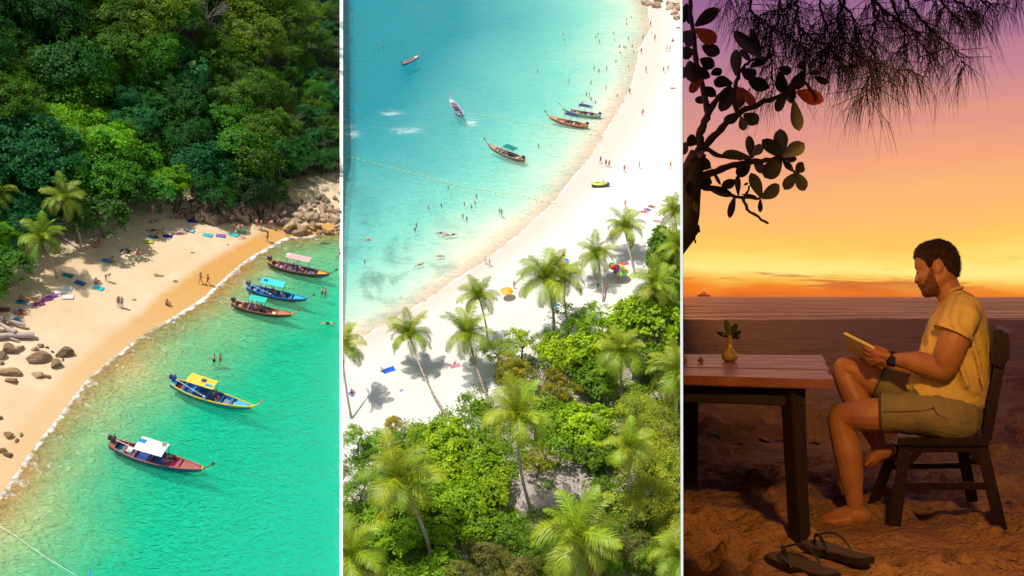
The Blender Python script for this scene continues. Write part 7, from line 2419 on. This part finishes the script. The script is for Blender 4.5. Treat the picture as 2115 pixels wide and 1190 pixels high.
for (bx_, by_, tx_, ty_, w_, col, k) in [(1507, 697, 1480, 686, 9, (0.02, 0.035, 0.015), 0), (1506, 695, 1500, 660, 15, (0.12, 0.17, 0.02), 1), (1509, 694, 1522, 668, 13, (0.03, 0.05, 0.015), 0), (1510, 696, 1530, 684, 10, (0.02, 0.03, 0.012), 2), (1510, 697, 1528, 697, 8, (0.02, 0.035, 0.012), 1), (1505, 696, 1490, 690, 7, (0.2, 0.2, 0.12), 0)]:
    put_leaf(va, PR(bx_, by_, 5.42), PR(tx_, ty_, 5.42 + 0.02 * k), w_ * 5.42 / FPX, col, k, 0.3, vb)
for (px_, y_, r_, lab) in ((1447, 5.30, 0.017, 'round brown shell standing alone on the table left of the vase'), (1412, 5.28, 0.020, 'shell at the left end of the table by the partition')):
    q = PR(px_, 0, y_); q.z = ZT + 0.001
    mb = MB(); pr = []
    for i in range(60):
        a = i * 0.42; rr = r_ * (0.25 + 0.55 * (1 - i / 60)); pr.append(Vector((math.cos(a) * rr * 0.55, math.sin(a) * rr * 0.55, r_ * 0.55 + i * r_ * 0.022)))
    mb.tube(pr, [r_ * (0.60 - 0.5 * i / 60) for i in range(60)], 8)
    o = mb.build('shell', M('brown_shell', (0.30, 0.13, 0.06), 0.5, 0.25, 40), loc=q)
    tag(o, lab, 'shell')

# ---- flip-flops
m_rub = M('dark_sandal_rubber', (0.030, 0.026, 0.028), 0.42, 0.2, 30)
m_sole = M('sandal_footbed', (0.085, 0.065, 0.055), 0.55, 0.15, 30)
SOLE = [(0.0, 0.0), (0.010, 0.035), (0.05, 0.050), (0.10, 0.048), (0.15, 0.038), (0.20, 0.036), (0.25, 0.037), (0.28, 0.028), (0.29, 0.0), (0.28, -0.028), (0.25, -0.036), (0.20, -0.034), (0.15, -0.036), (0.10, -0.046), (0.05, -0.048), (0.010, -0.030)]


def flipflop(tx, ty, hx, hy, label, tilt=0.0, mirror=1):
    a = PRG(tx, ty, 0.0); b = PRG(hx, hy, 0.0)
    d = b - a; L = d.length
    root = thing('flip_flop', label, 'flip-flop', (a.x, a.y, 0.014), math.atan2(d.y, d.x))
    root.rotation_euler = (tilt, 0, math.atan2(d.y, d.x))
    k = L / 0.29
    sm = smooth_line([(x, y * mirror) for x, y in SOLE] + [SOLE[0]], 3)[:-1]
    for nm, m_, z0, z1, sc in (('sole', m_rub, -0.012, 0.012, 1.0), ('footbed', m_sole, 0.0125, 0.017, 0.95)):
        mb = MB(); cx = 0.145
        mb.prism([((cx + (x - cx) * sc) * k, y * sc * k) for x, y in sm], z0, z1, lambda v: Vector((v.x, v.y, v.z + 0.02 * (v.x / L) ** 3)))
        mb.build(nm, m_, root)
    for s in (-1, 1):
        mb = MB(); pts = []
        for i in range(11):
            t = i / 10
            pts.append(Vector(((0.045 + 0.115 * t) * k, s * 0.043 * math.sin(t * math.pi * 0.5) * k, 0.016 + 0.055 * math.sin(math.pi * (0.12 + 0.88 * t)) ** 0.8)))
        mb.tube(pts, [0.005 + 0.004 * math.sin(math.pi * i / 10) for i in range(11)], 7, flat=0.6); mb.build('strap', m_rub, root)
    mb = MB(); mb.tube([Vector((0.045 * k, 0, 0.01)), Vector((0.045 * k, 0, 0.036))], 0.006, 7); mb.build('toe_post', m_rub, root)


flipflop(1662, 1128, 1795, 1176, 'black flip-flop lying flat, the upper right one of the pair', 0.0)
flipflop(1598, 1152, 1722, 1212, 'black flip-flop cut by the bottom edge, the lower left one', 0.05, -1)
# ================================================================== overhanging trees of the evening beach
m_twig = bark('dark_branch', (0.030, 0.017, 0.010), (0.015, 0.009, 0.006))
YB = 3.3


def Z(x, y, d=YB):          # from the enlarged crop's coordinates
    return PR(1411 + x / 2.381, y / 2.381, d)


tr = thing('almond_tree', 'dark almond tree with big leathery leaves and a few red ones against the sunset', 'tree', (Z(-160, 1500).x, Z(-160, 1500).y, 0.0))
trl = tr.location.copy()


def limbT(pts, r0, r1, name='branch', d=None, jit=0.006):
    path = [(Z(x, y, YB if d is None else d)) for x, y in pts]
    rs = random.Random(int(pts[0][0] * 3 + pts[0][1]))
    out = []
    n = 5
    for i in range(len(path) - 1):
        p0 = path[max(i - 1, 0)]; p1 = path[i]; p2 = path[i + 1]; p3 = path[min(i + 2, len(path) - 1)]
        for k in range(n):
            t = k / n
            out.append(0.5 * ((2 * p1) + (p2 - p0) * t + (2 * p0 - 5 * p1 + 4 * p2 - p3) * t * t + (3 * p1 - p0 - 3 * p2 + p3) * t ** 3) + Vector([rs.uniform(-jit, jit) * 0.5 for _ in range(3)]))
    out.append(path[-1])
    mb = MB(); m = len(out)
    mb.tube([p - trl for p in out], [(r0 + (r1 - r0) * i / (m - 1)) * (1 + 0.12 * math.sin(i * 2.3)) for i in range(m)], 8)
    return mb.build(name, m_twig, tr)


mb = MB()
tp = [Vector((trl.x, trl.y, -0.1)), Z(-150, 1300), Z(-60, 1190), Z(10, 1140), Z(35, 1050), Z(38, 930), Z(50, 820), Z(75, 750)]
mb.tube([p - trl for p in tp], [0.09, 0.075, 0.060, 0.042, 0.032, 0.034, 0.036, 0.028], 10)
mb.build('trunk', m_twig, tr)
limbT([(30, 1140), (62, 1125), (45, 1150)], 0.022, 0.012)
limbT([(85, 745), (85, 660), (125, 560), (190, 460), (240, 420)], 0.016, 0.007)
limbT([(95, 735), (170, 650), (270, 560), (380, 510), (500, 460), (580, 380)], 0.014, 0.005)
limbT([(125, 560), (90, 400), (60, 250), (40, 60), (30, -40)], 0.011, 0.006)
limbT([(60, 880), (160, 840), (300, 800), (430, 785), (485, 765)], 0.014, 0.006)
limbT([(100, 730), (190, 765), (300, 780), (345, 765)], 0.009, 0.005)
limbT([(60, 915), (150, 935), (260, 965), (380, 975)], 0.009, 0.004)
limbT([(290, 970), (330, 1040), (420, 1100)], 0.006, 0.004)
limbT([(485, 770), (520, 820), (555, 850)], 0.007, 0.004)
limbT([(270, 560), (250, 470), (280, 360), (330, 300), (400, 280)], 0.009, 0.004)
limbT([(310, 960), (335, 900)], 0.005, 0.002)
limbT([(600, 400), (640, 450), (660, 490)], 0.006, 0.004)
limbT([(45, 1150), (55, 1175), (62, 1195)], 0.004, 0.003)
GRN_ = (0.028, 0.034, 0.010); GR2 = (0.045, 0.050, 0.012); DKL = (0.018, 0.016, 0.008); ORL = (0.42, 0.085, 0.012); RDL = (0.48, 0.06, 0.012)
LV = [(60, 125, 175, 40, 58, GR2), (35, 115, 15, 15, 45, GRN_), (60, 140, 165, 205, 66, ORL), (50, 150, -10, 200, 50, DKL), (95, 225, 182, 262, 58, GRN_), (60, 250, -10, 265, 60, DKL), (85, 290, 155, 325, 55, GRN_), (30, 300, 62, 405, 66, DKL),
      (100, 385, 28, 450, 46, ORL), (140, 365, 190, 340, 42, DKL), (105, 430, 160, 470, 44, GRN_), (130, 500, 58, 485, 38, GRN_), (105, 500, 130, 542, 34, DKL), (385, 280, 250, 152, 56, GRN_), (385, 280, 335, 135, 34, DKL), (262, 370, 262, 240, 50, GR2),
      (335, 300, 282, 243, 28, DKL), (330, 330, 410, 290, 40, DKL), (290, 340, 360, 380, 60, DKL), (325, 395, 420, 430, 62, GRN_), (245, 410, 150, 395, 56, GRN_), (245, 430, 188, 552, 62, GR2), (285, 430, 272, 535, 52, GRN_), (290, 430, 355, 525, 44, ORL), (270, 425, 292, 490, 32, ORL),
      (400, 290, 445, 265, 26, DKL), (470, 330, 535, 355, 44, DKL), (480, 350, 490, 460, 62, GRN_), (605, 345, 572, 300, 34, DKL), (620, 350, 645, 295, 28, DKL), (615, 360, 680, 352, 28, DKL), (650, 375, 718, 410, 34, GRN_), (600, 345, 545, 440, 60, GR2), (560, 450, 692, 495, 66, RDL),
      (540, 400, 528, 510, 50, DKL), (545, 490, 572, 645, 54, GR2), (510, 470, 452, 545, 50, GRN_), (275, 555, 202, 605, 52, GR2), (285, 570, 302, 642, 42, GRN_), (300, 560, 370, 605, 66, GR2),
      (335, 770, 325, 665, 40, GRN_), (335, 775, 195, 752, 44, GR2), (338, 765, 395, 712, 42, GRN_), (330, 780, 268, 875, 56, GRN_), (345, 785, 402, 850, 42, GRN_),
      (485, 765, 478, 632, 62, GR2), (485, 770, 390, 682, 58, GRN_), (490, 770, 598, 705, 66, GR2), (490, 775, 562, 785, 32, DKL), (482, 780, 398, 880, 76, GR2),
      (555, 850, 588, 795, 34, GRN_), (552, 852, 498, 932, 50, GR2), (558, 852, 602, 940, 52, GR2), (545, 845, 500, 795, 30, DKL), (560, 850, 600, 820, 28, GRN_),
      (192, 922, 252, 888, 46, GR2), (140, 825, 186, 912, 16, DKL), (110, 915, 245, 962, 40, DKL), (255, 968, 225, 1075, 32, GR2), (272, 965, 268, 860, 26, DKL), (385, 972, 335, 848, 54, GR2), (385, 972, 480, 912, 62, GR2), (380, 975, 380, 1045, 22, DKL), (290, 955, 365, 972, 18, DKL), (300, 910, 320, 900, 12, DKL),
      (75, 705, 18, 680, 54, DKL), (70, 750, 102, 765, 40, DKL), (40, 790, 135, 820, 64, DKL), (50, 870, 142, 900, 66, GRN_), (30, 930, 18, 1015, 46, GRN_), (55, 990, 72, 1042, 32, GRN_), (30, 820, -10, 900, 66, DKL), (20, 700, -20, 760, 50, GRN_), (60, 880, 20, 960, 50, DKL), (10, 330, -20, 380, 50, DKL), (20, 60, -20, 100, 50, DKL), (60, 330, 130, 380, 50, DKL), (70, 180, 10, 220, 46, DKL)]
rs_l = random.Random(3)
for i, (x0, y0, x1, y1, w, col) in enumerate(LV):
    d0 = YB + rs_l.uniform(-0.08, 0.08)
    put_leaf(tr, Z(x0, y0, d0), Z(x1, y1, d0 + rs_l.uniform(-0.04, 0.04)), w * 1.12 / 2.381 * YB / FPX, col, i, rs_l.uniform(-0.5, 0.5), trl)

# ---- casuarina sprays hanging in from above
m_needle = M('casuarina_needles', (0.010, 0.008, 0.006), 0.8, 0.15)
cs = thing('casuarina_branch', 'feathery casuarina boughs with hanging needles across the top of the evening sky', 'branch', Z(900, -400, 3.9))
csl = cs.location.copy()
STEMS = [[(1060, -60), (1160, 80), (1240, 160), (1330, 230), (1395, 320)], [(940, -60), (950, 100), (930, 240), (920, 380), (900, 470)], [(820, -60), (760, 90), (790, 190), (860, 270), (1000, 320), (1170, 370)],
         [(560, -60), (560, 90), (600, 170), (720, 220), (790, 320)], [(480, -60), (470, 100), (420, 190), (440, 330), (440, 460)], [(660, -60), (700, 100), (740, 200), (700, 300)], [(1180, -60), (1290, 20), (1340, 90)],
         [(340, -60), (330, 50), (400, 110), (530, 180), (620, 250)], [(1380, -60), (1480, 0), (1560, 20)], [(230, -80), (225, 0)], [(1000, -60), (1080, 120), (1100, 240), (1080, 350)], [(880, -60), (1000, 60), (1130, 140), (1200, 250)], [(1240, -60), (1390, 20), (1450, 60)], [(700, -60), (830, 60), (860, 180), (900, 300)], [(600, -60), (500, 40), (330, 90)], [(1600, -80), (1640, -10)]]
rs_c = random.Random(12)
for si, stp in enumerate(STEMS):
    dd = 3.7 + rs_c.uniform(-0.5, 0.6)
    path = []
    P3 = [Z(x, y, dd) for x, y in stp]
    for i in range(len(P3) - 1):
        for k in range(8):
            path.append(P3[i].lerp(P3[i + 1], k / 8) + Vector([rs_c.uniform(-0.006, 0.006) for _ in range(3)]))
    path.append(P3[-1])
    mb = MB(); mb.tube([p - csl for p in path], [0.0065 * (1 - 0.75 * i / len(path)) for i in range(len(path))], 5)
    stem = mb.build('stem', m_twig, cs)
    V = []; F = []
    TW = MB()

    def needle(p, d, L):
        d = d.normalized(); q = p; w = 0.0009
        s = Vector((1, 0.1, 0)) * w
        pts = [p]
        dd_ = d.copy()
        for k in range(3):
            dd_ = (dd_ + Vector((0, 0, -0.28))).normalized()
            q = q + dd_ * L / 3; pts.append(q)
        b = len(V)
        for k, pt in enumerate(pts):
            ww = s * (1 - 0.25 * k)
            V.append(pt - ww - csl); V.append(pt + ww - csl)
        for k in range(3): F.append((b + 2 * k, b + 2 * k + 1, b + 2 * k + 3, b + 2 * k + 2))
    sparse = si in (8, 9, 15)
    for i in range(2, len(path)):
        for r_ in range(2 if i % 2 else 1):
            p = path[i]; a = rs_c.uniform(0, 6.28)
            td = Vector((math.cos(a) * 0.9, math.sin(a) * 0.6, rs_c.uniform(-0.9, 0.1))).normalized()
            tl3 = rs_c.uniform(0.04, 0.16) * (0.6 if sparse else 1)
            q = p + td * tl3
            TW.tube([p - csl, q - csl], [0.0018, 0.0010], 3, caps=False)
            for k in range(rs_c.randint(6, 10)):
                f = rs_c.random()
                b_ = p.lerp(q, f)
                nd = td * 0.7 + Vector((rs_c.uniform(-0.6, 0.6), rs_c.uniform(-0.5, 0.5), -1.0 + rs_c.uniform(-0.2, 0.5)))
                needle(b_, nd, rs_c.uniform(0.06, 0.17))
    TW.build('twigs', m_twig, stem)['kind'] = 'stuff'
    me = mesh_np('needles', [tuple(v) for v in V], F, m_needle)
    nd_ = link_mesh('needles', me, stem); nd_['kind'] = 'stuff'

# ---- far ship, islet, litter on the sand
q = PR(1453, 0, 860); q.z = -0.6
sp_ = thing('cargo_ship', 'distant ship on the horizon at the left of the evening sea', 'ship', q)
m_ship = M('hazy_ship', (0.55, 0.26, 0.14), 0.8, 0.05)  # the haze of distance is put into this colour
mb = MB(); mb.prism([(-5.2, -0.9), (-5.4, 0.9), (4.8, 0.9), (6.0, 0.0), (4.8, -0.9)], 0.0, 2.2); mb.build('hull', m_ship, sp_, smooth=False)
for nm, x, w, z0, z1 in (('deck_house', -2.0, 1.8, 2.2, 3.6), ('bridge', 0.9, 1.6, 2.2, 4.4), ('mast', -0.6, 0.4, 2.2, 5.2), ('crane', 3.0, 0.7, 2.2, 3.4)):
    mb = MB(); mb.box((x, 0, (z0 + z1) / 2), (w, 1.0, z1 - z0), taper=0.8); mb.build(nm, m_ship, sp_, smooth=False)
for px_, w_, h_, lab in ((1822, 26, 1.8, 'low far islet on the horizon in front of the reader'), (1735, 40, 0.9, 'faint flat islet on the horizon left of the other')):
    q = PR(px_, 0, 870); mb = MB(); rg = []
    hw_ = w_ / FPX * 870 / 2
    for i in range(15):
        t_ = i / 14; x = -hw_ + 2 * hw_ * t_; h2 = h_ * (math.sin(math.pi * t_) ** 0.7) * (0.75 + 0.25 * math.sin(t_ * 17)) + 0.02
        rg.append([Vector((x, -2, -0.8)), Vector((x, 2, -0.8)), Vector((x, 0.6, h2)), Vector((x, -0.6, h2))])
    mb.loft(rg); o = mb.build('islet', M('far_islet', (0.36, 0.16, 0.10), 0.9, 0.05), loc=(q.x, q.y, 0)); tag(o, lab, 'islet')

for (px_, py_, L_, ang, col, lab) in [(1460, 917, 0.16, 0.2, (0.03, 0.02, 0.012), 'large dark curled dead leaf beside the far table leg'), (1520, 914, 0.10, 0.4, (0.16, 0.05, 0.02), 'reddish dead leaf under the table, left one'), (1568, 918, 0.14, -0.1, (0.10, 0.07, 0.05), 'greyish curled leaf in the middle under the table'),
                                      (1600, 920, 0.10, -0.2, (0.13, 0.05, 0.02), 'brown leaf right of the curled one under the table'), (1672, 922, 0.13, -0.4, (0.10, 0.04, 0.02), 'brown leaf just right of the near table leg'), (1692, 892, 0.10, 0.0, (0.02, 0.014, 0.01), 'small dark leaf in front of the near knee'),
                                      (1497, 897, 0.06, 0.1, (0.55, 0.50, 0.42), 'small pale scrap shining on the sand under the table'), (1460, 948, 0.09, 0.6, (0.30, 0.20, 0.14), 'pale twig-like leaf low under the table'), (2090, 990, 0.07, 0.3, (0.03, 0.02, 0.01), 'small dark leaf right of the chair'), (2083, 1150, 0.05, -0.7, (0.10, 0.09, 0.09), 'small grey shard low at the right edge'),
                                      (1640, 795, 0.14, 0.1, (0.04, 0.02, 0.015), 'dark scrap far out on the sand behind the table'), (2075, 1040, 0.05, 0.1, (0.02, 0.015, 0.01), 'tiny dark pebble-like leaf right of the back chair leg')]:
    q = PRG(px_, py_, 0.0); z = sand_z(q.x, q.y)
    o = link_mesh('dead_leaf', LEAVES[len(lab) % 3], None, (q.x, q.y, z + 0.010), (rs_l.uniform(-0.3, 0.3), rs_l.uniform(-0.1, 0.25), ang + rs_l.uniform(-1.2, 1.2)), (L_ * rs_l.uniform(0.7, 1), L_ * rs_l.uniform(0.3, 0.6), L_ * 0.5)); o.color = (*col, 1)
    tag(o, lab, 'leaf')
# ================================================================== put every place where it stands; end each place at its partition
def seam_planes(k):
    out = []
    for px, side in SEAM[k]:
        t = (px - 1057.5) / FPX
        n = (AX - AF * t).normalized() * side       # keep where n.(p-C) > 0
        out.append(n)
    return out


def finish():
    bpy.context.view_layer.update()
    for o in list(COL.objects):
        if o.parent is None and o.type in {'MESH', 'EMPTY', 'CURVE'}:
            k = OWNER.get(o.name, 'X')
            if k in ('L', 'R'):
                o.matrix_world = FRAMES[k] @ o.matrix_world
    bpy.context.view_layer.update()
    PL = {k: seam_planes(k) for k in 'LMR'}
    for o in list(COL.objects):
        if o.type != 'MESH' or o.get('kind_x'): continue
        k = OWNER.get(o.name, 'X')
        if k not in PL: continue
        mw = o.matrix_world
        bb = [mw @ Vector(c) for c in o.bound_box]
        for n in PL[k]:
            ds = [n.dot(b - C) for b in bb]
            if min(ds) >= 0: continue
            if max(ds) <= 0:
                bpy.data.objects.remove(o); o = None; break
            if o.data.users > 1: o.data = o.data.copy()
            inv = mw.inverted()
            co = inv @ C
            no = (mw.to_3x3().transposed() @ n).normalized()
            bm = bmesh.new(); bm.from_mesh(o.data)
            bmesh.ops.bisect_plane(bm, geom=bm.verts[:] + bm.edges[:] + bm.faces[:], plane_co=co, plane_no=no, clear_inner=True, clear_outer=False)
            if len(bm.faces) == 0:
                bm.free(); bpy.data.objects.remove(o); o = None; break
            bm.to_mesh(o.data); bm.free()
        if o is None: continue
    for o in list(COL.objects):
        if o.type == 'EMPTY' and not o.children:
            bpy.data.objects.remove(o)


finish()
